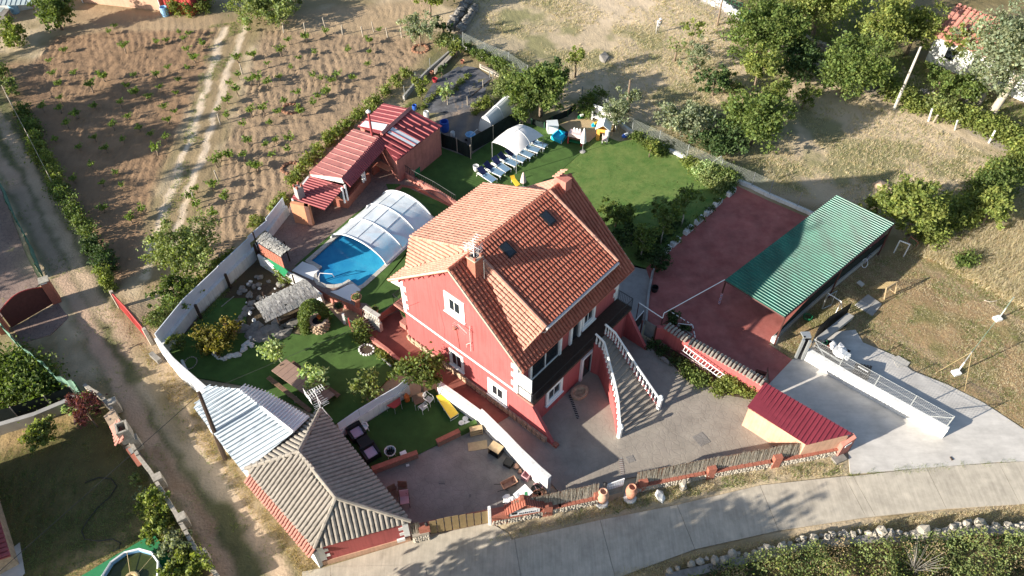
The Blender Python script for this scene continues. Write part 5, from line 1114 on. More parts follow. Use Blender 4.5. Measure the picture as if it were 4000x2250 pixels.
obj('mattress',MB().slab([A_[0].lerp(A_[3],.26),A_[1].lerp(A_[2],.26),A_[2],A_[3]],UZ*.05),MT['plastic_yellow'],t); obj('backrest',MB().slab([A_[0]+UZ*.12,A_[1]+UZ*.12,hd2,hd_],UZ*.05),MT['plastic_yellow'],t)
f=MB(); f.tube([A_[0],A_[3],A_[2],A_[1]],.022,5); obj('frame',f,MT['metal_white'],t)
for u in (.1,.5,.98):
    q1_,q2_=A_[0].lerp(A_[3],u),A_[1].lerp(A_[2],u); obj('leg',MB().tube([q1_,Vector((q1_.x,q1_.y,PZ)),Vector((q2_.x,q2_.y,PZ)),q2_],.018,5),MT['metal_white'],t)
for i,(x,y,lb) in enumerate(((1292,380,'the one nearest the white wall'),(1250,425,'the one nearest the lounger foot'),(1315,430,'the one nearest the low brick wall'))):
    tag(obj('glass_disc',MB().lathe(a('T',x,y,PZ),[(.17,0),(.19,.05),(.19,.09),(.05,.1),(.05,.14),(.02,.14)],12),MT['fabric_white']),'round pale umbrella-foot disc on the patio turf, '+lb,'disc','discs in the turf corner')
def cush(name,lb,code,x,y,z=PZ,cushion=True):
    p=a(code,x,y,z); t=thing(name,lb,'armchair',p); rz=.62
    M_=Matrix.Rotation(rz,3,'Z')
    def bb_(c,sx,sy,sz): return MB().box(p+M_@Vector(c),sx,sy,sz,M_=M_)
    obj('seat',bb_((0,0,.2),.75,.75,.4),MT['plastic_black'],t); obj('backrest',bb_((0,.42,.38),.95,.15,.76),MT['plastic_black'],t)
    for i in(-1,1): obj('armrest',bb_((i*.42,0,.3),.14,.8,.6),MT['plastic_black'],t)
    if cushion: obj('cushion',bb_((0,-.03,.46),.62,.62,.1),MT['plastic_lilac'],t)
cush('wicker_armchair','black wicker armchair with pale lilac cushion tucked in the far corner by the partition wall','T',130,560)
cush('wicker_armchair','black wicker armchair with pale lilac cushion nearer the wire basket','T',280,775)
tag(obj('pouf',MB().box(a('T',212,655,PZ)+UZ*.2,.75,.75,.4,.62),MT['plastic_black']),'black square wicker table between the two lilac-cushioned armchairs','table')
p=a('T',210,505,PZ); t=thing('plastic_chair','white plastic stool chair between wicker armchair and partition wall','chair',p)
obj('seat',MB().lathe(p+UZ*.4,[(.24,0),(.25,.04),(.1,.05)],10),MT['plastic_white'],t); obj('backrest',MB().tube([p+Vector((-.22,.1,.44)),p+Vector((-.1,.24,.6)),p+Vector((.12,.22,.6)),p+Vector((.24,.05,.44))],.05,5),MT['plastic_white'],t)
for k in range(4): obj('leg',MB().tube([p+Vector((math.cos(k*1.57)*.2,math.sin(k*1.57)*.2,.4)),p+Vector((math.cos(k*1.57)*.25,math.sin(k*1.57)*.25,0))],.025,4),MT['plastic_white'],t)
p=a('T',490,770,PZ); t=thing('bottle_basket','white oval basket stand filled with dark bottles on the patio turf','basket',p)
obj('basket',MB().lathe(p+UZ*.35,[(.24,0),(.34,.22),(.36,.22),(.3,.0)],12),MT['plastic_white'],t)
for k in range(3): obj('leg',MB().tube([p+Vector((math.cos(k*2.1)*.2,math.sin(k*2.1)*.2,.36)),p+Vector((math.cos(k*2.1)*.28,math.sin(k*2.1)*.28,0))],.02,4),MT['plastic_white'],t)
for k in range(12): an_=k*2.4; r_=.07*math.sqrt(k+.5); obj('bottle',MB().lathe(p+Vector((math.cos(an_)*r_,math.sin(an_)*r_,.42)),[(.04,0),(.04,.16),(.015,.2)],6),MT['glass_dark'],t)
tag(obj('plastic_box',MB().box(a('T',627,770,PZ)+UZ*.15,.38,.28,.3,.5),MT['plastic_white']),'small white box behind the longer low brick wall','box')
def brickwall(lb,p,q,hh,th=.26):
    t=thing('low_brick_wall',lb,'wall',(p.x,p.y,0)); d=(q-p);L=d.length;d.normalize(); n_=Vector((-d.y,d.x,0)); obj('core',MB().frame(p+n_*.02,d*L,n_*(th-.04),UZ*(hh-.06)),MT['brick_dark'],t)
    k=0
    for r_ in range(int((hh-.06)/.13)):
        x=(r_%2)*-.14
        while x<L:
            x0,x1=max(0,x),min(L,x+.27)
            if x1-x0>.05: obj('brick',MB().frame(p+d*x0+UZ*(r_*.13+.008),d*(x1-x0),n_*th,UZ*.115),MT['brick_dark'],t)
            x+=.285
    obj('coping',MB().frame(p-n_*.02-d*.02+UZ*(hh-.06),d*(L+.04),n_*(th+.04),UZ*.06),MT['brick'],t)
def g0(c,x,y): p=a(c,x,y,.07); return Vector((p.x,p.y,.05))
brickwall('longer low brick wall between patio turf and paving, nearest the grey roof',g0('T',305,975),g0('T',785,800),.55)
brickwall('shorter low brick wall between patio turf and paving, by the green mat',g0('T',1000,680),g0('T',1240,565),.55)
t=thing('turf_mat','strip of bright green turf mat draped over the end of a low brick wall','mat',a('T',1330,500,.1)); A_,B_=g0('T',1245,560),g0('T',1420,475)
obj('mat_top',MB().slab([A_+UZ*.6,B_+UZ*.6,B_+Vector((-.12,.25,.6)),A_+Vector((-.12,.25,.6))],UZ*.03),MT['turf_art'],t); obj('mat_fall',MB().slab([A_+UZ*.6,B_+UZ*.6,B_+UZ*.05,A_+UZ*.05],Vector((.02,-.03,0))),MT['turf_art'],t)
p=a('T',1410,540,.07); t=thing('wooden_shelf','small light wooden two-tier shelf standing at the end of the green mat','shelf',p); rz=.25; M_=Matrix.Rotation(rz,3,'Z')
for z in(.12,.4,.66): obj('shelf_board',MB().box(p+UZ*z,.72,.3,.03,rz),MT['wood_pale'],t)
for i in(-1,1): obj('side',MB().box(p+M_@Vector((i*.37,0,.36)),.03,.32,.72,M_=M_),MT['wood_pale'],t)
obj('back',MB().box(p+M_@Vector((0,.15,.36)),.72,.02,.7,M_=M_),MT['wood_pale'],t)
tag(obj('cardboard_sheet',MB().slab(al('T',[(1316,637),(1522,605),(1533,697),(1325,728)],.075),UZ*.02),MT['wood_pale']),'flat beige board lying on the patio paving','board')
p=a('T',1620,740,.07); t=thing('cabinet','small open wooden cabinet with pale top against the bright white wall','cabinet',p); M_=Matrix.Rotation(-.6,3,'Z')
obj('top',MB().box(p+UZ*.62,.78,.62,.04,M_=M_),MT['plastic_yellow'] if False else MT['wood_pale'],t)
for c,s_ in (((-.36,0,.3),(.03,.58,.6)),((.36,0,.3),(.03,.58,.6)),((0,.28,.3),(.72,.03,.6)),((0,0,.03),(.72,.58,.04))): obj('panel',MB().box(p+M_@Vector(c),*s_,M_=M_),MT['wood_pale'] if c[0]<0 else MT['metal_black'],t)
p=a('T',1755,870,.07); t=thing('crate','black plastic crate at the foot of the bright white wall','crate',p); obj('box_body',MB().box(p+UZ*.15,.5,.42,.3,-.5),MT['plastic_black'],t); obj('rim',MB().box(p+UZ*.31,.54,.46,.03,-.5),MT['plastic_black'],t)
# wheelbarrow
t=thing('wheelbarrow','wheelbarrow with a worn cream tray in front of the letterbox house','wheelbarrow',a('T',1760,1080,.07))
tr=al('T',[(1665,1062),(1815,985),(1857,1055),(1700,1135)],.55); lo=[p.lerp(sum(tr,Vector())/4,.28)-UZ*.28 for p in tr]
m=MB(); m.add(tr+lo,[(4,5,6,7),(0,1,5,4),(1,2,6,5),(2,3,7,6),(3,0,4,7)]); m.tube(tr+[tr[0]],.02,4); obj('tray',m,MT['clay_pale'],t)
m=MB(); m.tube([a('T',1600,1080,.5),lo[0],lo[1]+UZ*-.05],.018,5); m.tube([a('T',1640,1160,.5),lo[3],lo[2]-UZ*.05],.018,5); obj('handle',m,MT['metal_black'],t)
obj('leg',MB().tube([lo[3],a('T',1755,1150,.07),lo[3].lerp(lo[0],.4)],.018,5),MT['metal_black'],t); wc=lo[1].lerp(lo[2],.5); obj('wheel',MB().tube([Vector((wc.x+.12,wc.y+.05,.22)),Vector((wc.x+.2,wc.y+.0,.22))],.2,12),MT['plastic_black'],t)
def grate(lb,pts,z,mt='metal_black',bars=6):
    t=thing('drain_grate',lb,'drain cover',pts[0]); obj('frame',MB().slab(pts,UZ*.015),MT[mt],t)
    for k in range(bars): u=(k+.3)/bars; A_,B_=pts[0].lerp(pts[1],u)+UZ*.017,pts[3].lerp(pts[2],u)+UZ*.017; obj('bar',MB().frame(A_,(pts[1]-pts[0])*(.4/bars),B_-A_,UZ*.01),MT['concrete_grey'],t)
grate('long black slotted drain in the middle of the patio paving',al('T',[(1008,1040),(1072,1042),(1072,1078),(1006,1076)],.075),0)
grate('tiny square drain in the patio paving near the gate',al('T',[(1332,1190),(1352,1188),(1352,1216),(1334,1218)],.075),0,bars=3)
bc=seatchair('wooden_armchair','brown wooden armchair standing under the edge of the grey roof','wood_brown','wood_brown')
bc.put(a('T',530,1230,.07),.5,1.1,label='brown wooden armchair half under the edge of the grey roof'); bc.put(a('T',618,1200,.07),-.05,1.15,label='brown wooden armchair directly behind the pink plastic chair')
pc=seatchair('plastic_armchair','pink plastic armchair in front of the brown wooden armchairs','plastic_pink','wood_dark'); pc.put(a('T',645,1290,.07),.15,1.1)
tag(obj('paving_rag',MB().slab(al('T',[(650,868),(685,862),(688,885),(655,893)],.08),UZ*.03),MT['fabric_white']),'small crumpled white cloth on the paving below the longer brick wall','cloth')
# printed board, sack and pots in the corner by the street
t=thing('printed_board','white printed packing board leaning by the street fence corner','board',a('T',1900,1220,.07)); bp_=[a('T',1805,1190,.75),a('T',1935,1080,.9),a('T',2020,1170,.9),a('T',1885,1290,.75)]
obj('sheet',MB().slab(bp_,UZ*.03),MT['plaque'],t); N4=lambda u,v:bp_[0].lerp(bp_[1],u).lerp(bp_[3].lerp(bp_[2],u),v)+UZ*.034
obj('printed_picture',MB().slab([N4(.62,.52),N4(.78,.62),N4(.62,.95),N4(.5,.72)],UZ*.003),MT['leafprint'] if 'leafprint' in MT else MT['mat_green'],t)
for k in range(3): obj('printed_line',MB().slab([N4(.15+k*.06,.2),N4(.15+k*.06+.02,.2),N4(.17+k*.06,.6-.1*k),N4(.15+k*.06,.6-.1*k)],UZ*.003),MT['ink'],t)
for u,v in ((.1,.1),(.9,.9),(.1,.9)): p=N4(u,v); obj('prop',MB().tube([p-UZ*.05,Vector((p.x,p.y,.07))],.03,4),MT['wood_dark'],t)
t=thing('plastic_sack','crumpled white plastic sack behind the brick letterbox house','sack',a('F',500,400,.07)); sk=MB()
for i in range(7): sk.rock(a('F',470+i*17,340+((i*37)%80),.35+.08*(i%3)),.28,(1,1,.7),i+7)
obj('sack',sk,MT['plastic_white'],t)
for i,(x,y,mt_,lb) in enumerate(((900,340,'terracotta','brown round clay pot behind the reed fence, beside the printed board'),(960,320,'wood_brown','dark clay pot behind the reed fence, nearest the white wall'),(880,270,'metal_black','black flower pot between board and white wall'))): pot('clay_pot',lb,a('F',x,y,.07),.28,.45,mt_)
for i,(x,y,lb) in enumerate(((740,60,'square pink planter box lying by the white wall behind the printed board'),(915,215,'tilted pink planter box at the lower end of the white wall'))):
    p=a('F',x,y,.07); t=thing('planter_box',lb,'planter',p); M_=Matrix.Rotation(-.6+i,3,'Z')
    for c,s_ in (((-.2,0,.2),(.03,.4,.4)),((.2,0,.2),(.03,.4,.4)),((0,.2,.2),(.4,.03,.4)),((0,-.2,.2),(.4,.03,.4)),((0,0,.02),(.4,.4,.03))): obj('side',MB().box(p+M_@Vector(c),*s_,M_=M_),MT['plastic_pink'],t)
pr=al('T',[(1840,900),(1870,900),(1880,950),(1845,955)],.07); tag(obj('roof_tile_stack',MB().rock(pr[0]+UZ*.15,.2,(1,1,.9),3).rock(pr[2]+UZ*.12,.17,(1,.8,.9),8),MT['clay_pale']),'small heap of broken pink clay against the white wall','rubble')
# ---------------- street fence ----------------
def ground(c,x,y): p=a(c,x,y,0); return Vector((p.x,p.y,0))
seg1=[ground('F',262,735),ground('F',700,660),ground('F',1200,550),ground('F',1760,430)]
seg2=[ground('22',935,820),ground('22',1440,720),ground('22',1932,632),ground('23',240,592),ground('23',520,535)]
def streetfence(lb,path,sh):
    t=thing('street_fence',lb,'fence',(path[0].x,path[0].y,0)); obj('rubble_core',wallmesh(path,-.2,sh-.02,.34),MT['mortar'],t)
    stones=[]; q=random.Random(int(sh*100)+len(path))
    for i in range(len(path)-1):
        A_,B_=path[i],path[i+1]; d=(B_-A_);L=d.length;d.normalize(); n_=Vector((d.y,-d.x,0)); x=.1
        while x<L:
            z=.09
            while z<sh-.05: stones.append((A_+d*(x+q.uniform(-.05,.05))+n_*.0+UZ*(z+q.uniform(-.02,.02)),q.uniform(.075,.12))); z+=.15
            x+=.17
        k=0; x=0
        while x<L-.05: obj('coping_brick',MB().frame(A_+d*(x+.01)+n_*.05+UZ*sh,d*.23,-n_*.34,UZ*(.10+.01*(k%2))),MT['brick'],t); x+=.25;k+=1
    rm=[]
    for s_ in range(6):
        me_=bpy.data.meshes.new('stone'); r_=MB().rock((0,0,0),1,(1,.75,.85),s_+7); me_.from_pydata(r_.v,[],r_.f); me_.materials.append(MT['stone_pale']); rm.append((me_,r_))
    q.shuffle(stones); st_=MB()
    for i,(p,r) in enumerate(stones):
        if i<140:
            o=bpy.data.objects.new('stone',rm[i%6][0]); COL.objects.link(o); o.parent=t; o.matrix_parent_inverse=Matrix.Translation(t.location).inverted(); o.location=p; o.scale=(r*1.1,r*1.1,r); o.rotation_euler=(0,0,q.uniform(0,6))
        else:
            v=rm[i%6][1]; st_.add([p+Vector(x)*r for x in v.v],v.f)
    if st_.v: obj('rubble_stones',st_,MT['stone_pale'],t,kind='stuff')
    return t
def reeds(t,path,z0,z1,lean=.18,sp=.022,inset=.16):
    V=[];F=[];col=[]; bk=MB()
    for i in range(len(path)-1):
        A_,B_=path[i],path[i+1]; d=(B_-A_);L=d.length;d.normalize(); n_=Vector((-d.y,d.x,0)); n=int(L/sp)
        bk.slab([A_+n_*(inset+.05)+UZ*z0,B_+n_*(inset+.05)+UZ*z0,B_+n_*(inset+.05+lean*.6)+UZ*(z1-.1),A_+n_*(inset+.05+lean*.6)+UZ*(z1-.1)],n_*.02)
        for k in range(n):
            p=A_+d*(k*sp)+n_*(inset+random.uniform(-.03,.03)); hh=z1+random.uniform(-.14,.09)+.06*math.sin(k*.07); w=d*random.uniform(.008,.02); tp_=p+n_*(lean*.6+random.uniform(-.03,.04))+d*random.uniform(-.1,.1)
            j=len(V); V+=[p-w+UZ*z0,p+w+UZ*z0,tp_+w*.7+UZ*hh,tp_-w*.7+UZ*hh]; F.append((j,j+1,j+2,j+3)); c=random.uniform(.55,1.3); col+=[(c,c,c)]*4
    obj('reed_backing',bk,MT['wood_brown'],t); mesh_obj('reed_screen',mesh_np('reed_screen',np.array([tuple(v) for v in V]),np.array(F),MT['reed'],np.array(col)),t,kind='stuff')
f1=streetfence('rubble stone street wall with reed screen between letterbox and small gate',seg1,.62); reeds(f1,[seg1[0].lerp(seg1[1],.75),seg1[1],seg1[2],seg1[3]],.7,1.95)
f2=streetfence('rubble stone street wall with reed screen between small gate and red store',seg2,.62); reeds(f2,seg2,.7,1.9)
for (c,x,y) in (('F',1030,590),('F',1745,420),): p=ground(c,x,y); obj('brick_pillar',MB().box(p+Vector((.02,.14,.55)),.55,.42,1.2,.2),MT['brick'],f1)
for (c,x,y) in (('22',975,808),('22',1485,712),('23',45,628)): p=ground(c,x,y); obj('brick_pillar',MB().box(p+Vector((.0,.14,.55)),.5,.42,1.2,.2),MT['brick'],f2)
# letterbox house on its pillar
p0=ground('F',262,735); t=thing('letterbox_house','little brick and white letterbox house with tiled roof beside the brown gate','letterbox',p0); d=(seg1[1]-seg1[0]).normalized(); n_=Vector((-d.y,d.x,0))
obj('pillar',MB().frame(p0+d*.0-n_*.03,d*.95,n_*.5,UZ*1.15),MT['brick'],t); obj('house_body',MB().frame(p0+d*1.0+n_*.0+UZ*.74,d*1.75,n_*.45,UZ*.62),MT['render_white'],t)
obj('gable',MB().slab([p0+d*1.2+UZ*1.36,p0+d*2.55+UZ*1.36,p0+d*1.9+UZ*1.95],n_*.4),MT['brick'],t)
for A_,B_ in ((p0+d*.8+UZ*1.2,p0+d*1.9+UZ*2.02),(p0+d*3.0+UZ*1.25,p0+d*1.9+UZ*2.02)):
    r_=obj('roof',MB().slab([A_-n_*.15,B_-n_*.15,B_+n_*.5,A_+n_*.5],UZ*.05),MT['brick'],t)
    for k in range(9): u=k/8; obj('tile_roll',MB().tube([A_.lerp(B_,u)-n_*.17+UZ*.07,A_.lerp(B_,u)+n_*.5+UZ*.07],.04,5),MT['tile_terracotta'],t)
obj('toy_chimney',MB().box(p0+d*1.75+n_*.3+UZ*2.1,.22,.22,.45,.2),MT['brick'],t); obj('mail_slot',MB().frame(p0+d*1.12-n_*.012+UZ*.9,d*.32,n_*.01,UZ*.2),MT['metal_black'],t)
obj('name_plaque',MB().frame(p0+d*1.5-n_*.014+UZ*.82,d*1.1,n_*.012,UZ*.26),MT['plaque'],t)
for k in range(9): obj('plaque_letter',MB().frame(p0+d*(1.56+k*.11)-n_*.022+UZ*.86,d*.07,n_*.006,UZ*(.14 if k%3 else .18)),MT['ink'],t)
obj('white_gate_post',MB().frame(p0-d*.18,d*.15,n_*.2,UZ*2.05),MT['white_paint'],t)
# brown sliding gate
gA,gB=ground('21',1318,1150),ground('21',1770,1060); t=thing('sliding_gate','long brown slatted sliding gate opening the patio to the street','gate',gA); d=(gB-gA);L=d.length;d.normalize(); n_=Vector((-d.y,d.x,0))
obj('gate_frame',MB().frame(gA+n_*.1+UZ*.05,d*L,n_*.04,UZ*.12).frame(gA+n_*.1+UZ*1.55,d*L,n_*.04,UZ*.1),MT['metal_brown'],t)
mk('gate_ochre',(.25,.18,.09),.7,.12,4)
k=0;x=.05
while x<L-.3:
    obj('gate_board',MB().frame(gA+d*x+n_*.08+UZ*.12,d*.36,n_*.03,UZ*(1.52+.1*math.sin(x*1.6))),MT['gate_ochre'],t); x+=.42;k+=1
t=thing('gate_pillar','short stone and brick pillar with reed patch between gate and red wall','pillar',ground('21',1185,1195)); pA=ground('21',1190,1195);pB=ground('21',1312,1165)
obj('stone_base',wallmesh([pA,pB],-.1,.7,.35),MT['stone_pale'],t); obj('brick_top',MB().box(pB+Vector((-.25,.2,.95)),.6,.4,.5,.2),MT['brick'],t); reeds(t,[pA,pA.lerp(pB,.55)],.7,1.7)
for k in range(14): obj('stone',MB().rock(pA.lerp(pB,(k%7+.5)/7)+Vector((.02,-.02,.15+.28*(k//7))),.14,(1,.7,.8),k),MT['stone_pale'],t)
obj('lantern',MB().lathe(pB+Vector((-.1,.2,1.2)),[(.05,0),(.1,.1),(.1,.25),(.02,.35)],6),MT['metal_black'],t)
# small white gate with two big jars
A_,B_=ground('F',1885,400),ground('F',2125,330); t=thing('small_gate','small pale grey pedestrian gate between the two big clay jars','gate',A_); d=(B_-A_);L=d.length;d.normalize(); n_=Vector((-d.y,d.x,0))
obj('solid_lower',MB().frame(A_+n_*.3+UZ*.08,d*L,n_*.04,UZ*.75),MT['net_grey'],t); obj('top_rail',MB().slab([A_+n_*.3+UZ*1.5,B_+n_*.3+UZ*1.65,B_+n_*.3+UZ*1.5,A_+n_*.3+UZ*1.35],n_*.05),MT['metal_white'],t)
for k in range(10): obj('picket',MB().frame(A_+d*(L*(k+.25)/10)+n_*.3+UZ*.8,d*.07,n_*.03,UZ*.62),MT['white_blue'],t)
def jar(lb,p,mt): 
    t=thing('clay_jar',lb,'jar',p); obj('jar_body',MB().lathe(p+UZ*.08,[(.18,0),(.28,.35),(.35,.75),(.31,1.05),(.22,1.22),(.24,1.28),(.18,1.28),(.16,1.1)],14),MT[mt],t,smooth=True); obj('cement_foot',MB().lathe(p,[(.42,0),(.36,.1),(.2,.12)],10),MT['render_white'],t); return t
jar('tall pale clay jar at the near side of the small gate, a lantern behind it',ground('F',1815,430)+Vector((0,.1,0)),'clay_pale'); jar('tall reddish clay jar at the far side of the small gate',ground('22',890,860),'terracotta')
tag(obj('lantern',MB().lathe(ground('F',1830,330)+UZ*1.3,[(.05,0),(.12,.1),(.14,.3),(.03,.42)],6),MT['metal_black']),'black iron lantern behind the pale clay jar','lantern')
tag(obj('standing_stone',MB().rock(ground('22',1280,800)+UZ*.5,.42,(.6,.6,1.5),3),MT['stone_pale']),'tall pale standing stone against the rubble street wall','stone')
tag(obj('boulder',MB().rock(ground('22',1113,855)+UZ*.12,.4,(1.1,.8,.6),6),MT['render_white']),'flat white boulder on the verge below the standing stone','stone')
# courtyard things
mh=lambda nm,lb,pts: tag(obj(nm,MB().slab(pts,UZ*.012),MT['court_patio']),lb,'manhole cover')
mh('manhole_cover','large square manhole cover in the sunny courtyard paving',al('22',[(1358,400),(1432,362),(1500,437),(1424,475)],.066)); mh('manhole_cover','small manhole cover at the shadow edge near the street fence',al('22',[(855,552),(908,535),(932,582),(880,600)],.066))
p=a('X',877,938,.06); t=thing('stone_basin','old oval stone basin on the shaded courtyard floor','basin',p)
m=MB(); n=16; vs=[]
for rr,z in ((.62,0),(.66,.26),(.45,.26),(.36,.08)):
    for k in range(n): an_=k/n*6.283; x,y=math.cos(an_)*rr*1.0,math.sin(an_)*rr*.72; c_,s_=math.cos(.7),math.sin(.7); vs.append(p+Vector((x*c_-y*s_,x*s_+y*c_,z)))
m.add(vs,[(i*n+k,i*n+(k+1)%n,(i+1)*n+(k+1)%n,(i+1)*n+k) for i in range(3) for k in range(n)]+[tuple(range(3*n,4*n))]); obj('basin_body',m,MT['stone_warm'],t)
gt=thing('drain_channel','narrow slotted drain channel across the courtyard','drain',a('22',430,90,.06)); obj('channel',MB().slab([a('22',425,85,.064),a('22',445,80,.064),a('22',510,255,.064),a('22',490,265,.064)],UZ*.008),MT['metal_black'],gt)
for k in range(10): obj('bar',MB().box(a('22',436,84,.078).lerp(a('22',500,258,.078),(k+.5)/10),.22,.05,.01,-.3),MT['concrete_grey'],gt)
g2=thing('drain_channel','slotted drain channel running to the small street gate','drain',a('22',820,560,.06)); obj('channel',MB().slab([a('22',805,560,.064),a('22',830,555,.064),a('22',852,705,.064),a('22',826,710,.064)],UZ*.008),MT['concrete_grey'],g2)
for k in range(9): obj('bar',MB().box(a('22',818,562,.078).lerp(a('22',839,703,.078),(k+.5)/9),.26,.05,.01,-.2),MT['court_brown'],g2)
# tiled red garden wall of the courtyard
tw=thing('tiled_wall','red courtyard wall capped with grey-brown barrel tiles beside the red paving','wall',ground('G',1200,950)); TW=[ground('G',515,560),ground('G',700,650),ground('G',860,690),ground('G',1400,1040),ground('G',1800,1240)]
TW=[Vector((*a('G',x,y,1.75).xy,0)) for x,y in ((530,400),(640,395),(940,590),(1300,785),(1700,1010),(1900,1130))]
obj('wall',wallmesh([p+Vector((.05,-.1,0)) for p in TW],-.1,1.66,.25),MT['render_red'],tw,)
k=0
for i in range(1,len(TW)-1):
    A_,B_=TW[i],TW[i+1];d=(B_-A_);L=d.length;d.normalize();n_=Vector((-d.y,d.x,0)); x=.0
    while x<L-.1:
        c=A_+d*(x+.12)+UZ*1.70; mt_=MT['tile_grey']
        obj('cap_tile',MB().tube([c-n_*.22+UZ*-.02,c+n_*.12+UZ*.1,c+n_*.42-UZ*.03],[.1,.085,.1],7),mt_,tw); x+=.26
lz=thing('ladder','white metal ladder hung low along the red tiled wall','ladder',ground('G',1100,900))
lw=[a('G',880,640,1.5),a('G',1395,1020,.95)]; lw2=[a('G',850,700,1.0),a('G',1340,1060,.5)]
for P_ in (lw,lw2): obj('rail',MB().tube(P_,.035,5),MT['metal_white'],lz)
for k in range(13): u=(k+.4)/13; obj('rung',MB().tube([lw[0].lerp(lw[1],u),lw2[0].lerp(lw2[1],u)],.022,5),MT['metal_white'],lz)
l2=thing('ladder','second thin white ladder leaning lower between the first ladder and the plants','ladder',ground('G',1000,950)); a1,b1=[a('G',830,735,.75),a('G',1340,1050,.45)],[a('G',950,835,.3),a('G',1180,990,.2)]
for P_ in (a1,b1): obj('rail',MB().tube(P_,.025,5),MT['fabric_pinkish'],l2)
for k in range(9): u=(k+.5)/9; obj('rung',MB().tube([a1[0].lerp(a1[1],u*.8+.1),b1[0].lerp(b1[1],u)],.018,4),MT['fabric_pinkish'],l2)
struct('flower_border',MB().prism([p for p in al('G',[(400,600),(700,690),(880,760),(1400,1080),(1880,1200),(1720,1330),(1340,1260),(1160,1140),(900,1080),(700,860),(530,760)],0)],.0,.085),MT['soil_dark'])
bush('flower_bush','bright green leafy plants in the border nearest the ladders','plant',al('G',[(900,950),(960,1030),(1040,1080),(1110,1120)]),.55,.75,'green',1500,.11)
bush('flower_bush','large bright green bush in the border beside the red store','plant',al('G',[(1400,1150),(1500,1190),(1600,1230),(1300,1200),(1700,1260),(1480,1120)]),.6,.85,'bright',3000,.11)
bush('flower_bush','shaded dark green plants at the gate end of the border','plant',al('G',[(600,730),(750,860),(840,900),(480,640)]),.5,.5,'dark',1300,.1)
tag(obj('driftwood',MB().tube([a('G',535,770,.15),a('G',620,810,.22),a('G',690,860,.15)],[.06,.16,.12],7),MT['stone_grey']),'pale weathered log lying on the shaded edge of the courtyard','log')
pp_=a('G',1835,980,.08); t=thing('pink_planter','deep pink square planter behind the tiled wall near the red store','planter',pp_)
for A4,B4 in ((( 1745,985),(1790,935)),((1790,935),(1925,980)),((1925,980),(1890,1035)),((1890,1035),(1745,985))): q_,w_=a('G',*A4,.75),a('G',*B4,.75); obj('side',MB().slab([q_,w_,Vector((w_.x,w_.y,.05)),Vector((q_.x,q_.y,.05))],Vector((.03,.03,0))),MT['render_pink'],t)
obj('soil',MB().slab([Vector((*a('G',*c,.75).xy,.45)) for c in ((1745,985),(1790,935),(1925,980),(1890,1035))],UZ*-.05),MT['soil_dark'],t)
# pedestrian gate, roller and white painted poles with chain
ga=thing('metal_gate','dark iron gate with perforated grey panel beside the red buttress','gate',ground('G',440,560)); A_,B_=a('G',360,590,0),a('G',510,590,0)
obj('panel',MB().slab([a('G',400,330,1.6),a('G',525,405,1.6),Vector((*a('G',525,405,1.6).xy,.1)),Vector((*a('G',400,330,1.6).xy,.1))],Vector((.03,.02,0))),MT['net_grey'],ga)
for c in ((355,330),(600,380),(530,405)): p=a('G',*c,1.7); obj('post',MB().tube([Vector((p.x,p.y,0)),p],.06,6),MT['metal_brown'],ga)
obj('open_leaf',MB().slab([a('G',370,205,1.5),a('G',265,330,1.5),Vector((*a('G',265,330,1.5).xy,.2)),Vector((*a('G',370,205,1.5).xy,.2))],Vector((.02,.02,0))),MT['metal_black'],ga); obj('top_rail',MB().tube([a('G',372,205,1.52),a('G',265,330,1.52)],.03,5),MT['metal_white'],ga)
wl_=thing('white_pole_barrier','white cable strung on thin posts from the terrace railing to the green carport','cable',a('G',620,300,0))
pa,pb,pc_,pd=a('G',310,105,2.2),a('G',605,300,2.0),a('G',625,235,2.2),a('12',1605,662,2.74)
obj('cable',MB().tube([pa,pb],.035,5).tube([pb,pc_],.03,5).tube([pc_,pd],.03,5),MT['white_paint'],wl_)
for p in (pa,pb,pc_): obj('post',MB().tube([Vector((p.x,p.y,0)),p],.03,5),MT['metal_brown'],wl_)
rp2=thing('dashed_rail','thin black rail with white painted dashes round the corner planter','railing',a('G',900,400,0)); pts=[a('G',720,225,.95),a('G',860,310,.95),a('G',985,388,.95),a('G',1020,565,.95)]
obj('rail',MB().tube(pts,.018,5),MT['metal_brown'],rp2)
for i in range(3):
    for u in (.15,.55,.9 if i<2 else .8): p,q_=pts[i].lerp(pts[i+1],u-.12),pts[i].lerp(pts[i+1],u+.08); obj('white_dash',MB().tube([p,q_],.035,5),MT['plastic_white'],rp2)
obj('cross_rail',MB().tube([a('G',800,365,.95),pts[2]],.025,5),MT['white_paint'],rp2)
for p in pts: obj('post',MB().tube([Vector((p.x,p.y,0)),p],.02,5),MT['metal_brown'],rp2)
cb_=thing('corner_planter','dark planter bed with two small shrubs behind the gate end of the tiled wall','planter',a('G',850,420,0)); 
obj('kerb',MB().slab([a('G',800,370,.2),a('G',985,500,.2),a('G',975,515,.2),a('G',785,385,.2)],UZ*-.15),MT['concrete_grey'],cb_)
bush('shrub','dark leafy shrub in the corner planter by the gate posts','shrub',al('G',[(730,330)]),.5,.8,'dark',600,.1); bush('shrub','small dark shrub nearer the red paving in the corner planter','shrub',al('G',[(900,450)]),.35,.5,'dark',350,.1)
p=a('12',1075,745,.08); t=thing('black_bin','small black tub beside the low wall at the asphalt ramp','tub',p); obj('tub',MB().lathe(p,[(.22,0),(.27,.4),(.24,.4),(.2,.1)],12),MT['plastic_black'],t)
rw2=thing('ramp_wall','narrow grey kerb wall between asphalt ramp and red paving','wall',a('12',1045,800,0)); obj('kerb',wallmesh([Vector((*a('12',x,y,.4).xy,0)) for x,y in ((1022,970),(1040,760),(1060,660),(1072,590))],-.1,.4,.16),MT['concrete_grey'],rw2); obj('post',MB().tube([a('12',1050,680,.0),a('12',1072,580,1.4)],.05,6),MT['metal_grey'],rw2)
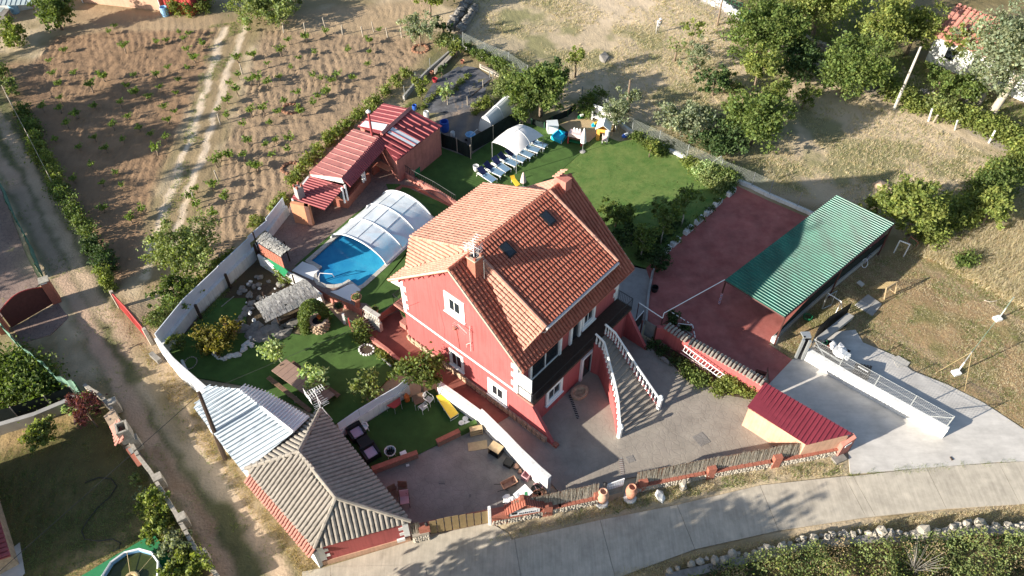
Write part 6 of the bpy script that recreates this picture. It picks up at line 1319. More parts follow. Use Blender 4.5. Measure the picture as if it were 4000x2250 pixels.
# red tool store at the street
sA,sB,sC,sD=a('D',2989,1494,2.3),a('D',3331,1694,2.3),a('D',3150,1738,2.0),a('D',2919,1588,2.1)
t=thing('tool_store','small peach-walled store with maroon corrugated roof beside the concrete drive','shed',(sC.x,sC.y,0)); ribbed([sA,sB,sC,sD],sD-sA,MT['roof_maroon'],t,pitch=.26,rh=.05,rw=.1)
cc=(sA+sB+sC+sD)/4; obj('wall',MB().prism([Vector((p.x,p.y,0)).lerp(Vector((cc.x,cc.y,0)),.04) for p in (sA,sB,sC,sD)],-.1,1.93),MT['render_peach'],t)
m=MB(); e0=ground('23',515,560);e1=ground('23',598,520); obj('end_pillar',MB().slab([e0,e1,e1+UZ*1.75,e0+UZ*1.35],Vector((-.1,.35,0))),MT['render_pink'],t); obj('name_plaque',MB().slab([e0.lerp(e1,.25)+Vector((.012,-.02,1.05)),e0.lerp(e1,.75)+Vector((.012,-.02,1.15)),e0.lerp(e1,.75)+Vector((.012,-.02,1.38)),e0.lerp(e1,.25)+Vector((.012,-.02,1.28))],Vector((-.01,.02,0))),MT['plaque'],t)
for k in range(4): u=.3+k*.11; obj('plaque_letter',MB().slab([e0.lerp(e1,u)+Vector((.02,-.035,1.14+k*.02)),e0.lerp(e1,u+.07)+Vector((.02,-.035,1.15+k*.02)),e0.lerp(e1,u+.07)+Vector((.02,-.035,1.25+k*.02)),e0.lerp(e1,u)+Vector((.02,-.035,1.24+k*.02))],Vector((-.006,.01,0))),MT['ink'],t)
obj('stone_step',MB().box(e0+Vector((.1,-.1,.1)),.8,.5,.22,.4),MT['stone_grey'],t)
# white drive wall with wire mesh
MT['wire']=meshmat('wire_mesh',(.5,.5,.5),.16,.10); MT['wire_d']=meshmat('wire_mesh_far',(.42,.45,.42),.16,.12)
def wire_panel(parent,p,q,z0,z1,mt,name='wire_mesh'):
    me_=bpy.data.meshes.new(name); L=(q-p).length; v=[(p.x,p.y,z0),(q.x,q.y,z0),(q.x,q.y,z1),(p.x,p.y,z1)]; me_.from_pydata(v,[],[(0,1,2,3)]); u=me_.uv_layers.new(name='UVMap')
    for i,c in enumerate(((0,z0),(L,z0),(L,z1),(0,z1))): u.data[i].uv=c
    me_.materials.append(MT[mt]); return mesh_obj(name,me_,parent)
dw=thing('drive_wall','low white wall with wire fence along the concrete drive','wall',ground('23',1310,415)); dp=[Vector((*a('H',430,720,.95).xy,0)) if False else ground('13',255,1240),ground('23',530,0),ground('23',1310,415)]
dp=[ground('H',410,755),ground('H',1200,1230),ground('23',1310,415)]
obj('wall',wallmesh(dp,-.1,[1.0,1.0,.95],.35),MT['render_white'],dw)
n_=Vector((.16,.22,0)); ks=[0,.235,.49,.74,1.0]; L0=(dp[2]-dp[0])
for i,k in enumerate(ks):
    p=dp[0]+L0*min(.985,max(.015,k))+n_; obj('fence_post',MB().tube([p+UZ*.9,p+UZ*2.1],.035,6),MT['metal_grey'],dw)
    if i<4: q_=dp[0]+L0*min(.985,ks[i+1])+n_; wire_panel(dw,p,q_,.98,2.05,'wire'); obj('wire_rail',MB().tube([p+UZ*2.05,q_+UZ*2.05],.012,4).tube([p+UZ*1.5,q_+UZ*1.5],.008,4),MT['metal_grey'],dw)
p=dp[2]*.985+dp[0]*.015+n_; obj('brace',MB().tube([p+UZ*1.9,p+(dp[0]-dp[2]).normalized()*1.1+UZ*1.0],.03,5),MT['metal_grey'],dw)
p=dp[0]+L0*.015+n_; obj('brace',MB().tube([p+UZ*2.0,p+(dp[2]-dp[0]).normalized()*1.0+UZ*1.05],.03,5),MT['metal_grey'],dw)
# gate tower and black screens
sg_=thing('drive_gate','grey steel sliding-gate tower with black infill at the head of the white wall','gate',ground('H',360,720))
gA_,gB_=a('H',430,350,2.0),a('H',575,345,2.0); base_=[ground('H',270,740),ground('H',390,760)]
obj('black_infill',MB().slab([base_[0]+UZ*.1,base_[1]+UZ*.1,Vector((*gB_.xy,2.0)),Vector((*gA_.xy,2.0))],Vector((.05,.05,0))),MT['metal_black'],sg_)
for p,q_ in ((base_[0],gA_),(base_[1],gB_)): obj('post',MB().frame(p-Vector((.08,.08,0)),Vector((.16,0,0)),Vector((0,.16,0)),UZ*2.1),MT['metal_grey'],sg_)
obj('post',MB().frame(Vector((gA_.x,gA_.y,0)),Vector((.14,0,0)),Vector((0,.14,0)),UZ*2.1),MT['metal_grey'],sg_); obj('head_frame',MB().slab([gA_,gB_,gB_+Vector((0,.5,0)),gA_+Vector((-.1,.5,0))],UZ*.1),MT['metal_grey'],sg_)
def screen(name,lb,pts,hh,mt,post='metal_black',th=.04,cat='screen',z=0,sag=0):
    t=thing(name,lb,cat,pts[0]); 
    for i in range(len(pts)-1):
        p,q_=pts[i],pts[i+1]; n=6; m=MB(); d=(q_-p).normalized(); nn=Vector((-d.y,d.x,0)); vs=[]
        for k in range(n+1): x=p.lerp(q_,k/n); w=math.sin(k*2.1+i)*.06*sag; vs+=[Vector((x.x,x.y,z+.05)),Vector((x.x,x.y,z+hh-abs(math.sin(k*1.3+i))*sag*.12))+nn*w]
        m.add(vs,[(2*k,2*k+2,2*k+3,2*k+1) for k in range(n)]); m.add([v+nn*th for v in vs],[(2*k+1,2*k+3,2*k+2,2*k) for k in range(n)]); obj('sheet',m,MT[mt],t)
    for p in pts: obj('post',MB().tube([Vector((p.x,p.y,z-.1)),Vector((p.x,p.y,z+hh+.05))],.04,5),MT[post],t)
    return t
screen('black_screen','tall black sheet screen leaning behind the sliding-gate tower',[ground('H',590,430),ground('H',780,250),ground('13',570,960)],1.7,'plastic_black')
tr_=thing('steel_trough','long dark grey steel beam on legs beside the black screen','beam',ground('13',480,1050)); A_,B_=a('H',640,390,.75),a('13',590,935,.75)
obj('beam',MB().slab([A_,B_,B_+Vector((.35,-.3,0)),A_+Vector((.35,-.3,0))],UZ*.35),MT['concrete_grey'],tr_)
for u in (.05,.95): p=A_.lerp(B_,u)+Vector((.17,-.15,0)); obj('leg',MB().box(Vector((p.x,p.y,.38)),.2,.2,.76,.6),MT['metal_black'],tr_)
# long car trailer behind the fence
tx=thing('utility_trailer','open box trailer loaded with white sacks and bricks behind the wire fence','trailer',a('H',1000,620,.07)); Z1=.85
bd=al('H',[(700,500),(870,370),(1330,590),(1140,790)],.95); lo_=[Vector((p.x,p.y,.45)) for p in bd]
obj('floor_panel',MB().slab(lo_,UZ*.05),MT['metal_black'],tx)
for i in range(4): p,q_=lo_[i],lo_[(i+1)%4]; obj('side_panel',MB().slab([p,q_,q_+UZ*.5,p+UZ*.5],Vector((.0,.04,0))),MT['metal_grey'] if i!=1 else MT['metal_black'],tx)
obj('drawbar',MB().tube([lo_[2].lerp(lo_[3],.5),a('H',1420,930,.45)],.05,5).tube([lo_[3],a('H',1420,930,.45)],.04,5),MT['metal_grey'],tx)
for u in (0,1): p=(lo_[0].lerp(lo_[3],.55) if u==0 else lo_[1].lerp(lo_[2],.55)); obj('wheel',MB().tube([Vector((p.x-.12,p.y-.12,.32)),Vector((p.x+.05,p.y+.05,.32))],.3,14),MT['plastic_black'],tx)
for i,(x,y,r,mt_,nm,lb) in enumerate(((1130,640,.55,'plastic_white','sack','big white sack in the near end of the trailer'),(1000,500,.35,'fabric_white','roll','rolled pale tarpaulin across the trailer'),(1140,520,.35,'fabric_white','roll','long pale foam board along the far side of the trailer'))):
    t=thing(nm,lb,nm,a('H',x,y,.6)); obj('bundle',MB().rock(a('H',x,y,.85),r,(1.3,.9,.6),i+2).rock(a('H',x+60,y+40,.85),r*.7,(1.2,.8,.6),i+9),MT[mt_],t)
t=thing('brick_pile','small pile of loose orange bricks inside the trailer','bricks',a('H',930,500,.6))
for k in range(12): obj('brick',MB().box(a('H',880+(k%4)*28,480+(k//4)*22,.62+.06*(k%2)),.24,.11,.07,k*.7),MT['brick'],t)
tag(obj('hose_coil',MB().tube([a('H',820,430,.8)+Vector((math.cos(k*.6)*.2,math.sin(k*.6)*.2,k*.004)) for k in range(40)],.02,4),MT['plastic_green']),'green hose coil in the far corner of the trailer','hose')
p=a('H',1500,1020,.07); t=thing('black_pallet','black plastic pallet box behind the middle of the wire fence','pallet',p)
for k in range(5): obj('deck_board',MB().box(p+Vector((-.35+k*.19,.1-k*.05,.5)),.15,.9,.05,-.5),MT['plastic_black'],t)
obj('pallet_body',MB().box(p+UZ*.22,1.0,.9,.42,-.5),MT['plastic_black'],t); obj('white_strip',MB().box(p+UZ*.55,.7,.08,.03,-.75),MT['plastic_white'],t)
# ---------------- green carport ----------------
cz1,cz2=2.74,3.13
cA,cB,cC,cD=a('D',2832,1094,cz1),a('D',3267,763,cz1),a('D',3495,872,cz2),a('D',3065,1237,cz2)
cp=thing('carport','large carport with green corrugated metal roof over red paving','carport',(cA.x,cA.y,0))
ribbed([cA,cB,cC,cD],cD-cA,MT['roof_green'],cp,pitch=.25,rh=.05,rw=.10,name='roof_sheet')
obj('edge_beam',MB().tube([cA-UZ*.12,cB-UZ*.12],.07,4).tube([cD-UZ*.12,cC-UZ*.12],.07,4).tube([cA-UZ*.1,cD-UZ*.1],.06,4).tube([cB-UZ*.1,cC-UZ*.1],.06,4),MT['metal_brown'],cp)
for u in (0,.5,1):
    for P_,Q_,mt_ in ((cA,cB,0),(cD,cC,1)):
        p=P_.lerp(Q_,u*.97+.012); obj('post',MB().tube([Vector((p.x,p.y,0)),p-UZ*.1],.06,6),MT['metal_brown'],cp)
p=cA.lerp(cB,.012)
for k in range(7): obj('pink_post_ring',MB().lathe((p.x,p.y,.15+k*.17),[(.075,0),(.085,.02),(.085,.07),(.075,.09)],8),MT['plastic_lilac'] if k%2 else MT['plastic_pink'],cp)
for k in range(4): q_=cA.lerp(cB,(k+1)/5);r_=cD.lerp(cC,(k+1)/5); obj('purlin',MB().tube([q_-UZ*.1,r_-UZ*.1],.05,4),MT['metal_brown'],cp)
lwp=[ground('D',3021,1338),ground('13',230,960),ground('13',420,790),ground('13',640,610),ground('13',860,430)]
cw=thing('carport_wall','low rough concrete kerb wall with dark netting along the open side of the carport','wall',lwp[0]); obj('kerb_wall',wallmesh(lwp,-.1,.5,.2),MT['render_white'] if False else MT['concrete_grey'],cw); obj('white_end_block',MB().box(lwp[0]+UZ*.3,.3,.35,.62,.6),MT['render_white'],cw)
for i in range(4):
    p,q_=lwp[i]+Vector((-.1,.05,0)),lwp[i+1]+Vector((-.1,.05,0)); obj('dark_netting',MB().slab([p+UZ*.5,q_+UZ*.5,q_+UZ*1.5,p+UZ*(1.5 if i else .6)],Vector((-.02,.02,0))),MT['net_dark'],cw)
tag(obj('hose_coil',MB().tube([a('13',298,950,.05)+Vector((math.cos(k*.55)*(.25+.01*(k%9)),math.sin(k*.55)*(.25+.01*(k%7)),k*.003)) for k in range(70)],.018,4),MT['plastic_green']),'coil of green garden hose on the ground beside the carport wall','hose')
bk_=thing('bicycle','child bicycle parked in the dark behind the carport netting','bicycle',ground('13',730,540)); p=a('13',720,560,0)
for u in(0,1): c=p.lerp(a('13',770,470,0),u)+UZ*.32; obj('wheel',MB().tube([c+Vector((math.cos(k*.45)*.22,math.sin(k*.45)*.22*.8,math.sin(k*.45)*.3)) for k in range(15)],.03,4),MT['plastic_white'],bk_)
obj('frame',MB().tube([p+UZ*.32,p+Vector((.2,.2,.65)),a('13',770,470,.32)],.025,5),MT['plastic_lilac'],bk_); obj('handlebar',MB().tube([a('13',765,470,.8)+Vector((-.2,.1,0)),a('13',765,470,.85),a('13',765,470,.8)+Vector((.2,-.1,0))],.02,5),MT['metal_black'],bk_)
# goals, pale frames, slabs and net posts
def netgoal(name,lb,f0,f1,hh,depth,mt='metal_white',lean=Vector((0,0,0)),net=True):
    t=thing(name,lb,'goal',f0); d=(f1-f0).normalized(); n_=Vector((-d.y,d.x,0))*depth; t0,t1=f0+UZ*hh+lean,f1+UZ*hh+lean; g0_,g1_=f0+n_,f1+n_
    for k,(p,q_) in enumerate(((f0,t0),(f1,t1))): obj('goal_post',MB().tube([p,q_],.05,6),MT[mt],t)
    obj('crossbar',MB().tube([t0,t1],.05,6),MT[mt],t); obj('base_frame',MB().tube([f0,g0_,g1_,f1],.03,5),MT[mt],t)
    if net:
        m=MB()
        for i in range(15): u=i/14; m.tube([t0.lerp(t1,u),g0_.lerp(g1_,u)],.007,3,cap=False)
        for j in range(1,12): v=j/12; m.tube([t0.lerp(g0_,v),t1.lerp(g1_,v)],.007,3,cap=False)
        obj('net',m,MT['rope'],t)
    return t
netgoal('football_goal','small football goal with sagging pale net in the sunny field',a('K',980,662,0),a('K',1145,560,0),1.35,1.3,'wood_pale',Vector((-.35,-.1,0)))
netgoal('football_goal','white metal goal frame lying near the corner of the green carport',a('M',520,240,0),a('M',625,280,0),1.3,.9,'metal_white')
t=thing('metal_bedframe','rusty metal bed frame standing in the shade by the hedge','bed frame',a('M',700,190,0)); fr=[a('M',740,200,.1),a('M',785,130,.9),a('M',705,65,1.2),a('M',680,110,.5)]
obj('frame',MB().tube(fr+[fr[0]],.04,5),MT['rust'],t)
for k in range(6): u=(k+1)/7; obj('bed_slat',MB().tube([fr[0].lerp(fr[3],u),fr[1].lerp(fr[2],u)],.02,4),MT['metal_green'],t)
t=thing('drying_rack','white tubular clothes-drying frame by the carport netting','frame',ground('K',60,790)); pA_,pB_=a('K',130,560,1.6),a('K',335,690,1.6)
obj('top_bar',MB().tube([pA_,pB_],.04,5),MT['metal_white'],t); obj('leg',MB().tube([pA_,a('K',40,790,0)],.035,5),MT['metal_grey'],t); obj('leg',MB().tube([pB_,a('K',240,880,0)],.04,5),MT['metal_white'],t); obj('leg',MB().tube([pB_,a('K',345,880,0)],.03,5),MT['metal_white'],t)
t=thing('old_window','old glazed window frame leaning beside the white drying frame','window frame',ground('K',100,760)); wf=[a('K',40,800,.05),a('K',180,735,.05),a('K',270,525,1.2),a('K',130,600,1.2)]
obj('frame',MB().tube(wf+[wf[0]],.035,4),MT['metal_grey'],t)
for i,(pts,lb) in enumerate((([(535,745),(730,590),(940,735),(800,915)],'large grey concrete slab half in shade below the small goal'),([(560,410),(605,378),(680,435),(640,475)],'small pale slab lying in the dark strip beside the carport'))):
    t=thing('concrete_slab',lb,'slab',a('K',*pts[0],0)); q4=al('K',pts,.0)
    if i==0:
        for u0,u1 in((.0,.6),(.62,1)):
            for v0,v1 in ((0,.48),(.5,1)):
                f=lambda u,v:q4[0].lerp(q4[3],u).lerp(q4[1].lerp(q4[2],u),v); obj('slab_piece',MB().prism([f(u0,v0),f(u1,v0),f(u1,v1),f(u0,v1)],-.1,.10),MT['concrete_grey'],t)
    else: obj('slab_piece',MB().prism(q4,-.1,.10),MT['concrete_light'],t)
for (bx,by,tx_,ty_,lb) in ((1590,480,1715,315,'nearer the dry meadow'),(1070,1160,1215,985,'nearer the concrete drive')):
    t=thing('net_post','white volleyball post on a square white base in the field, '+lb,'net post',a('J',bx,by,0)); b_=a('J',bx,by,0)
    obj('base_block',MB().box(b_+UZ*.12,.5,.42,.2,.3),MT['white_paint'],t); hh=2.35
    obj('pole',MB().tube([b_+Vector((.1,.05,.2)),b_+Vector((.1,.05,1.2))],.045,7),MT['metal_white'],t); obj('upper_pole',MB().tube([b_+Vector((.1,.05,1.2)),b_+Vector((.1,.05,hh))],.035,7),MT['metal_grey'],t)
b1,b2=a('J',1590,480,0)+Vector((.1,.05,0)),a('J',1070,1160,0)+Vector((.1,.05,0)); t=thing('volleyball_net','narrow volleyball net with pale green edge ropes between the two white posts','net',b1)
def sagl(z0,n=16): return [b1.lerp(b2,i/n)+UZ*(z0-.25*math.sin(math.pi*i/n)) for i in range(n+1)]
obj('edge_rope',MB().tube(sagl(2.3),.014,4).tube(sagl(1.95),.014,4),MT['rope_green'],t); S1,S2=sagl(2.3),sagl(1.95); m=MB()
for i in range(16):
    for k in range(3): m.tube([S1[i].lerp(S1[i+1],k/3),S2[i].lerp(S2[i+1],k/3)],.006,3,cap=False)
obj('net_strings',m,MT['net_dark'],t)
t=thing('guy_ropes','two thin yellow guy ropes tied to the nearer volleyball post','rope',a('J',815,1150,0)); tp2=b2+UZ*2.3
for g_ in ((815,1150),(1185,1375)): obj('rope',MB().tube([tp2,a('J',*g_,0)],.012,4),MT['rope'],t)
tp1=b1+UZ*2.3; t=thing('guy_rope','thin rope from the farther volleyball post to the meadow edge','rope',a('J',1500,255,0)); obj('rope',MB().tube([tp1,a('J',1920,80,0)],.012,4),MT['rope'],t)
tag(obj('fallen_branch',MB().tube([a('J',1430,235,.05),a('J',1500,255,.06),a('J',1590,242,.05)],.04,5),MT['bark_pale']),'pale fallen stick in the field near the farther volleyball post','stick')
tag(obj('dark_leaf',MB().tube([a('23',1375,550,.09),a('23',1392,575,.09)],[.04,.07],5),MT['wood_dark']),'dark fallen twig lying on the pale concrete drive','twig')
tag(obj('drive_patch',MB().slab(al('J',[(270,960),(350,930),(420,970),(500,1020),(460,1070),(340,1080)],.072),UZ*.01),MT['coping']),'pale oval cement patch at the edge of the concrete slab by the field','patch')
# ---------------- lounger lawn ----------------
LZ=.09
def lounger():
    t=thing('sun_lounger','white framed sun lounger with blue fabric','sun lounger')
    obj('seat_fabric',MB().slab([(-.29,-1.2,.34),(.29,-1.2,.34),(.29,0,.34),(-.29,0,.34)],(0,0,.03)),MT['fabric_blue'],t)
    obj('backrest',MB().slab([(-.29,0,.34),(.29,0,.34),(.29,.62,.78),(-.29,.62,.78)],(0,-.02,.03)),MT['fabric_navy'],t)
    for i in(-1,1):
        obj('side_rail',MB().tube([(i*.32,-1.25,.33),(i*.32,.55,.33)],.035,5),MT['plastic_white'],t)
        obj('armrest',MB().tube([(i*.35,-.25,.33),(i*.36,-.1,.52),(i*.36,.35,.52),(i*.34,.55,.33)],.03,5),MT['plastic_white'],t)
        for y in (-1.1,.5): obj('leg',MB().tube([(i*.31,y,.33),(i*.34,y+(.1 if y>0 else -.08),0)],.035,5),MT['plastic_white'],t)
    return Proto(t)
LG=lounger()
spots=[((215,590),(320,715),'first in the row, beside the white bin'),((275,535),(415,655),'second in the row from the white bin'),((368,480),(470,605),'third in the row, just outside the awning'),((425,435),(565,550),'fourth in the row, under the edge of the awning'),((520,400),(620,495),'fifth in the row, behind the near awning pole'),((610,350),(700,445),'sixth in the row, below the awning middle'),((680,310),(755,390),'seventh in the row, under the awning'),((760,260),(830,340),'last in the row, at the far awning pole')]
for (hx,hy),(fx,fy),w_ in spots:
    H_=a('Y',hx,hy+25,LZ+.3);F_=a('Y',fx,fy,LZ); d=(F_-H_); c=H_.lerp(F_,.38); LG.put(Vector((c.x,c.y,LZ)),math.atan2(d.y,d.x)+math.pi/2,1.0,label='blue sun lounger with white frame, '+w_,group='sun loungers in a row under the awning')
t=thing('gazebo','white domed fabric awning on four thin poles over the sun loungers','awning',a('Y',600,400,LZ)); g4=[a('Y',600,435,2.0),a('Y',337,292,2.0),a('Y',628,100,2.0),a('Y',888,222,2.0)]
cen=sum(g4,Vector())/4+UZ*.85; gm=MB(); n=8; vs=[]
for j in range(n+1):
    for i in range(n+1):
        u,v=i/n,j/n; p=g4[0].lerp(g4[3],u).lerp(g4[1].lerp(g4[2],u),v); q_=1-(2*u-1)**2; r_=1-(2*v-1)**2; vs.append(p+UZ*(.25*(q_+r_)*.9+.55*q_*r_))
gm.add(vs,[(j*(n+1)+i,j*(n+1)+i+1,(j+1)*(n+1)+i+1,(j+1)*(n+1)+i) for j in range(n) for i in range(n)]); obj('canopy',gm,MT['fabric_white'],t,smooth=True)
m=MB()
for i in (0,4,8): m.tube([vs[j*(n+1)+i]+UZ*.012 for j in range(n+1)],.016,4)
for j in (0,4,8): m.tube([vs[j*(n+1)+i]+UZ*.012 for i in range(n+1)],.016,4)
obj('seam',m,MT['plastic_white'],t)
for p in g4: obj('pole',MB().tube([Vector((p.x,p.y,LZ)),p],.03,5),MT['metal_grey'],t)
def parasol(lb,code,x,y,tx,ty,mt):
    b=a(code,x,y,LZ); hh=hgt(code,x,y,tx,ty,LZ); t=thing('parasol',lb,'parasol',b); obj('pole',MB().tube([b,b+UZ*(hh-LZ)],.025,5),MT['metal_grey'],t); obj('folded_canopy',MB().lathe(b+UZ*(hh*.38),[(.05,0),(.26,.06),(.20,hh*.25),(.1,hh*.5),(.02,hh*.6)],9),MT[mt],t); obj('foot',MB().lathe(b,[(.25,0),(.25,.06),(.05,.08)],10),MT['concrete_grey'],t)
parasol('closed white parasol on the lawn beside the red play kitchen','Y',1312,395,1325,140,'fabric_white'); parasol('closed pinkish parasol beside the yellow lounger behind the roof','Y',672,790,670,620,'fabric_pinkish')
t=thing('yellow_lounger','small yellow lounge seat beside the pink parasol behind the house roof','lounger',a('Y',590,745,LZ)); A_=al('Y',[(545,700),(590,690),(640,750),(600,775)],.35)
obj('seat',MB().slab(A_,UZ*.06),MT['plastic_yellow'],t); obj('back',MB().slab([A_[0],A_[1],A_[1]+Vector((-.1,.1,.35)),A_[0]+Vector((-.1,.1,.35))],UZ*.03),MT['plastic_yellow'],t)
for p in A_: obj('leg',MB().tube([p,Vector((p.x,p.y,LZ))],.02,4),MT['plastic_white'],t)
p=a('Y',165,595,LZ); t=thing('bin','round pale plastic bin at the end of the lounger row','bin',p); obj('tub',MB().lathe(p,[(.2,0),(.26,.5),(.23,.5),(.2,.2)],12),MT['plastic_white'],t)
# ---------------- play corner ----------------
struct('play_sand',MB().prism(al('Y',[(1060,110),(1190,60),(1290,30),(1400,60),(1520,120),(1460,230),(1380,300),(1310,290),(1150,180)],0),.0,LZ+.012),MT['wood_pale'])
t=thing('sand_table','bright blue square paddling pool on legs in the play corner','paddling pool',a('Y',1065,240,LZ)); A_=al('Y',[(972,222),(1050,150),(1155,190),(1085,275)],.45)
obj('floor',MB().slab([p-UZ*.3 for p in A_],UZ*.05),MT['plastic_cyan'],t)
for i in range(4): p,q_=A_[i],A_[(i+1)%4]; obj('side',MB().slab([p-UZ*.4,q_-UZ*.4,q_,p],(A_[(i+2)%4]-q_).normalized()*.08),MT['plastic_cyan'],t)
for p in A_: obj('leg',MB().tube([Vector((p.x,p.y,LZ)),p],.03,5),MT['plastic_white'],t)
tag(obj('ball',MB().rock(a('Y',1140,200,.65),.22,(1,1,1),3),MT['fabric_navy']),'dark blue ball at the corner of the blue paddling pool','ball')
p=a('Y',985,170,LZ); t=thing('play_cube','translucent white plastic cube box beside the blue pool','box',p); obj('box_body',MB().box(p+UZ*.4,.95,.85,.8,.1),MT['plastic_white'],t); obj('lid',MB().box(p+UZ*.83,1.0,.9,.05,.1),MT['translucent_sheet'],t)
p=a('Y',1235,300,LZ); t=thing('play_kitchen','red and white play stall with shelves beside the closed white parasol','toy stall',p); M_=Matrix.Rotation(-.35,3,'Z')
for i in(-1,1): obj('side',MB().box(p+M_@Vector((i*.6,0,.55)),.08,.6,1.1,M_=M_),MT['plastic_red'],t)
for z,mt_ in ((.25,'plastic_green'),(.6,'wood_brown')): obj('shelf',MB().box(p+M_@Vector((0,0,z)),1.1,.55,.05,M_=M_),MT[mt_],t)
obj('counter_cloth',MB().box(p+M_@Vector((0,-.05,1.0)),1.2,.65,.35,M_=M_),MT['fabric_pinkish'],t); obj('back_wall',MB().box(p+M_@Vector((0,.3,.6)),1.2,.05,1.1,M_=M_),MT['plastic_red'],t)
for k in range(3): obj('white_bottle',MB().lathe(p+M_@Vector((-.2+k*.25,.1,1.18)),[(.1,0),(.1,.22),(.03,.34)],7),MT['plastic_white'],t)
p=a('Y',1530,240,LZ); t=thing('playhouse','small orange playhouse with white roof and open doorway','playhouse',p); M_=Matrix.Rotation(-.25,3,'Z')
mk('orange_wall',(.75,.38,.08),.5,.06,4)
for c,s_,mt_ in (((-.5,0,.6),(.06,1.0,1.2),'orange_wall'),((.5,0,.6),(.06,1.0,1.2),'plastic_white'),((0,.5,.6),(1.0,.06,1.2),'orange_wall'),((-.36,-.5,.6),(.26,.06,1.2),'orange_wall'),((.36,-.5,.6),(.26,.06,1.2),'plastic_white'),((0,-.5,1.05),(.5,.06,.3),'orange_wall')): obj('wall',MB().box(p+M_@Vector(c),*s_,M_=M_),MT[mt_],t)
for i in(-1,1): obj('roof',MB().slab([p+M_@Vector(v) for v in ((0,-.6,1.65),(0,.6,1.65),(i*.65,.6,1.15),(i*.65,-.6,1.15))],UZ*.05),MT['plastic_white'],t)
p=a('Y',1545,300,LZ); t=thing('doll_pram','small white and pink doll pushchair in front of the playhouse','pushchair',p); obj('seat',MB().slab([p+Vector(v) for v in ((-.2,-.15,.3),(.2,-.15,.3),(.2,.2,.55),(-.2,.2,.55))],UZ*.1),MT['fabric_pinkish'],t); obj('frame',MB().tube([p+Vector((-.2,-.2,.08)),p+Vector((-.15,.3,.75)),p+Vector((.15,.3,.75)),p+Vector((.2,-.2,.08))],.025,5),MT['plastic_white'],t)
for i in(-1,1):
    for j in(-1,1): obj('wheel',MB().rock(p+Vector((i*.2,j*.2,.08)),.09,(.5,1,1),3),MT['plastic_black'],t)
for nm,lb,c,mt_ in (('toy_slide','small cyan and yellow toy on the ground behind the playhouse',(1440,120),'plastic_cyan'),('ride_on_toy','small blue ride-on toy under the olive tree by the fence',(1770,240),'plastic_blue'),('toy_boat','green and white toy boat at the back edge of the play sand',(1290,35),'plastic_green')):
    p=a('Y',*c,LZ); t=thing(nm,lb,'toy',p); obj('body',MB().rock(p+UZ*.2,.3,(1.4,.7,.6),5),MT[mt_],t); obj('seat',MB().box(p+Vector((.1,0,.35)),.3,.2,.15,.5),MT['plastic_yellow' if nm=='toy_slide' else 'plastic_white'],t)
t=thing('white_bench','white slatted bench panel against the fence behind the play corner','bench',a('02',720,900,0)); A_,B_=a('02',605,885,.4),a('02',790,950,.4)
for k in range(4): obj('seat_slat',MB().slab([A_+Vector((0,k*.14,0)),B_+Vector((0,k*.14,0)),B_+Vector((0,k*.14+.11,0)),A_+Vector((0,k*.14+.11,0))],UZ*.04),MT['plastic_white'],t)
for k in range(5): obj('back_slat',MB().slab([A_+Vector((.1,.62,.15+k*.17)),B_+Vector((.1,.62,.15+k*.17)),B_+Vector((.1,.62,.28+k*.17)),A_+Vector((.1,.62,.28+k*.17))],Vector((0,.04,0))),MT['plastic_white'],t)
for p in (A_,B_): obj('leg',MB().box(Vector((p.x,p.y+.3,.45)),.1,.6,.9),MT['plastic_white'],t)
tag(obj('storage_box',MB().box(a('01',1170,1295,LZ)+UZ*.3,1.5,.65,.55,-.62).box(a('01',1170,1295,LZ)+UZ*.6,1.55,.7,.06,-.62),MT['mat_green']),'low green storage box behind the railing wall','box')
# greenhouse, screens
t=thing('greenhouse','arched white plastic greenhouse behind the dark screen fence','greenhouse',a('Y',250,180,0)); e0=(a('V',1025,1225,.9),a('V',1180,1330,.9)); e0=(a('V',1028,1330,0),a('V',1180,1400,0)); f0,f1=a('V',1030,1320,.0),a('V',1215,1400,.0); k0,k1=a('V',1290,1060,0),a('V',1505,1150,0)
A0=arch(f0,f1,1.85,12); A1=arch(k0,k1,1.85,12)
MT['film']=clear('greenhouse_film',(.72,.74,.72),.9,.35)
m=MB(); vs=[v for i in range(13) for v in (A0[i],A0[i].lerp(A1[i],.5),A1[i])]; m.add(vs,[(3*i+j,3*i+j+1,3*i+j+4,3*i+j+3) for i in range(12) for j in(0,1)]); obj('film',m,MT['film'],t,smooth=True); obj('end_film',MB().add(A0,[tuple(range(13))]).add(A1,[tuple(range(13))]),MT['film'],t)
for u in (0,.5,1): obj('hoop',MB().tube([A0[i].lerp(A1[i],u) for i in range(13)],.03,5),MT['metal_white'],t)
obj('ridge_bar',MB().tube([A0[6],A1[6]],.025,4).tube([A0[3],A1[3]],.02,4),MT['metal_white'],t)
screen('dark_screen_fence','long black shade-net fence between the greenhouse and the loungers',[Vector((*a('Y',118,400,0).xy,0)),Vector((*a('Y',350,270,0).xy,0)),Vector((*a('Y',640,90,0).xy,0))],1.55,'net_dark','bark_pale',cat='fence')
screen('dark_screen_fence','short sagging grey-green net fence between barn corner and lounger lawn',[a('01',1400,1110,0),a('01',1520,1150,0),a('01',1622,1205,0)],1.5,'net_dark','bark_pale',cat='fence',sag=1)
screen('curved_net_fence','curved dark net fence round the shaded corner under the big tree',[a('Y',760,110,0),a('Y',900,150,0),a('02',300,930,0),a('02',420,880,0),a('02',480,830,0)],.7,'net_dark','metal_green',cat='fence')
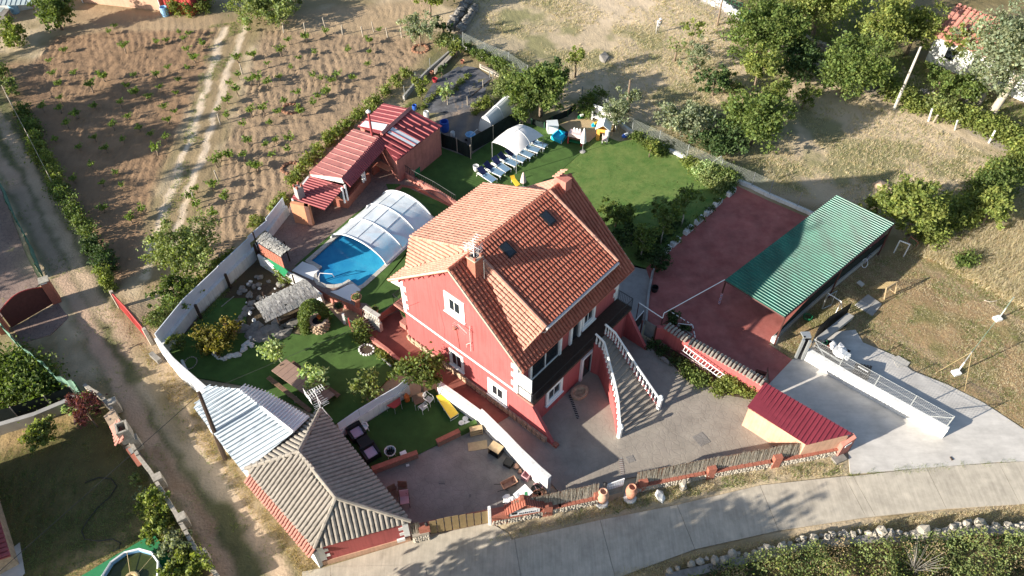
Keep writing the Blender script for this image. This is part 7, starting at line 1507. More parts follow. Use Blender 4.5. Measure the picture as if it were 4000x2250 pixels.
for nm,lb,c,r,hh,mt_ in (('blue_barrel','tall blue barrel at the right end of the barn',('01',1425,985),.42,1.0,'plastic_blue'),('water_drum','white plastic drum behind the barn roof',('01',1288,890),.25,.7,'plastic_white'),('blue_barrel','small blue container just behind the barn ridge end',('01',1198,828),.22,.5,'plastic_blue'),('white_bucket','white bucket standing on the low net fence by the barn',('01',1485,1030),.2,.5,'plastic_white')):
    p=a(c[0],c[1],c[2],0); t=thing(nm,lb,'barrel',p); obj('drum',MB().lathe(p,[(r*.9,0),(r,hh*.3),(r,hh*.7),(r*.92,hh),(r*.8,hh),(r*.75,hh*.6)],12),MT[mt_],t)
t=thing('wheelbarrow','blue metal wheelbarrow in the shade behind the net fence','wheelbarrow',a('01',1620,1050,0)); p=a('01',1620,1055,0); obj('tray',MB().lathe(p+UZ*.3,[(.25,0),(.48,.3),(.44,.3),(.22,.05)],8),MT['plastic_lightblue'],t); obj('handle',MB().tube([p+UZ*.5,p+Vector((.6,.6,.7))],.03,4),MT['plastic_white'],t); obj('wheel',MB().rock(p+Vector((-.4,-.2,.15)),.16,(.4,1,1),3),MT['plastic_black'],t)
# kitchen garden furniture
def fencewall(name,lb,pts,hh,th,mt,posts=None,ph=1.6,wire=True,cat='wall'):
    t=thing(name,lb,cat,pts[0]); obj('base_wall',wallmesh(pts,-.2,hh,th),MT[mt],t)
    for i,p in enumerate(posts or pts): obj('fence_post',MB().tube([Vector((p.x+.05,p.y+.08,0)),Vector((p.x+.05,p.y+.08,ph))],.04,5),MT['metal_grey'],t)
    P_=posts or pts
    if wire:
        for i in range(len(P_)-1): wire_panel(t,P_[i]+Vector((.05,.08,0)),P_[i+1]+Vector((.05,.08,0)),hh,ph-.05,'wire_d')
    return t
G0=lambda c,x,y:(lambda p:Vector((p.x,p.y,0)))(a(c,x,y,0))
fencewall('garden_side_wall','low concrete wall with wire fence between right vineyard and kitchen garden',[G0('V',100,940),G0('V',240,770),G0('V',420,590),G0('V',720,330)],.45,.18,'concrete_grey',ph=1.5)
fencewall('meadow_fence','weathered wall base and wire fence along the top of the kitchen garden',[G0('V',830,290),G0('V',1100,420),G0('V',1400,545),G0('V',1640,710)],.35,.25,'render_white',ph=1.8)
fencewall('meadow_fence','white wall base with wire fence between the big lawn and the dry meadow',[G0('02',520,775),G0('02',700,870),G0('02',900,1020),G0('02',1100,1110),G0('02',1310,1215),G0('02',1560,1330),G0('02',1800,1425)],.35,.25,'render_white',ph=1.7)
fencewall('meadow_fence','white wall base with wire fence behind the red paving and carport',[G0('02',1800,1425),G0('13',0,40),G0('13',210,130),G0('13',430,230)],.3,.25,'render_white',ph=1.7)
t=thing('corner_brace_post','grey braced steel corner post of the meadow fence above the lawn','post',G0('02',1560,1290)); p=G0('02',1560,1290); tp_=a('02',1580,1178,1.9)
for q_ in (p,G0('02',1632,1290),G0('02',1455,1262)): obj('post' if q_==p else 'brace',MB().tube([q_,tp_],.035,5),MT['metal_grey'],t)
for k,(x0_,y0_,x1_,y1_,lb) in enumerate(((470,560,700,330,'stack of long grey planks lying along the kitchen garden wall'),(1040,490,1270,600,'two long pale beams lying at the top of the kitchen garden'))):
    t=thing('plank_stack',lb,'planks',G0('V',x0_,y0_))
    for j in range(4): A_,B_=a('V',x0_,y0_+j*14,.25+.05*(j%2)),a('V',x1_,y1_+j*14,.25+.05*(j%2)); obj('plank',MB().slab([A_,B_,B_+Vector((.1,-.16,0)),A_+Vector((.1,-.16,0))],UZ*.12),MT['bark_pale'],t)
for (x,y,hh,r,mt_,lb) in ((480,705,.35,.28,'plastic_red','red bucket lying beside the vegetable rows'),(825,470,.3,.22,'terracotta','terracotta pot at the top of the vegetable rows'),(440,610,.3,.2,'terracotta','small terracotta pot on the plank stack')): p=a('V',x,y,.05); t=thing('bucket',lb,'bucket',p); obj('tub',MB().lathe(p,[(r*.7,0),(r,hh),(r*.88,hh),(r*.6,.05)],10),MT[mt_],t)
t=thing('garden_gate','small grey metal gate frame at the top of the vegetable rows','gate',a('V',1190,660,0)); obj('frame',MB().tube([a('V',1170,655,0),a('V',1165,575,.9),a('V',1205,585,.9),a('V',1208,665,0)],.05,5),MT['metal_grey'],t)
for i,(x,y,x2,y2) in enumerate(((640,1000,640,880),(890,1005,882,890),(1085,780,1083,680),(915,880,915,810),(600,960,590,880))):
    tag(obj('garden_stake',MB().tube([a('V',x,y,0),Vector((*a('V',x,y,0).xy,max(.8,hgt('V',x,y,x2,y2))))],.035,5),MT['bark_pale']),['pale stake beside the young vegetable-plot tree','pale stake on the bare patch of the vegetable plot','pale stake by the dug trench','short white-topped stake at the trench bend','pale stake left of the young plot tree'][i],'stake','stakes in the kitchen garden')
struct('weed_sheet',MB().prism(al('V',[(470,700),(800,500),(1000,530),(1190,660),(1060,930),(830,1080),(420,1100),(330,940)],0),-.05,.03),mat('weed_fabric',(.12,.12,.13),.75,var=.4,scale=1.6,dirt=.3,bump=.02,bscale=5))
struct('dug_trench',MB().prism(al('V',[(1160,690),(1190,680),(940,900),(910,910)],0),.0,.06),MT['soil_dark'])
for j,(P_,lb) in enumerate(((((890,640),(830,700),(770,760),(700,850)),'nearer row of leafy vegetables in the weed sheet'),(((560,800),(470,880),(380,960),(310,1060)),'left row of leafy vegetables in the weed sheet'))): bush('vegetable_row',lb,'vegetables',[a('V',x,y,.03) for x,y in P_]+[a('V',(P_[i][0]+P_[i+1][0])/2,(P_[i][1]+P_[i+1][1])/2,.03) for i in range(3)],.35,.35,'bright',500,.1)
# ---------------- vines ----------------
protos=[]
for v in range(5):
    t=thing('vine','low pruned vine with fresh green shoots','vine'); m=MB(); hh=.34+.07*v; m.tube([(0,0,-.05),(.05,.03,hh*.4),(-.04,.06,hh*.75),(.02,0,hh)],[.06,.05,.045,.04],5)
    ns=5+v%3; P=[]
    for s_ in range(ns):
        an_=s_*6.283/ns+rng.uniform(-.4,.4); L=rng.uniform(.3,.6); e=Vector((math.cos(an_)*L*.7,math.sin(an_)*L*.7,hh+L*.45)); m.tube([(.02,0,hh),e],[.02,.008],4)
        for k in range(26): u=rng.uniform(.25,1.1); P.append((.02+e.x*u+rng.normal()*.07,e.y*u+rng.normal()*.07,hh+(e.z-hh)*u+rng.normal()*.06))
    obj('trunk',m,MT['bark'],t); mesh_obj('leaves',leaves('leaves',np.array(P),.12,LM['vine'],up=.6),t); protos.append(Proto(t))
V1=[(875,190),(830,240),(1360,240),(1440,260),(1395,300),(1265,300),(1190,320),(1540,335),(1425,385),(950,375),(495,375),(1475,450),(1425,510),(390,465),(1275,520),(1020,560),(1190,565),(795,590),(415,565),(570,565),(455,630),(1355,600),(970,650),(1220,665),(700,670),(1030,700),(1135,735),(1340,700),(470,745),(920,785),(720,800),(1250,810),(1330,840),(465,830),(335,825),(585,865),(980,880),(1280,910),(520,945),(865,960),(1060,965),(1150,1010),(725,1040),(940,1060),(1265,1050),(430,1050),(610,1110),(810,1125),(1190,1145),(705,1255),(885,1300),(570,1350),(785,1380),(930,1400)]
V1s={(950,375),(795,590),(1030,700),(1190,1145),(585,865),(1475,450),(700,670)}
V2=[(380,290),(195,400),(330,440),(445,385),(695,380),(270,505),(95,480),(930,230),(860,380),(850,480),(185,580),(20,610),(440,580),(615,560),(575,610),(735,590),(500,600),(320,715),(470,720),(435,780),(345,850),(175,850),(60,840),(110,920),(155,1050),(80,1090),(260,1060),(250,1140),(125,1160),(15,1260),(555,1070),(620,1030),(700,960),(770,890),(530,240),(860,310),(250,310),(90,640),(220,760),(540,700)]
V3=[(1880,220),(1800,450),(1920,430),(1740,640),(1810,580),(1720,760),(1650,830),(1720,880),(1900,620),(1900,860),(1880,1070),(1670,1190),(1740,1190),(1640,1240),(1850,1190),(1920,1250),(1620,1410),(1490,1430),(1840,950),(1800,700)]
def vz1(x,y):
    e='track edge' if x>1180 else ('shaded lane side' if x<560 else 'in the middle rows')
    return e+(', end near the pink house' if y<350 else ', upper half' if y<720 else ', lower half' if y<1100 else ', lowest rows')
def vz2(x,y):
    e='side nearest the farm track' if x<230 else ('side nearest the kitchen garden' if x>600 else 'middle of the rows')
    return e+(', below the concrete posts' if y<420 else ', upper half' if y<660 else ', lower half' if y<900 else ', behind the pool house')
for k,(x,y) in enumerate(V1): protos[k%5].put(a('00',x,y+26,0),k*1.3,1.3 if (x,y) in V1s else rng.uniform(.7,1.05),label='%s vine left of track, %s'%('big leafy' if (x,y) in V1s else 'small green',vz1(x,y)),group='vines of the left vineyard plot')
for k,(x,y) in enumerate([(790,130),(1080,145),(1000,215)]): protos[k].put(a('10',x,y+20,0),k,1.1,label='low green vine near the lower tip of the left vineyard plot',group='vines at the tip of the left plot')
for k,(x,y) in enumerate(V2): protos[(k+2)%5].put(a('01',x,y+30,0),k*1.7,rng.uniform(.75,1.35),label='gnarled vine in right vineyard, '+vz2(x,y),group='vines of the right vineyard plot')
for k,(x,y) in enumerate(V3): protos[k%5].put(a('00',x,y+24,0),k*2.1,rng.uniform(.8,1.35),label='gnarled vine along the right side of the farm track, '+('upper stretch' if y<500 else 'middle stretch' if y<1000 else 'lower stretch'),group='vines along the farm track')
for k,(x,y) in enumerate([(1440,40),(1490,110),(1710,60),(1630,190)]): protos[k].put(a('10',x,y+20,0),k,1.2,label='vine at the lower end of the right plot, above the fluffy green tree',group='vines above the fluffy tree')
sp_=MB().tube([(0,0,-.1),(0,0,1.15)],.065,5); pm=bpy.data.meshes.new('vineyard_post'); pm.from_pydata(sp_.v,[],sp_.f); pm.materials.append(MT['bark_pale'])
for k,(c,x,y) in enumerate([('01',210,250),('01',375,250),('01',655,265),('01',525,210),('01',808,275),('01',995,285),('01',1100,280),('01',890,240),('00',1665,940),('00',1650,1370),('00',1830,560),('10',1480,90)]):
    o=bpy.data.objects.new('vineyard_post',pm); COL.objects.link(o); o.location=a(c,x,y,0); o.rotation_euler=(rng.uniform(-.1,.1),rng.uniform(-.1,.1),0); tag(o,'short pale concrete post among the vines of the right plot','post','vineyard posts')
pit=MB()
for (c,x,y) in (('01',265,1270),('01',1240,370),('01',265,820)):
    p=a(c,x,y,0); mm=MB()
    for k in range(14): an_=k/14*6.283; mm.rock(p+Vector((math.cos(an_)*.75,math.sin(an_)*.75,.02)),.2,(1.3,1,.7),k)
    struct('vine_basin',mm,mat('red_clods',(.25,.13,.08),.95,var=.3,scale=6)); 
# ---------------- trees and shrubs ----------------
T=tree
T('tree','bushy green tree with white stone at its foot, upper left by the pink house','tree',a('00',470,225,0),2.0,3.9,'green',4200,.19,8,.12)
T('shrub','yellow-green bush below the upper left house corner','shrub',a('00',130,330,0),1.9,2.4,'bright',2600,.18,7,.08,zc=1.3)
T('conifer','small rounded pale conifer at the left vineyard edge','shrub',a('00',110,710,0),1.0,2.0,'olive',1200,.13,4,.06,zc=1.0)
T('hedge_clump','big dark green hedge clump at the top beside the farm track','hedge',a('01',90,150,0),3.0,3.6,'olive',6500,.19,11,.1,zc=1.8,spread=.9)
T('tree','bright green tree at the top edge above the right vineyard','tree',a('01',1315,130,0),2.0,3.6,'bright',2600,.19,7,.12,lean=(.1,.6))
T('olive_tree','greyish olive tree rising from a dug basin in the right vineyard','tree',a('01',1245,345,0),2.0,3.0,'grey',2400,.15,8,.1,zc=2.2)
T('tree','small dark gnarled tree beside the stone channel','tree',a('01',1420,300,0),.9,2.6,'dark',700,.16,4,.12)
T('fluffy_tree','round fluffy pale green tree on the track below the vineyards','tree',a('10',1460,590,0),2.25,4.0,'olive',8000,.15,12,.11,spread=.8)
T('tree','dark green bush tree behind the white boundary wall','tree',a('10',1360,850,0),1.6,2.4,'green',3000,.14,7,.08,zc=1.5)
bush('flowering_shrub','white-flowering shrub at the end of the boundary wall near the red gate','shrub',al('10',[(1180,1010),(1230,980)]),.7,1.1,'olive',900,.12)
for i,(pts,lb) in enumerate(((al('10',[(1480,720),(1540,680),(1430,800),(1340,860)]),'green weeds along the outside of the boundary wall, by the bush tree'),(al('10',[(1660,560),(1720,510),(1600,620)]),'weeds along the outside of the boundary wall, beyond the clump'),(al('11',[(0,240),(150,130),(200,60)]),'weeds outside the boundary wall by the barbecue chimney'))): bush('weed_clump',lb,'weeds',pts,.6,.7,'bright',900,.13)
for i,(pts,lb) in enumerate(((al('01',[(300,1400),(340,1340),(400,1240),(470,1170)]),'creeping vine strip behind the barbecue roof'),(al('01',[(560,1080),(620,1030),(680,970),(760,900)]),'bright vines growing behind the dining shelter'),(al('01',[(860,840),(920,780),(980,720),(1060,640),(1140,580)]),'tall weeds along the wall between vineyard and kitchen garden'))): bush('climbing_vine',lb,'vine plants',pts,.65,1.0,'bright',1600,.14)
T('tree','big dark glossy tree behind the gazebo and greenhouse','tree',a('02',215,880,0),2.7,4.0,'green',7000,.20,12,.16,spread=.8,lean=(-.1,.4))
T('tree','dark tree right behind the big tree, at the meadow fence','tree',a('02',300,690,0),1.5,3.0,'dark',2200,.17,6,.1)
T('tree','small leafy tree on a thin trunk behind the dark screen fence','tree',a('Y',660,150,0),1.1,2.6,'green',1500,.15,5,.07)
T('young_tree','young yellow-green tree in the kitchen garden, nearest the barn','tree',a('V',318,930,0),.85,2.3,'bright',1200,.14,5,.05)
T('young_tree','thin pale young tree in the middle of the vegetable plot','tree',a('V',642,990,0),.6,2.6,'pale',700,.13,5,.04)
T('young_tree','tiny sapling just left of the pale young plot tree','tree',a('V',610,965,0),.35,1.2,'olive',150,.12,3,.03)
T('young_tree','leaning small tree at the top of the planks in the kitchen garden','tree',a('V',755,400,0),.9,2.0,'bright',800,.15,5,.07)
T('young_tree','slender dark-leaved sapling beside the terracotta pot and planks','tree',a('V',570,660,0),.5,1.7,'dark',350,.13,4,.04)
for i,(pts,lf_,lb,n,r) in enumerate(((al('V',[(900,330),(980,390),(1060,440)]),'green','ivy along the top fence of the kitchen garden',900,.6),(al('V',[(1180,440),(1260,510),(1330,560)]),'green','leafy tangle beside the two pale beams',1400,.8),(al('V',[(1400,660),(1330,780),(1290,880),(1440,760)]),'olive','overgrown scrub between vegetable plot and big tree',2200,.9),(al('V',[(1080,1030),(1150,1000),(1010,1080)]),'bright','bright weeds at the greenhouse end of the vegetable plot',800,.6),(al('V',[(560,260),(620,200),(700,240)]),'olive','scrub at the corner where the two garden walls meet',1100,.8))): bush('scrub',lb,'shrub',pts,r,1.0,lf_,n,.14)
T('olive_tree','silvery olive tree behind the playhouse at the fence','tree',a('02',765,990,0),1.35,3.2,'grey',2300,.13,7,.08)
T('olive_tree','silvery olive sapling behind the brown pole in the meadow','tree',a('02',880,845,0),1.4,2.4,'grey',1300,.14,6,.07)
bush('shrub','leafy shrub behind the white bench at the fence','shrub',al('02',[(560,830),(600,800),(640,770),(560,880)]),.8,1.4,'green',1500,.14)
T('tree','small yellowish tree in the meadow above the big dark tree','tree',a('02',475,580,0),.95,3.0,'bright',600,.16,4,.08)
T('tree','bare-branched grey tree in the middle of the meadow','tree',a('02',1225,460,0),1.5,2.7,'olive',260,.15,5,.10,limbs=9)
T('tree','young yellow-green tree at the top of the mown strip','tree',a('02',1350,350,0),1.5,2.6,'bright',500,.16,5,.07)
T('tree','pale grey-green tree with thin trunk in the upper meadow','tree',a('02',1380,530,0),1.6,3.2,'grey',1500,.14,6,.06)
T('tree','small dark fruit tree in the meadow','tree',a('02',1510,720,0),1.5,2.9,'dark',1700,.17,6,.09)
T('tree','low olive-green tree beside the small dark fruit tree','tree',a('02',1640,690,0),1.4,1.8,'olive',1300,.16,5,.08)
T('tree','bright green tree standing out from the tree line above the meadow','tree',a('02',1815,700,0),1.6,4.6,'bright',2400,.19,6,.1)
T('fig_thicket','dark grey-green thicket nearest the lawn corner, left part','tree',a('02',1270,1020,0),2.3,2.6,'grey',4200,.17,9,.1,zc=1.5)
T('fig_thicket','dark green thicket between the pale thicket and the round meadow tree','tree',a('02',1560,1130,0),2.6,2.5,'dark',5200,.17,9,.1,zc=1.4)
T('meadow_tree','big round bright tree in the meadow above the green carport','tree',a('02',1800,1090,0),3.0,5.0,'green',7500,.19,14,.16)
T('large_tree','large tree at the left end of the tree line above the meadow','tree',a('02',1830,470,0),3.3,5.6,'green',7500,.2,13,.2)
T('large_tree','dense dark tree at the top edge, right of the green gate','tree',a('03',60,440,0),2.8,5.0,'green',5500,.2,12,.2)
T('large_tree','broad sunlit tree hanging over the ruined stone wall','tree',a('03',330,330,0),4.4,6.5,'bright',9000,.2,15,.22,lean=(0,2.0),clump=.18)
T('large_tree','sunlit tree at the very top edge of the tree line','tree',a('02',1850,40,0),3.6,6.0,'bright',6000,.2,12,.2,lean=(2,1))
T('large_tree','tall pale green tree with forked trunk left of the white pole','tree',a('03',800,490,0),2.3,6.6,'bright',5200,.19,10,.16,lean=(0,.6),clump=.19)
T('large_tree','dark tree between the forked tree and the white cottage','tree',a('03',1040,420,0),2.2,5.2,'bright',4600,.19,9,.15,clump=.19)
T('meadow_edge_tree','big round tree at the meadow edge below the forked tree','tree',a('03',570,720,0),3.4,5.4,'green',8500,.19,15,.18)
T('young_tree','small bright round-headed tree on a thin trunk in the mown meadow','tree',a('03',255,820,0),1.05,2.9,'bright',1100,.15,5,.06)
T('tree','tree with yellowish leaves beside the round meadow-edge tree, left side','tree',a('03',20,880,0),1.6,3.6,'bright',2300,.19,6,.1)
T('tree','dark shrub tree on the shaded slope left of the lane','tree',a('03',200,580,0),2.6,2.8,'dark',4200,.2,8,.1,zc=1.6)
T('young_tree','leafy young tree beside the lane stones','tree',a('03',1240,740,0),1.5,3.6,'green',2000,.18,6,.08)
T('shrub','bright green shrub left of the big eucalyptus trunks','shrub',a('03',1450,790,0),1.9,3.2,'green',2600,.17,7,.08,zc=1.9)
T('tree','bright tree in front of the white cottage wall','tree',a('03',1370,520,0),1.4,4.2,'bright',2200,.18,6,.09)
T('eucalyptus','tall grey-green eucalyptus with thick pale leaning trunk','tree',a('03',1670,890,0),4.3,9.4,'grey',10500,.19,17,.34,bark='bark_pale',lean=(1.7,1.2),spread=1.0,clump=.17)
T('eucalyptus','tall grey-green eucalyptus behind it with straight pale trunk','tree',a('03',1570,800,0),2.4,8.6,'grey',4200,.18,10,.28,bark='bark_pale',lean=(.9,.8),spread=1.0,clump=.18)
T('carport_tree','bright yellow-green tree at the far corner of the green carport','tree',a('13',1050,325,0),2.2,4.6,'bright',7000,.19,10,.13,lean=(-.3,.3))
T('tree','small yellow-green tree beside the boulder in the meadow','tree',a('13',820,160,0),.95,2.2,'bright',800,.17,5,.06,lean=(-.6,0))
T('tree','pale yellow-green tree standing before the dark hedge at the right','tree',a('13',1600,275,0),1.35,3.9,'bright',3200,.18,7,.08,lean=(.3,.4))
for i,(pts,lf_,lb,n,r,hh) in enumerate(((al('13',[(1210,370),(1300,300),(1380,240),(1440,210)]),'bright','clipped yellow-green hedge nearest the carport tree',4200,1.15,1.9),(al('13',[(1430,200),(1490,150),(1500,190)]),'bright','rounded hedge bush between near hedge and dark hedge',1900,1.0,2.1),(al('13',[(1570,60),(1640,20),(1650,90),(1700,-20)]),'green','dark green hedge running to the right edge',4200,1.3,2.3),(al('03',[(1690,1400),(1760,1350),(1840,1300),(1920,1250),(1990,1200)]),'bright','bright hedge along the meadow at the right edge',4800,1.3,1.8))): bush('hedge',lb,'hedge',pts,r,hh,lf_,n,.16)
hp_=[(900,680),(960,730),(1040,790),(1110,830),(1270,830),(1340,880),(1420,910),(1500,930),(1580,960),(1650,990),(1730,1020),(1810,1060),(1880,1100),(1940,1130)]
bush('lane_hedge','long low green hedge between the dry meadow and the lane','hedge',al('03',hp_),1.35,1.3,'bright',8000,.16,fill=.9)
T('shrub','rounded grey-green shrub growing out of the lane hedge','shrub',a('03',1290,860,0),1.4,2.3,'olive',1800,.16,6,.06,zc=1.3)
bush('shrub','solitary green shrub in the tall grass of the right field','shrub',al('13',[(1450,560),(1490,545)]),.8,1.0,'green',900,.13)
lawn=[('12',1275,265,1350,50,1.2,4.0,'thin-trunked lawn tree nearest the planter row'),('12',1120,395,1160,200,1.2,3.8,'thin-trunked dark lawn tree, second from the asphalt ramp'),('12',968,505,1000,330,1.3,3.2,'thin-trunked dark lawn tree nearest the asphalt ramp')]
for c,x,y,tx_,ty_,r,hh,lb in lawn: T('lawn_tree',lb,'tree',a(c,x,y,.07),r,hh,'green',1500,.15,7,.05,bark='bark_pale',zc=hh*.75)
T('shrub','pale-flowering shrub at the lower edge of the lawn, beside the roof','shrub',a('12',780,260,.07),1.4,2.4,'green',2600,.14,7,.07,zc=1.4)
T('shrub','dark shrub on the lawn just below the pale-flowering one','shrub',a('12',900,400,.07),1.2,2.0,'dark',2000,.15,6,.07,zc=1.2)
T('conifer','dark spiky conifer bush at the lawn corner beside the asphalt ramp','shrub',a('12',1110,560,.07),.95,1.6,'dark',2400,.12,5,.06,zc=.8)
bush('hedge','dense dark planting between the lawn trees and the planter row','hedge',al('12',[(1180,310),(1110,370),(1030,430),(970,500),(1240,240)]),.6,.5,'dark',1300,.13,z=.05)
fp=[('02',(950,1060),(1040,1110)),('02',(1060,1130),(1120,1160)),('02',(1330,1240),(1400,1290)),('02',(1440,1330),(1520,1300)),('02',(1560,1350),(1640,1370)),('02',(1480,1400),(1580,1430))]
for i,(c,p,q_) in enumerate(fp): bush('fence_plant',['leafy grapevine on the meadow fence, nearest the play corner','small leafy plants below the meadow fence, second clump','leafy clump where the meadow fence meets the braced post','pale flowering bush inside the meadow fence above the red paving','large leafy bush inside the fence at the lawn end of the planters','low leafy bush at the lawn corner beside the red paving'][i],'plant',[a(c,*p,0),a(c,*q_,0)],.7+.15*(i>2),.8+.4*(i>2),['green','green','bright','pale','green','olive'][i],1300,.13)
T('young_tree','slim sapling staked on the lawn near the meadow fence','tree',a('02',1035,1185,.07),.55,2.0,'bright',500,.14,4,.04)
for k,(x,y,lb) in enumerate(((1650,15,'first white planter from the meadow fence'),(1548,95,'second white planter from the meadow fence'),(1483,158,'third white planter from the meadow fence'),(1410,225,'fourth white planter from the meadow fence'),(1328,300,'fifth white planter from the meadow fence'),(1230,390,'sixth white planter from the meadow fence'),(1160,455,'last white planter, beside the dark conifer bush'))):
    p=a('12',x,y,.08); t=thing('trough_planter',lb+', between lawn and red paving','planter',p,'white trough planters along the lawn'); rz=.82; M_=Matrix.Rotation(rz,3,'Z'); obj('trough',MB().box(p+UZ*.2,.95,.36,.4,M_=M_),MT['render_white'],t)
    P,c=crown_pts([(p.x,p.y,p.z+.45,.4,.3,.22)],160,.3,10,.5); mesh_obj('plant',leaves('plant',P,.1,LM['green' if k%2 else 'dark'],clumpcol=c),t)
# poles, wires, ruined walls, cottage
def pole(name,lb,c,x,y,tx,ty,r,mt,tilt=True):
    b=a(c,x,y,0); hh=hgt(c,x,y,tx,ty); t=thing(name,lb,'pole',b); obj('shaft',MB().tube([b-UZ*.3,b+UZ*hh],[r*1.2,r*.75],7),MT[mt],t); return b,hh
pole('utility_pole','tall white concrete utility pole at the hedge of the dry meadow','03',950,825,1140,350,.12,'coping')
pole('wooden_pole','brown wooden pole at the fence behind the play corner','02',860,850,890,600,.11,'bark'); pole('wooden_pole','thin brown pole at the upper lane beside the hedge','02',1548,190,1572,0,.11,'bark')
t=thing('lane_post_leaning','',''); bpy.data.objects.remove(t)
for c,x,y,tx_,ty_,lb in (('03',1210,915,1240,820,'whitewashed leaning post at the lane hedge, nearest the utility pole'),('03',1410,980,1430,910,'thin whitewashed post in the middle of the lane hedge'),('03',1665,1080,1715,985,'whitewashed rough post at the right end of the lane hedge'),('03',1248,925,1280,870,'short crooked wooden post beside the leaning whitewashed post')):
    b=a(c,x,y,0); e=a(c,tx_,ty_,1.3); tag(obj('hedge_post',MB().tube([b,e],.08,6),MT['render_white' if 'white' in lb[:12] else 'bark_pale']),lb,'post')
# stone walls by the channel (top) and along the upper lane
def drywall(name,lb,path,hh,th,r,mt,white=False,dens=1.0,cat='wall'):
    t=thing(name,lb,cat,path[0]); obj('core',wallmesh(path,-.2,hh*.8,th),MT['stone_grey'],t); k=0; big=MB(); cnt=0
    for i in range(len(path)-1):
        A_,B_=path[i],path[i+1];d=B_-A_;L=d.length;d.normalize();n_=Vector((-d.y,d.x,0));x=0
        while x<L:
            for z in ([hh*.45,hh*.9] if hh>.5 else [hh*.7]):
                rr=r*random.uniform(.65,1.25); p=A_+d*x+n_*(th*random.uniform(.0,.9))+UZ*z; obj('stone',MB().rock(p,rr,(1.1,.9,.75),cnt),MT[mt],t); cnt+=1
            x+=r*1.5/dens
    return t
drywall('stone_wall','grey dry stone wall edging the dark channel above the vineyard, left side',[G0('01',1490,240),G0('01',1560,120),G0('01',1640,10)],.9,.7,.35,'stone_grey'); drywall('stone_wall','grey dry stone wall edging the dark channel, right side',[G0('01',1560,250),G0('01',1620,170),G0('01',1680,70)],.7,.5,.33,'stone_grey')
struct('dark_channel',MB().prism(al('01',[(1530,240),(1570,240),(1670,60),(1640,50)],0),.0,.05),MT['soil_dark'])
t=drywall('lane_wall','white-washed stone wall with green railing along the upper lane',[G0('02',1420,20),G0('02',1560,70),G0('02',1640,120),G0('02',1710,160)],.9,.35,.34,'render_white'); railing(t,G0('02',1560,60)+UZ*.9,G0('02',1720,120)+UZ*.9,.5,mt='metal_green',sp=.4,r=.03)
t=thing('green_gate','bright green metal gate on the upper lane','gate',G0('02',1720,160)); railing(t,G0('02',1722,160),G0('02',1850,180),1.3,mt='plastic_green',sp=.2,r=.035,nm='gate_bars')
drywall('lane_wall','rough whitewashed ruin wall under the broad sunlit tree',[G0('03',90,270),G0('03',200,330),G0('03',300,360),G0('03',440,420)],1.0,.4,.32,'stone_pale')
drywall('rubble_heap','heap of pale stones and cut branches at the foot of the eucalyptus','x' and [G0('03',1440,800),G0('03',1560,880),G0('03',1640,890)],.5,.8,.3,'stone_pale',cat='stones'); drywall('rubble_heap','few pale stones beside the lane below the leafy young tree',[G0('03',1140,710),G0('03',1250,750)],.4,.5,.25,'stone_pale',cat='stones')
t=thing('cottage','white cottage with faded red tiled roof half hidden by the eucalyptus','house',a('03',1300,450,0))
c1,c2,c3,c4=G0('03',1220,440),G0('03',1500,510),G0('03',1900,500),G0('03',1560,270); zz=2.9
c1,c2=a('03',1275,255,zz),a('03',1600,385,zz); u_=(c2-c1); u_.z=0; v_=Vector((-u_.y,u_.x,0)).normalized(); un=u_.normalized(); L=u_.length; W=6.0; c1.z=0
obj('wall',MB().frame(c1,un*(L+6),v_*W,UZ*zz),MT['render_white'],t)
for sg in (0,1):
    e=c1+v_*(W*sg+(-.3 if sg==0 else .3))-un*.3+UZ*(zz-.1); rr=c1+v_*W/2-un*.3+UZ*(zz+1.7); pol=[e,e+un*(L+6.6),rr+un*(L+6.6),rr]; r_=obj('roof',slabpoly(pol,.1),MT['tile_pink'],t); tiled(r_,pol,un,MT['tile_pink'],0,pitch=.5,row=.8,r=.12)
for k in range(3): obj('window',MB().frame(c1+un*(1.5+k*2.6)-v_*.04+UZ*1.0,un*.9,v_*.04,UZ*1.1),MT['glass_dark'],t)
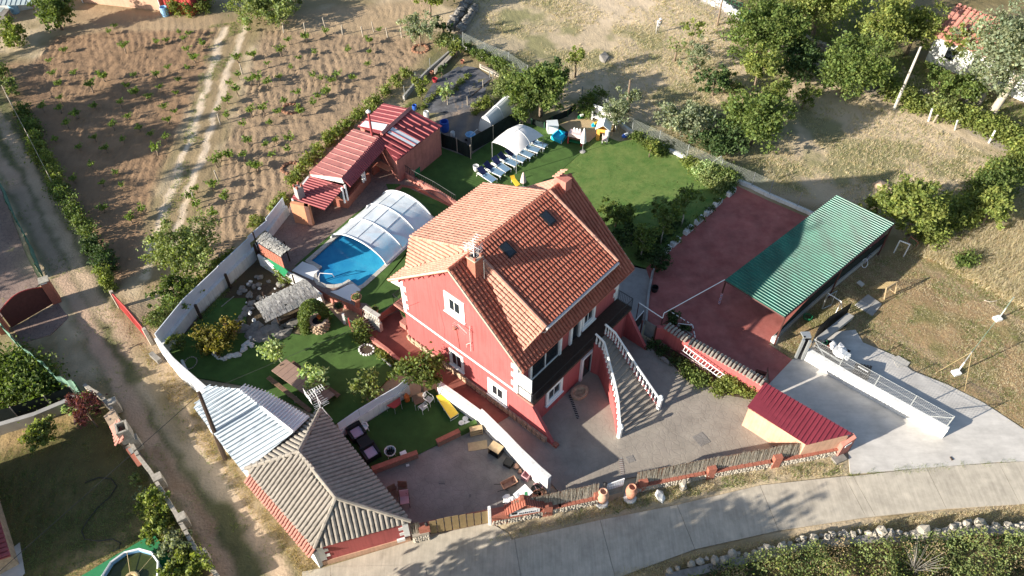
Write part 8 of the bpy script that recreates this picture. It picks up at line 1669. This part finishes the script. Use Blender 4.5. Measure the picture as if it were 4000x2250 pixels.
# people
def person(lb,loc,shirt,trousers,rz=0,bend=0):
    t=thing('person',lb,'person',loc)
    J=[(0,0,.93),(0,-.02-bend*.1,1.15),(0,-bend*.25,1.4),(0,-bend*.32,1.50),(-.10,0,.90),(-.11,.02,.5),(-.12,.03,.06),(.10,0,.90),(.11,-.06,.5),(.12,.02,.06),(-.19,-bend*.25,1.38),(-.26,-.06-bend*.3,1.12),(-.22,-.22-bend*.3,.92),(.19,-bend*.25,1.38),(.26,-.06-bend*.3,1.12),(.22,-.22-bend*.3,.92),(-.12,-.08,.03),(.12,-.1,.03)]
    E=[(0,1),(1,2),(2,3),(0,4),(4,5),(5,6),(0,7),(7,8),(8,9),(2,10),(10,11),(11,12),(2,13),(13,14),(14,15),(6,16),(9,17)]
    Rr=[.15,.14,.13,.06,.1,.07,.045,.1,.07,.045,.06,.045,.035,.06,.045,.035,.04,.04]
    me_=bpy.data.meshes.new('body'); me_.from_pydata(J,E,[]); o=mesh_obj('body',me_,t); o.matrix_parent_inverse=Matrix.Identity(4); md=o.modifiers.new('skin','SKIN'); 
    for i,v in enumerate(me_.skin_vertices[0].data): v.radius=(Rr[i],Rr[i])
    me_.skin_vertices[0].data[0].use_root=True; o.modifiers.new('sub','SUBSURF').levels=1; me_.materials.append(MT[trousers])
    s_=obj('shirt',MB().lathe((0,-bend*.12,.95),[(.19,0),(.20,.2),(.24,.42),(.12,.52)],10),MT[shirt],t); s_.matrix_parent_inverse=Matrix.Identity(4)
    h_=obj('head',MB().lathe((0,-bend*.36,1.50),[(.05,0),(.085,.06),(.1,.14),(.09,.22),(.04,.27)],10),MT['skin'],t); h_.matrix_parent_inverse=Matrix.Identity(4)
    k_=obj('hat',MB().lathe((0,-bend*.36,1.70),[(.18,0),(.11,.02),(.10,.1),(.03,.13)],10),MT['fabric_white'],t); k_.matrix_parent_inverse=Matrix.Identity(4); t.rotation_euler=(0,0,rz)
person('person in pale hat and white shirt standing in the mown upper meadow',a('02',1094,252,0),'fabric_white','concrete_grey',.6,.6)
tag(obj('boulder',MB().rock(a('02',700,440,0)-UZ*.1,.95,(1.3,.8,.5),4),MT['stone_grey']),'large flat grey boulder in the dry grass of the upper meadow','boulder')
tag(obj('boulder',MB().rock(a('03',840,1400,0),.8,(1,.8,.55),9),MT['stone_warm']),'brown rounded boulder at the meadow edge above the carport','boulder')
# ---------------- houses at the upper left ----------------
t=thing('pink_house','long pale pink house wall with drainpipe at the top left','house',G0('00',640,10)); A_,B_=G0('00',630,18),G0('00',1225,85); d=(B_-A_);L=d.length;d.normalize();n_=Vector((-d.y,d.x,0))
obj('wall',MB().frame(A_,d*L,n_*7,UZ*2.8),MT['render_peach'],t); obj('roof',MB().frame(A_-d*.3-n_*.3+UZ*2.8,d*(L+.6),n_*7.6,UZ*.15),MT['tile_pink'],t); obj('drainpipe',MB().tube([A_-n_*.08,A_-n_*.08+UZ*2.8],.06,6),MT['metal_white'],t); obj('drainpipe',MB().tube([B_-n_*.08,B_-n_*.08+UZ*2.8],.06,6),MT['metal_white'],t)
t=thing('red_shed','small red sheet-metal shed with climbing plants beside the pink house','shed',G0('00',1260,90)); A_,B_=G0('00',1262,95),G0('00',1470,118); d=(B_-A_);L=d.length;d.normalize();n_=Vector((-d.y,d.x,0)); obj('wall',MB().frame(A_,d*L,n_*4,UZ*1.9),MT['metal_red'],t)
ribbed([A_-n_*.2+UZ*1.95,B_-n_*.2+UZ*1.95,B_+n_*4+UZ*2.3,A_+n_*4+UZ*2.3],n_,MT['metal_red'],t,pitch=.35,rh=.05)
for k in range(9): obj('sheet_rib',MB().frame(A_+d*(k+.5)*L/9-n_*.04,d*.06,n_*.05,UZ*1.85),MT['metal_red'],t)
bush('climbing_plant','bright climbing plant on the front of the red shed','plant',al('00',[(1320,110),(1370,100),(1450,115),(1540,100),(1570,60)]),.7,1.6,'bright',1800,.15)
p=a('00',1252,118,0); t=thing('blue_barrel','pale blue barrel between pink house and red shed','barrel',p); obj('drum',MB().lathe(p,[(.36,0),(.4,.5),(.38,1.0),(.33,1.0),(.3,.8)],12),MT['plastic_lightblue'],t)
p=a('00',120,95,0); t=thing('blue_barrel','tall blue barrel by the white yard at the upper left corner','barrel',p); obj('drum',MB().lathe(p,[(.42,0),(.46,.6),(.42,1.3),(.36,1.3)],12),MT['plastic_lightblue'],t)
t=thing('white_annex','white annex with ribbed roof and open tank at the upper left corner','building',G0('00',60,60)); obj('wall',MB().prism([G0('00',-160,95),G0('00',130,85),G0('00',270,60),G0('00',250,-80),G0('00',-150,-80)],-.1,1.6),MT['render_white'],t)
ribbed([a('00',-160,45,1.7),a('00',240,35,1.7),a('00',240,-60,2.3),a('00',-160,-60,2.3)],Vector((0,1,0)),MT['roof_zinc'],t,pitch=.5,rh=.05); obj('tank',MB().prism([G0('00',-80,190),G0('00',60,180),G0('00',100,130),G0('00',-80,110)],0,.9),MT['stone_grey'],t); obj('tank_water',MB().prism([G0('00',-60,150),G0('00',40,150),G0('00',70,118),G0('00',-60,112)],.9,.92),MT['roof_zinc'],t)
for c in ((220,60),(262,70)): obj('awning_post',MB().tube([a('00',*c,0),a('00',*c,0)+UZ*2.2],.06,5),MT['render_pink'],t)
# hedge and wire posts along the lane
for i,(pts,lb,lf_,hh) in enumerate((([('00',5,560),('00',30,600)],'green bush at the far end of the lane hedge','green',1.4),([('00',180,870),('00',230,960),('00',260,1010),('00',285,1080)],'sparse hedge beside the lane, upper stretch','green',1.1),([('00',310,1160),('00',345,1220),('00',380,1270),('00',420,1350),('00',460,1420)],'hedge beside the lane, middle stretch','bright',1.3),([('10',490,30),('10',520,100),('10',560,170),('10',600,230),('10',640,280),('10',690,350)],'flowering hedge beside the lane, lower stretch','green',1.5),([('10',720,460),('10',790,530),('10',820,590)],'dark hedge in the shade before the clipped bush','dark',1.3))): bush('lane_side_hedge',lb,'hedge',[a(c,x,y,0) for c,x,y in pts],.72,hh,lf_,2600 if i else 900,.13)
bush('clipped_bush','tall narrow sunlit clipped bush at the red gate post','shrub',al('10',[(825,700),(840,740)]),.42,1.9,'bright',1700,.11)
t=thing('lane_fence','low wire fence with concrete posts along the lane hedge','fence',G0('00',0,600)); fps=[G0('00',0,610),G0('00',100,810),G0('00',260,1110),G0('00',430,1440)]
for p in fps: obj('fence_post',MB().tube([p,p+UZ*1.3],.06,5),MT['bark_pale'],t)
for i in range(3): wire_panel(t,fps[i],fps[i+1],.1,1.25,'wire_d'); obj('top_wire',MB().tube([fps[i]+UZ*1.27,fps[i+1]+UZ*1.27],.02,4),MT['bark_pale'],t)
# red double gate of the track
t=thing('red_gate','red two-leaf wire gate between the track and the lane','gate',G0('10',900,870)); A_,B_=G0('10',905,870),G0('10',1150,1150); d=(B_-A_)
for k in range(2):
    p,q_=A_+d*(k*.5),A_+d*(k*.5+.5); lf2=obj('gate_leaf',MB().tube([p+UZ*.1,p+UZ*(1.5 if k==0 else 1.85),q_+UZ*(1.85 if k==0 else 1.5),q_+UZ*.1,p+UZ*.1],.05,5),MT['metal_red'],t); m=MB()
    for j in range(16): u=j/15; h1=1.5+.35*math.sin(math.pi*(k*.5+u*.5)); m.tube([p.lerp(q_,u)+UZ*.1,p.lerp(q_,u)+UZ*h1],.03,4,cap=False)
    obj('gate_bars',m,MT['metal_red'],lf2)
for p in (A_,B_): obj('gate_post',MB().box(p+UZ*.85,.22,.22,1.7,.8),MT['bark_pale'],t)
tag(obj('grey_box',MB().slab([a('10',1120,1220,.4),a('10',1150,1200,.4),a('10',1215,1255,.4),a('10',1185,1278,.4)],UZ*-.4),MT['stone_grey']),'small grey concrete block at the corner of the white wall by the lane','block')
t=thing('leaning_pole','dark wooden power pole leaning over the white shed roof','pole',G0('20',1700,560)); obj('shaft',MB().tube([G0('20',1700,565),a('20',1500,62,6.0)],[.16,.10],7),MT['wood_dark'],t)
ptop=a('20',1500,80,5.8); t=thing('power_line','thin black power line crossing the lane to the lower left','cable',ptop); obj('wire',MB().tube([ptop,a('20',700,790,4.5),a('20',-100,1500,4.5)],.02,4),MT['cable'],t); obj('wire',MB().tube([ptop,ptop.lerp(a('12',300,400,9),.33),a('S',1500,500,7)],.012,4),MT['cable'],t)
# left neighbour: arched gate, stamped yard, net fence
struct('neighbour_yard',MB().prism(al('10',[(-100,-200),(30,20),(110,240),(200,480),(310,690),(0,960),(-150,900)],0),-.05,.05),MT['court_brown']); struct('gate_threshold',MB().prism(al('10',[(90,1030),(440,840),(520,950),(380,1080),(180,1140)],0),-.05,.04),MT['court_red'] if False else MT['court_brown'])
t=thing('arched_gate','dark brown arched double gate between brick pillars on the lane','gate',G0('W',280,500)); A_,B_=G0('W',100,615),G0('W',465,405)
t0_=[]; nn=14; d=B_-A_
for i in range(nn+1): u=i/nn; t0_.append(A_+d*u+UZ*(1.75+.6*math.sin(math.pi*u)))
obj('gate_panel',MB().add([A_+UZ*.05,B_+UZ*.05]+t0_[::-1],[tuple(range(nn+3))]),MT['metal_brown'],t); obj('arch_rail',MB().tube(t0_,.04,5),MT['metal_red'],t)
for x,y,hh in ((488,385,2.2),(45,640,2.2)): p=G0('W',x,y); pi=obj('pillar',MB().box(p+UZ*hh/2,.55,.55,hh,.5),MT['brick'],t); obj('pillar_cap',MB().box(p+UZ*(hh+.04),.65,.65,.08,.5),MT['stone_pale'],pi)
obj('white_lamp_box',MB().box(G0('W',488,385)+Vector((0,-.1,2.15)),.4,.4,.12,.5),MT['plastic_white'],t)
screen('green_net_fence','pale green net fence along the yard on the left side of the lane',[G0('10',40,0),G0('10',110,180),G0('10',190,330),G0('10',250,440),G0('10',330,650)],1.5,'net_green','metal_green',cat='fence',sag=.6)
screen('green_net_fence','torn pale green net fence round the shaded leafy plot',[G0('10',60,1080),G0('10',200,1240),G0('10',400,1400),G0('20',480,40),G0('20',640,100)],1.7,'net_green','metal_green',cat='fence',sag=1)
screen('black_net_fence','black net fence on wooden stakes above the neighbour wall',[G0('20',-100,330),G0('20',150,265),G0('20',400,180),G0('20',590,110)],1.3,'net_dark','bark_pale',cat='fence')
bush('leafy_plot','dense leafy green crop in the shaded plot behind the torn green net','bushes',al('10',[(60,1400),(150,1350),(250,1420),(340,1440),(100,1480),(-20,1440)])+al('20',[(60,30),(200,60),(330,50),(-20,120)]),1.5,1.4,'green',7500,.17)
fw_=fencewall('neighbour_wall','grey rendered wall along the top of the neighbour garden',[G0('20',-100,420),G0('20',300,300),G0('20',560,190),G0('20',610,150)],.9,.3,'concrete_grey',wire=False,ph=.5)
lw_=thing('lane_garden_wall','long stepped concrete block wall between the neighbour garden and the lane','wall',G0('20',720,60)); wp=[(690,60),(830,160),(910,260),(1010,440),(1100,600),(1180,700),(1300,900),(1370,1010),(1520,1280),(1660,1449),(1720,1540)]
wq_=[G0('20',x,y) for x,y in wp]; obj('wall',wallmesh(wq_,-.1,1.0,-.22),MT['stone_pale'],lw_)
for i,(x,y) in enumerate(((850,140),(1010,420),(1190,710),(1370,1010),(1530,1290))): obj('pier',MB().box(a('20',x,y,1.0)+Vector((0,0,-.35)),.5,.5,1.1,.55),MT['stone_pale'],lw_)
m=MB()
for i in range(len(wq_)-1):
    A_,B_=wq_[i],wq_[i+1]; L=(B_-A_).length; n=int(L/.35)
    for k in range(n):
        if (k//3)%2: m.box(A_.lerp(B_,(k+.5)/n)+Vector((-.09,-.05,1.05)),.3,.2,.14,math.atan2((B_-A_).y,(B_-A_).x))
obj('pierced_block_course',m,MT['stone_pale'],lw_,kind='stuff')
bq=thing('garden_barbecue','neighbour brick barbecue with pink tiled hood, chimney and sink by the wall','barbecue',G0('C',520,560)); B4=[G0('C',470,245),G0('C',600,470),G0('C',510,570),G0('C',370,330)]
obj('hearth',MB().prism(B4,0,1.3),MT['stone_warm'],bq); hp4=[a('C',450,235,2.1),a('C',500,450,2.1),a('C',440,500,1.55),a('C',345,320,1.55)]; r_=obj('hood_roof',slabpoly(hp4,.08),MT['tile_pink'],bq); tiled(r_,hp4,hp4[1]-hp4[0],MT['tile_pink'],0,pitch=.25,row=.35)
cc=a('C',490,350,2.2); 
for dx,dy,sx_,sy_ in ((-.28,0,.12,.8),(.28,0,.12,.8),(0,-.36,.5,.12),(0,.36,.5,.12)): M_=Matrix.Rotation(.5,3,'Z'); obj('chimney_wall',MB().box(cc+M_@Vector((dx,dy,-.3)),sx_,sy_,1.2,M_=M_),MT['stone_pale'],bq)
obj('worktop',MB().slab([a('C',520,560,.9),a('C',600,515,.9),a('C',735,690,.9),a('C',650,745,.9)],UZ*-.08),MT['brick'],bq); obj('sink',MB().slab([a('C',540,555,.94),a('C',610,520,.94),a('C',650,580,.94),a('C',580,610,.94)],UZ*-.02),MT['metal_grey'],bq); obj('base',MB().prism([G0('C',560,610),G0('C',640,560),G0('C',740,690),G0('C',660,750)],0,.8),MT['stone_grey'],bq)
T('purple_tree','purple-leaved plum shrub at the corner of the neighbour garden','tree',a('20',740,325,0),1.15,2.8,'purple',1500,.12,7,.06,lean=(-.4,.4),spread=.9)
for c,x,y,r,hh,lf_,n,lb in (('20',350,400,1.15,1.7,'bright',2400,'round green shrub on the neighbour lawn near the grey wall'),('20',1040,710,.35,.8,'olive',250,'tiny shrub beside the neighbour barbecue end'),('20',1090,830,.45,.9,'grey',350,'small grey-leaved shrub by the lane wall'),('20',1180,960,1.2,1.5,'bright',2400,'yellow-green shrub by the lane wall above the round pool, upper'),('20',1220,1090,1.0,1.2,'bright',1500,'yellow-green shrub by the lane wall just above the green mat'),('20',1350,1230,.95,1.4,'grey',1700,'grey-green shrub beside the round pool'),('20',1450,1400,1.3,1.7,'bright',3000,'big green shrub at the bottom edge beside the lane wall'),('20',560,190,.5,1.0,'pale',600,'rose bush with pale yellow flowers by the grey wall'),('20',700,130,.6,1.2,'green',900,'green shrub between the purple branches and wall end')): T('garden_shrub',lb,'shrub',a(c,x,y+30,0),r,hh,lf_,n,.13,6,.05,zc=hh*.55)
# round pool
pm_=MB().prism(al('20',[(600,1460),(900,1280),(1160,1130),(1300,1330),(1270,1560),(600,1600)],0),-.02,.05); tag(obj('ground_mat',pm_,MT['mat_green']),'bright green ground mat under the round framed pool','mat')
rp3=thing('round_pool','round blue framed pool with dark water, cut by the bottom edge','paddling pool',a('20',990,1400,0)); c=a('20',985,1450,.9); c.z=0; r0=abs(a('20',1195,1350,.9).x-a('20',985,1350,.9).x)
obj('pool_wall',MB().lathe(c,[(r0*.98,0),(r0,.95),(r0*.94,.95),(r0*.93,.1)],12),MT['plastic_lightblue'],rp3); m=MB(); m.tube([c+Vector((math.cos(k/12*6.283)*r0*.98,math.sin(k/12*6.283)*r0*.98,.97)) for k in range(13)],.07,5); obj('rim',m,MT['plastic_white'],rp3); obj('pool_water',MB().lathe(c+UZ*.70,[(r0*.93,0),(r0*.93,.02)],12),mat('green_water',(.04,.05,.012),.08,spec=.5),rp3)
for an_ in (0.9,2.0): obj('rope',MB().tube([c+Vector((math.cos(an_)*r0,math.sin(an_)*r0,.98)),c+Vector((.05,-.2,.75))],.015,4),MT['rope'],rp3)
fl=thing('float','cream inflatable float ring on the round pool','float',c+UZ*.75); m=MB(); m.tube([c+Vector((.05+math.cos(k/10*6.283)*.3,-.1+math.sin(k/10*6.283)*.3,.80)) for k in range(11)],.12,6); obj('ring',m,MT['fabric_pinkish'] if False else MT['rope'],fl)
hz=MB(); hz.tube([a('20',x,y,.06) for x,y in ((640,745),(740,705),(840,715),(880,770),(830,850),(740,930),(660,1030),(615,1110),(640,1170),(740,1185),(850,1170),(910,1200),(900,1240),(850,1260))],.03,4); tag(obj('garden_hose',hz,MT['cable']),'long black garden hose winding over the neighbour lawn','hose')
# corner of the neighbour house, bottom left
t=thing('neighbour_house','neighbour house with red tile eave and pale stone at the lower left corner','house',G0('20',80,1400)); base=[G0('20',90,1440),G0('20',-20,1000)]; A_=a('20',70,1290,2.6);A_.z=0;B_=a('20',-30,960,2.6);B_.z=0; d=(B_-A_).normalized(); n_=Vector((-d.y,d.x,0)); B2=B_+d*3
obj('wall',MB().frame(A_+d*1.0+n_*.4,d*7.4,n_*9,UZ*3.3),MT['stone_warm'],t); pol=[A_+UZ*2.5,B2+UZ*2.5,B2+n_*1.2+UZ*2.95,A_+n_*1.2+UZ*2.95]; r_=obj('porch_roof',slabpoly(pol,.1),MT['roof_red'],t); tiled(r_,pol,d,MT['roof_red'],0,pitch=.3,row=.4); e=A_+n_*.1+UZ*3.3; r2=[e+d*.8,e+d*8.7,e+d*8.7+n_*4.8+UZ*1.7,e+d*.8+n_*4.8+UZ*1.7]; obj('roof',slabpoly(r2,.15),MT['tile_terracotta'],t); r3=[e+n_*9.6+d*.8,e+n_*9.6+d*8.7,r2[2],r2[3]]; obj('roof',slabpoly(r3,.15),MT['tile_terracotta'],t)
struct('house_terrace',MB().prism(al('20',[(-60,1330),(60,1270),(150,1200),(190,1430),(120,1500),(-60,1560)],0),-.05,.06),MT['concrete_light'])
# ---------------- bottom right: dry stone wall and brambles ----------------
sw=thing('dry_stone_wall','tumbled dry stone wall between the concrete road and the brambles','wall',G0('22',1500,1360)); q=random.Random(9)
for i,(c,x,y,r) in enumerate([('22',1180,1430,.3),('22',1240,1410,.25),('22',1345,1380,.38),('22',1410,1360,.33),('22',1460,1335,.2),('22',1520,1350,.42),('22',1585,1345,.36),('22',1650,1300,.42),('22',1615,1330,.25),('22',1870,1270,.3),('22',1915,1260,.42),('22',1820,1290,.25),('23',30,1265,.3),('23',90,1250,.45),('23',215,1195,.22),('23',255,1190,.33),('23',330,1185,.42),('23',385,1165,.22),('23',430,1175,.3),('23',475,1160,.38),('23',525,1155,.3),('23',560,1150,.3),('23',590,1160,.25),('23',625,1155,.28),('23',675,1135,.25),('23',740,1150,.3),('23',785,1150,.3),('23',830,1135,.45),('23',905,1140,.34),('23',970,1145,.28),('23',1090,1170,.45),('23',1145,1145,.6),('23',1250,1140,.45),('23',1325,1140,.35),('23',1370,1110,.4),('23',1410,1090,.35),('23',1470,1080,.4),('23',1500,1060,.25),('23',1565,1070,.6),('23',1630,1100,.25),('23',1790,1090,.35),('23',1850,1095,.3),('23',1900,1090,.35),('22',1700,1300,.2),('22',1760,1310,.25),('23',150,1230,.25),('23',1030,1160,.3),('23',1700,1090,.3)]):
    p=G0(c,x,y); r*=.72; obj('stone',MB().rock(p+UZ*(.25+r*.4),r,(.8+.5*q.random(),1,1+.4*q.random()),i+200),MT['stone_pale'],sw)
    if i%2: obj('stone',MB().rock(p+Vector((.1,.12,.15)),r*.8,(1,1,.8),i+300),MT['stone_grey'],sw)
for i in range(70):
    u=i/69; p=G0('22',1150,1440).lerp(G0('23',1900,1085),u) if u<.0 else None
obj('wall_core',wallmesh([G0('22',1150,1450),G0('22',1500,1370),G0('22',1900,1275),G0('23',300,1200),G0('23',800,1150),G0('23',1200,1160),G0('23',1500,1085),G0('23',1950,1100)],-.2,.35,-.45),MT['stone_grey'],sw)
brp=al('D',[(2560,2300),(2750,2220),(2980,2170),(3200,2130),(3450,2110),(3700,2090),(4050,2085),(4100,2330),(2560,2400)])
def massleaf(name,poly,n,zmax,leaf,size,seed,lb=None):
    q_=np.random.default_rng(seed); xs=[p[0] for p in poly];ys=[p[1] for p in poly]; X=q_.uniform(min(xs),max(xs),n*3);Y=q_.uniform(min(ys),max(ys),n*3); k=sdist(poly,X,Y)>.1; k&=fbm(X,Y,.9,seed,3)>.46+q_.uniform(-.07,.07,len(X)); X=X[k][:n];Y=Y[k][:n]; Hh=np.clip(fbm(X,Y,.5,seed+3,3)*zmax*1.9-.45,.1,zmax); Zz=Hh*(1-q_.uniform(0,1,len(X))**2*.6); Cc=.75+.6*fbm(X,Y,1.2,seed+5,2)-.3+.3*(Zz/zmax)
    o=mesh_obj(name,leaves(name,np.stack([X,Y,Zz],1),size,LM[leaf],clumpcol=Cc),kind='stuff'); return o
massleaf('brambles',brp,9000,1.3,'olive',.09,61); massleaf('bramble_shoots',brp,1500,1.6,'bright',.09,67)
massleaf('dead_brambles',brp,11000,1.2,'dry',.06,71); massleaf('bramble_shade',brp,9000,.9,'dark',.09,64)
t=thing('dead_bush','pale leafless thorny bush among the brambles at the bottom','bush',G0('23',1090,1400)); p=G0('23',1085,1420); m=MB()
for i in range(34):
    an_=random.uniform(0,6.28); e=p+Vector((math.cos(an_)*random.uniform(.4,1.3),math.sin(an_)*random.uniform(.4,1.3),random.uniform(1.2,2.4))); mid=p.lerp(e,.5)+UZ*.3; m.tube([p+UZ*.1,mid,e],[.015,.01,.005],3,cap=False)
obj('branches',m,MT['stone_grey'],t)
# ---------------- grass ----------------
comp=[T_out,S_lawnA,S_lawnB,S_redc,S_drive,S_court]
tufts('dry_grass',20000,P_meadow,.22,.018,'straw',dens=(.35,41,.40),seed=1)
tufts('tall_dry_grass',9000,al('D',[(3500,980),(3700,900),(4100,700),(4100,1260),(3850,1130),(3650,1020)]),.55,.02,'straw',seed=2)
tufts('green_grass',4500,P_meadow,.22,.016,'olive',dens=(.35,41,.55),seed=1)
tufts('field_grass',8000,P_field,.10,.014,'olive',dens=(.5,61,.48),seed=3,lay=.8)
tufts('field_straw',9000,P_field,.12,.012,'straw',seed=4,lay=1)
vp=al('D',[(1950,2090),(2300,1990),(2390,1960),(2450,1935),(2800,1870),(3290,1790),(3300,1850),(2980,1880),(2640,1950),(2330,2020),(2000,2100),(1900,2130)])
tufts('verge_grass',3200,vp,.14,.02,'olive',dens=(1.1,77,.50),seed=6); tufts('verge_straw',5000,vp,.16,.014,'straw',dens=(.8,79,.42),seed=8)
tufts('roadside_straw',5000,al('D',[(2350,2250),(2700,2170),(3100,2100),(3600,2015),(4080,1970),(4080,2060),(3500,2090),(3000,2150),(2600,2250)]),.18,.016,'straw',seed=9)
lanep=al('D',[(-60,300),(0,340),(300,900),(520,1270),(760,1620),(1000,1960),(1280,2300),(860,2300),(400,1540),(0,720)])
tufts('lane_weeds',9000,lanep,.13,.016,'olive',dens=(.7,83,.52),seed=10,lay=.8)
tufts('lane_dry_weeds',7000,al('D',[(540,1340),(760,1500),(1250,2220),(1190,2260),(900,1900),(700,1640)]),.16,.014,'dry',dens=(.9,85,.45),seed=11)
ng=al('D',[(-60,1790),(330,1600),(430,1600),(560,1800),(700,2050),(820,2260),(-60,2300)])
tufts('neighbour_grass',12000,ng,.07,.014,'olive',seed=12,lay=.9)
tufts('wall_side_weeds',5000,al('D',[(780,1290),(1150,790),(1480,640),(1640,420),(1600,400),(1300,620),(1000,880),(760,1200)]),.3,.02,'olive',seed=13)
tufts('track_weeds',3500,al('D',[(820,100),(960,80),(600,1100),(540,1120),(700,640)]),.14,.014,'olive',dens=(.9,87,.5),seed=14)
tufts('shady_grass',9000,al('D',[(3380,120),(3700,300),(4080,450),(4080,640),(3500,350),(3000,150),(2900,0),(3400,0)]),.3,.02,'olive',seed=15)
# ---------------- neighbours beyond the frame that throw the long evening shadows ----------------
OFF=[('tree of the tall row beyond the left frame edge, number one from the bottom',-55.0,15.0,3.4,9.2),('tree of the tall row beyond the left frame edge, number two from the bottom',-54.0,21.2,3.4,10.0),('tree of the tall row beyond the left frame edge, number three from the bottom',-53.0,27.4,3.4,10.8),('tree of the tall row beyond the left frame edge, number four from the bottom',-55.0,33.6,3.4,9.2),('tree of the tall row beyond the left frame edge, number five from the bottom',-54.0,39.8,3.4,10.0),('tree of the tall row beyond the left frame edge, number six from the bottom',-53.0,46.0,3.4,10.8),('tree of the tall row beyond the left frame edge, number seven from the bottom',-55.0,52.2,3.4,9.2),('tall cypress-like tree beyond the left edge of the lane',-54,38,3.5,9),('broad tree beyond the left edge, behind the neighbour yard',-50,29,4.0,9),('large tree left of the upper white annex',-68,52,4.5,10),('large tree beyond the far left end of the lane',-61,44,4.2,10),('tree beyond the left yard gate',-47,21.5,3.2,8),('tree far up the left side beyond the vineyard',-73,60,4,9)]
for lb,x,y,r,hh in [o for o in OFF if o[2]>30]: T('outlying_tree',lb,'tree',(x,y,0),r,hh,'green',5200,.32,11,.25,spread=.85,zc=hh*.5)
for lb,x,y,r,hh in (('roadside tree beyond the bottom edge, left of the road bend',-12,10.0,2.6,7.6),('roadside tree beyond the bottom edge below the street wall',-8.4,10.4,2.5,7.5),('small roadside tree beyond the bottom edge below the small gate',-4.9,9.8,2.5,7.4)): T('outlying_tree',lb,'tree',(x,y,0),r,hh,'green',10000,.28,12,.22,spread=.9,zc=hh*.66,clump=.3)
lb_=tufts('lawn_grass',9000,S_lawnB,.16,.014,'green',seed=31,lay=.7)
tufts('drive_edge_weeds',500,al('D',[(3310,1840),(3620,1815),(4060,1790),(4060,1815),(3620,1842),(3310,1866)]),.16,.016,'olive',dens=(1.5,91,.5),seed=33)
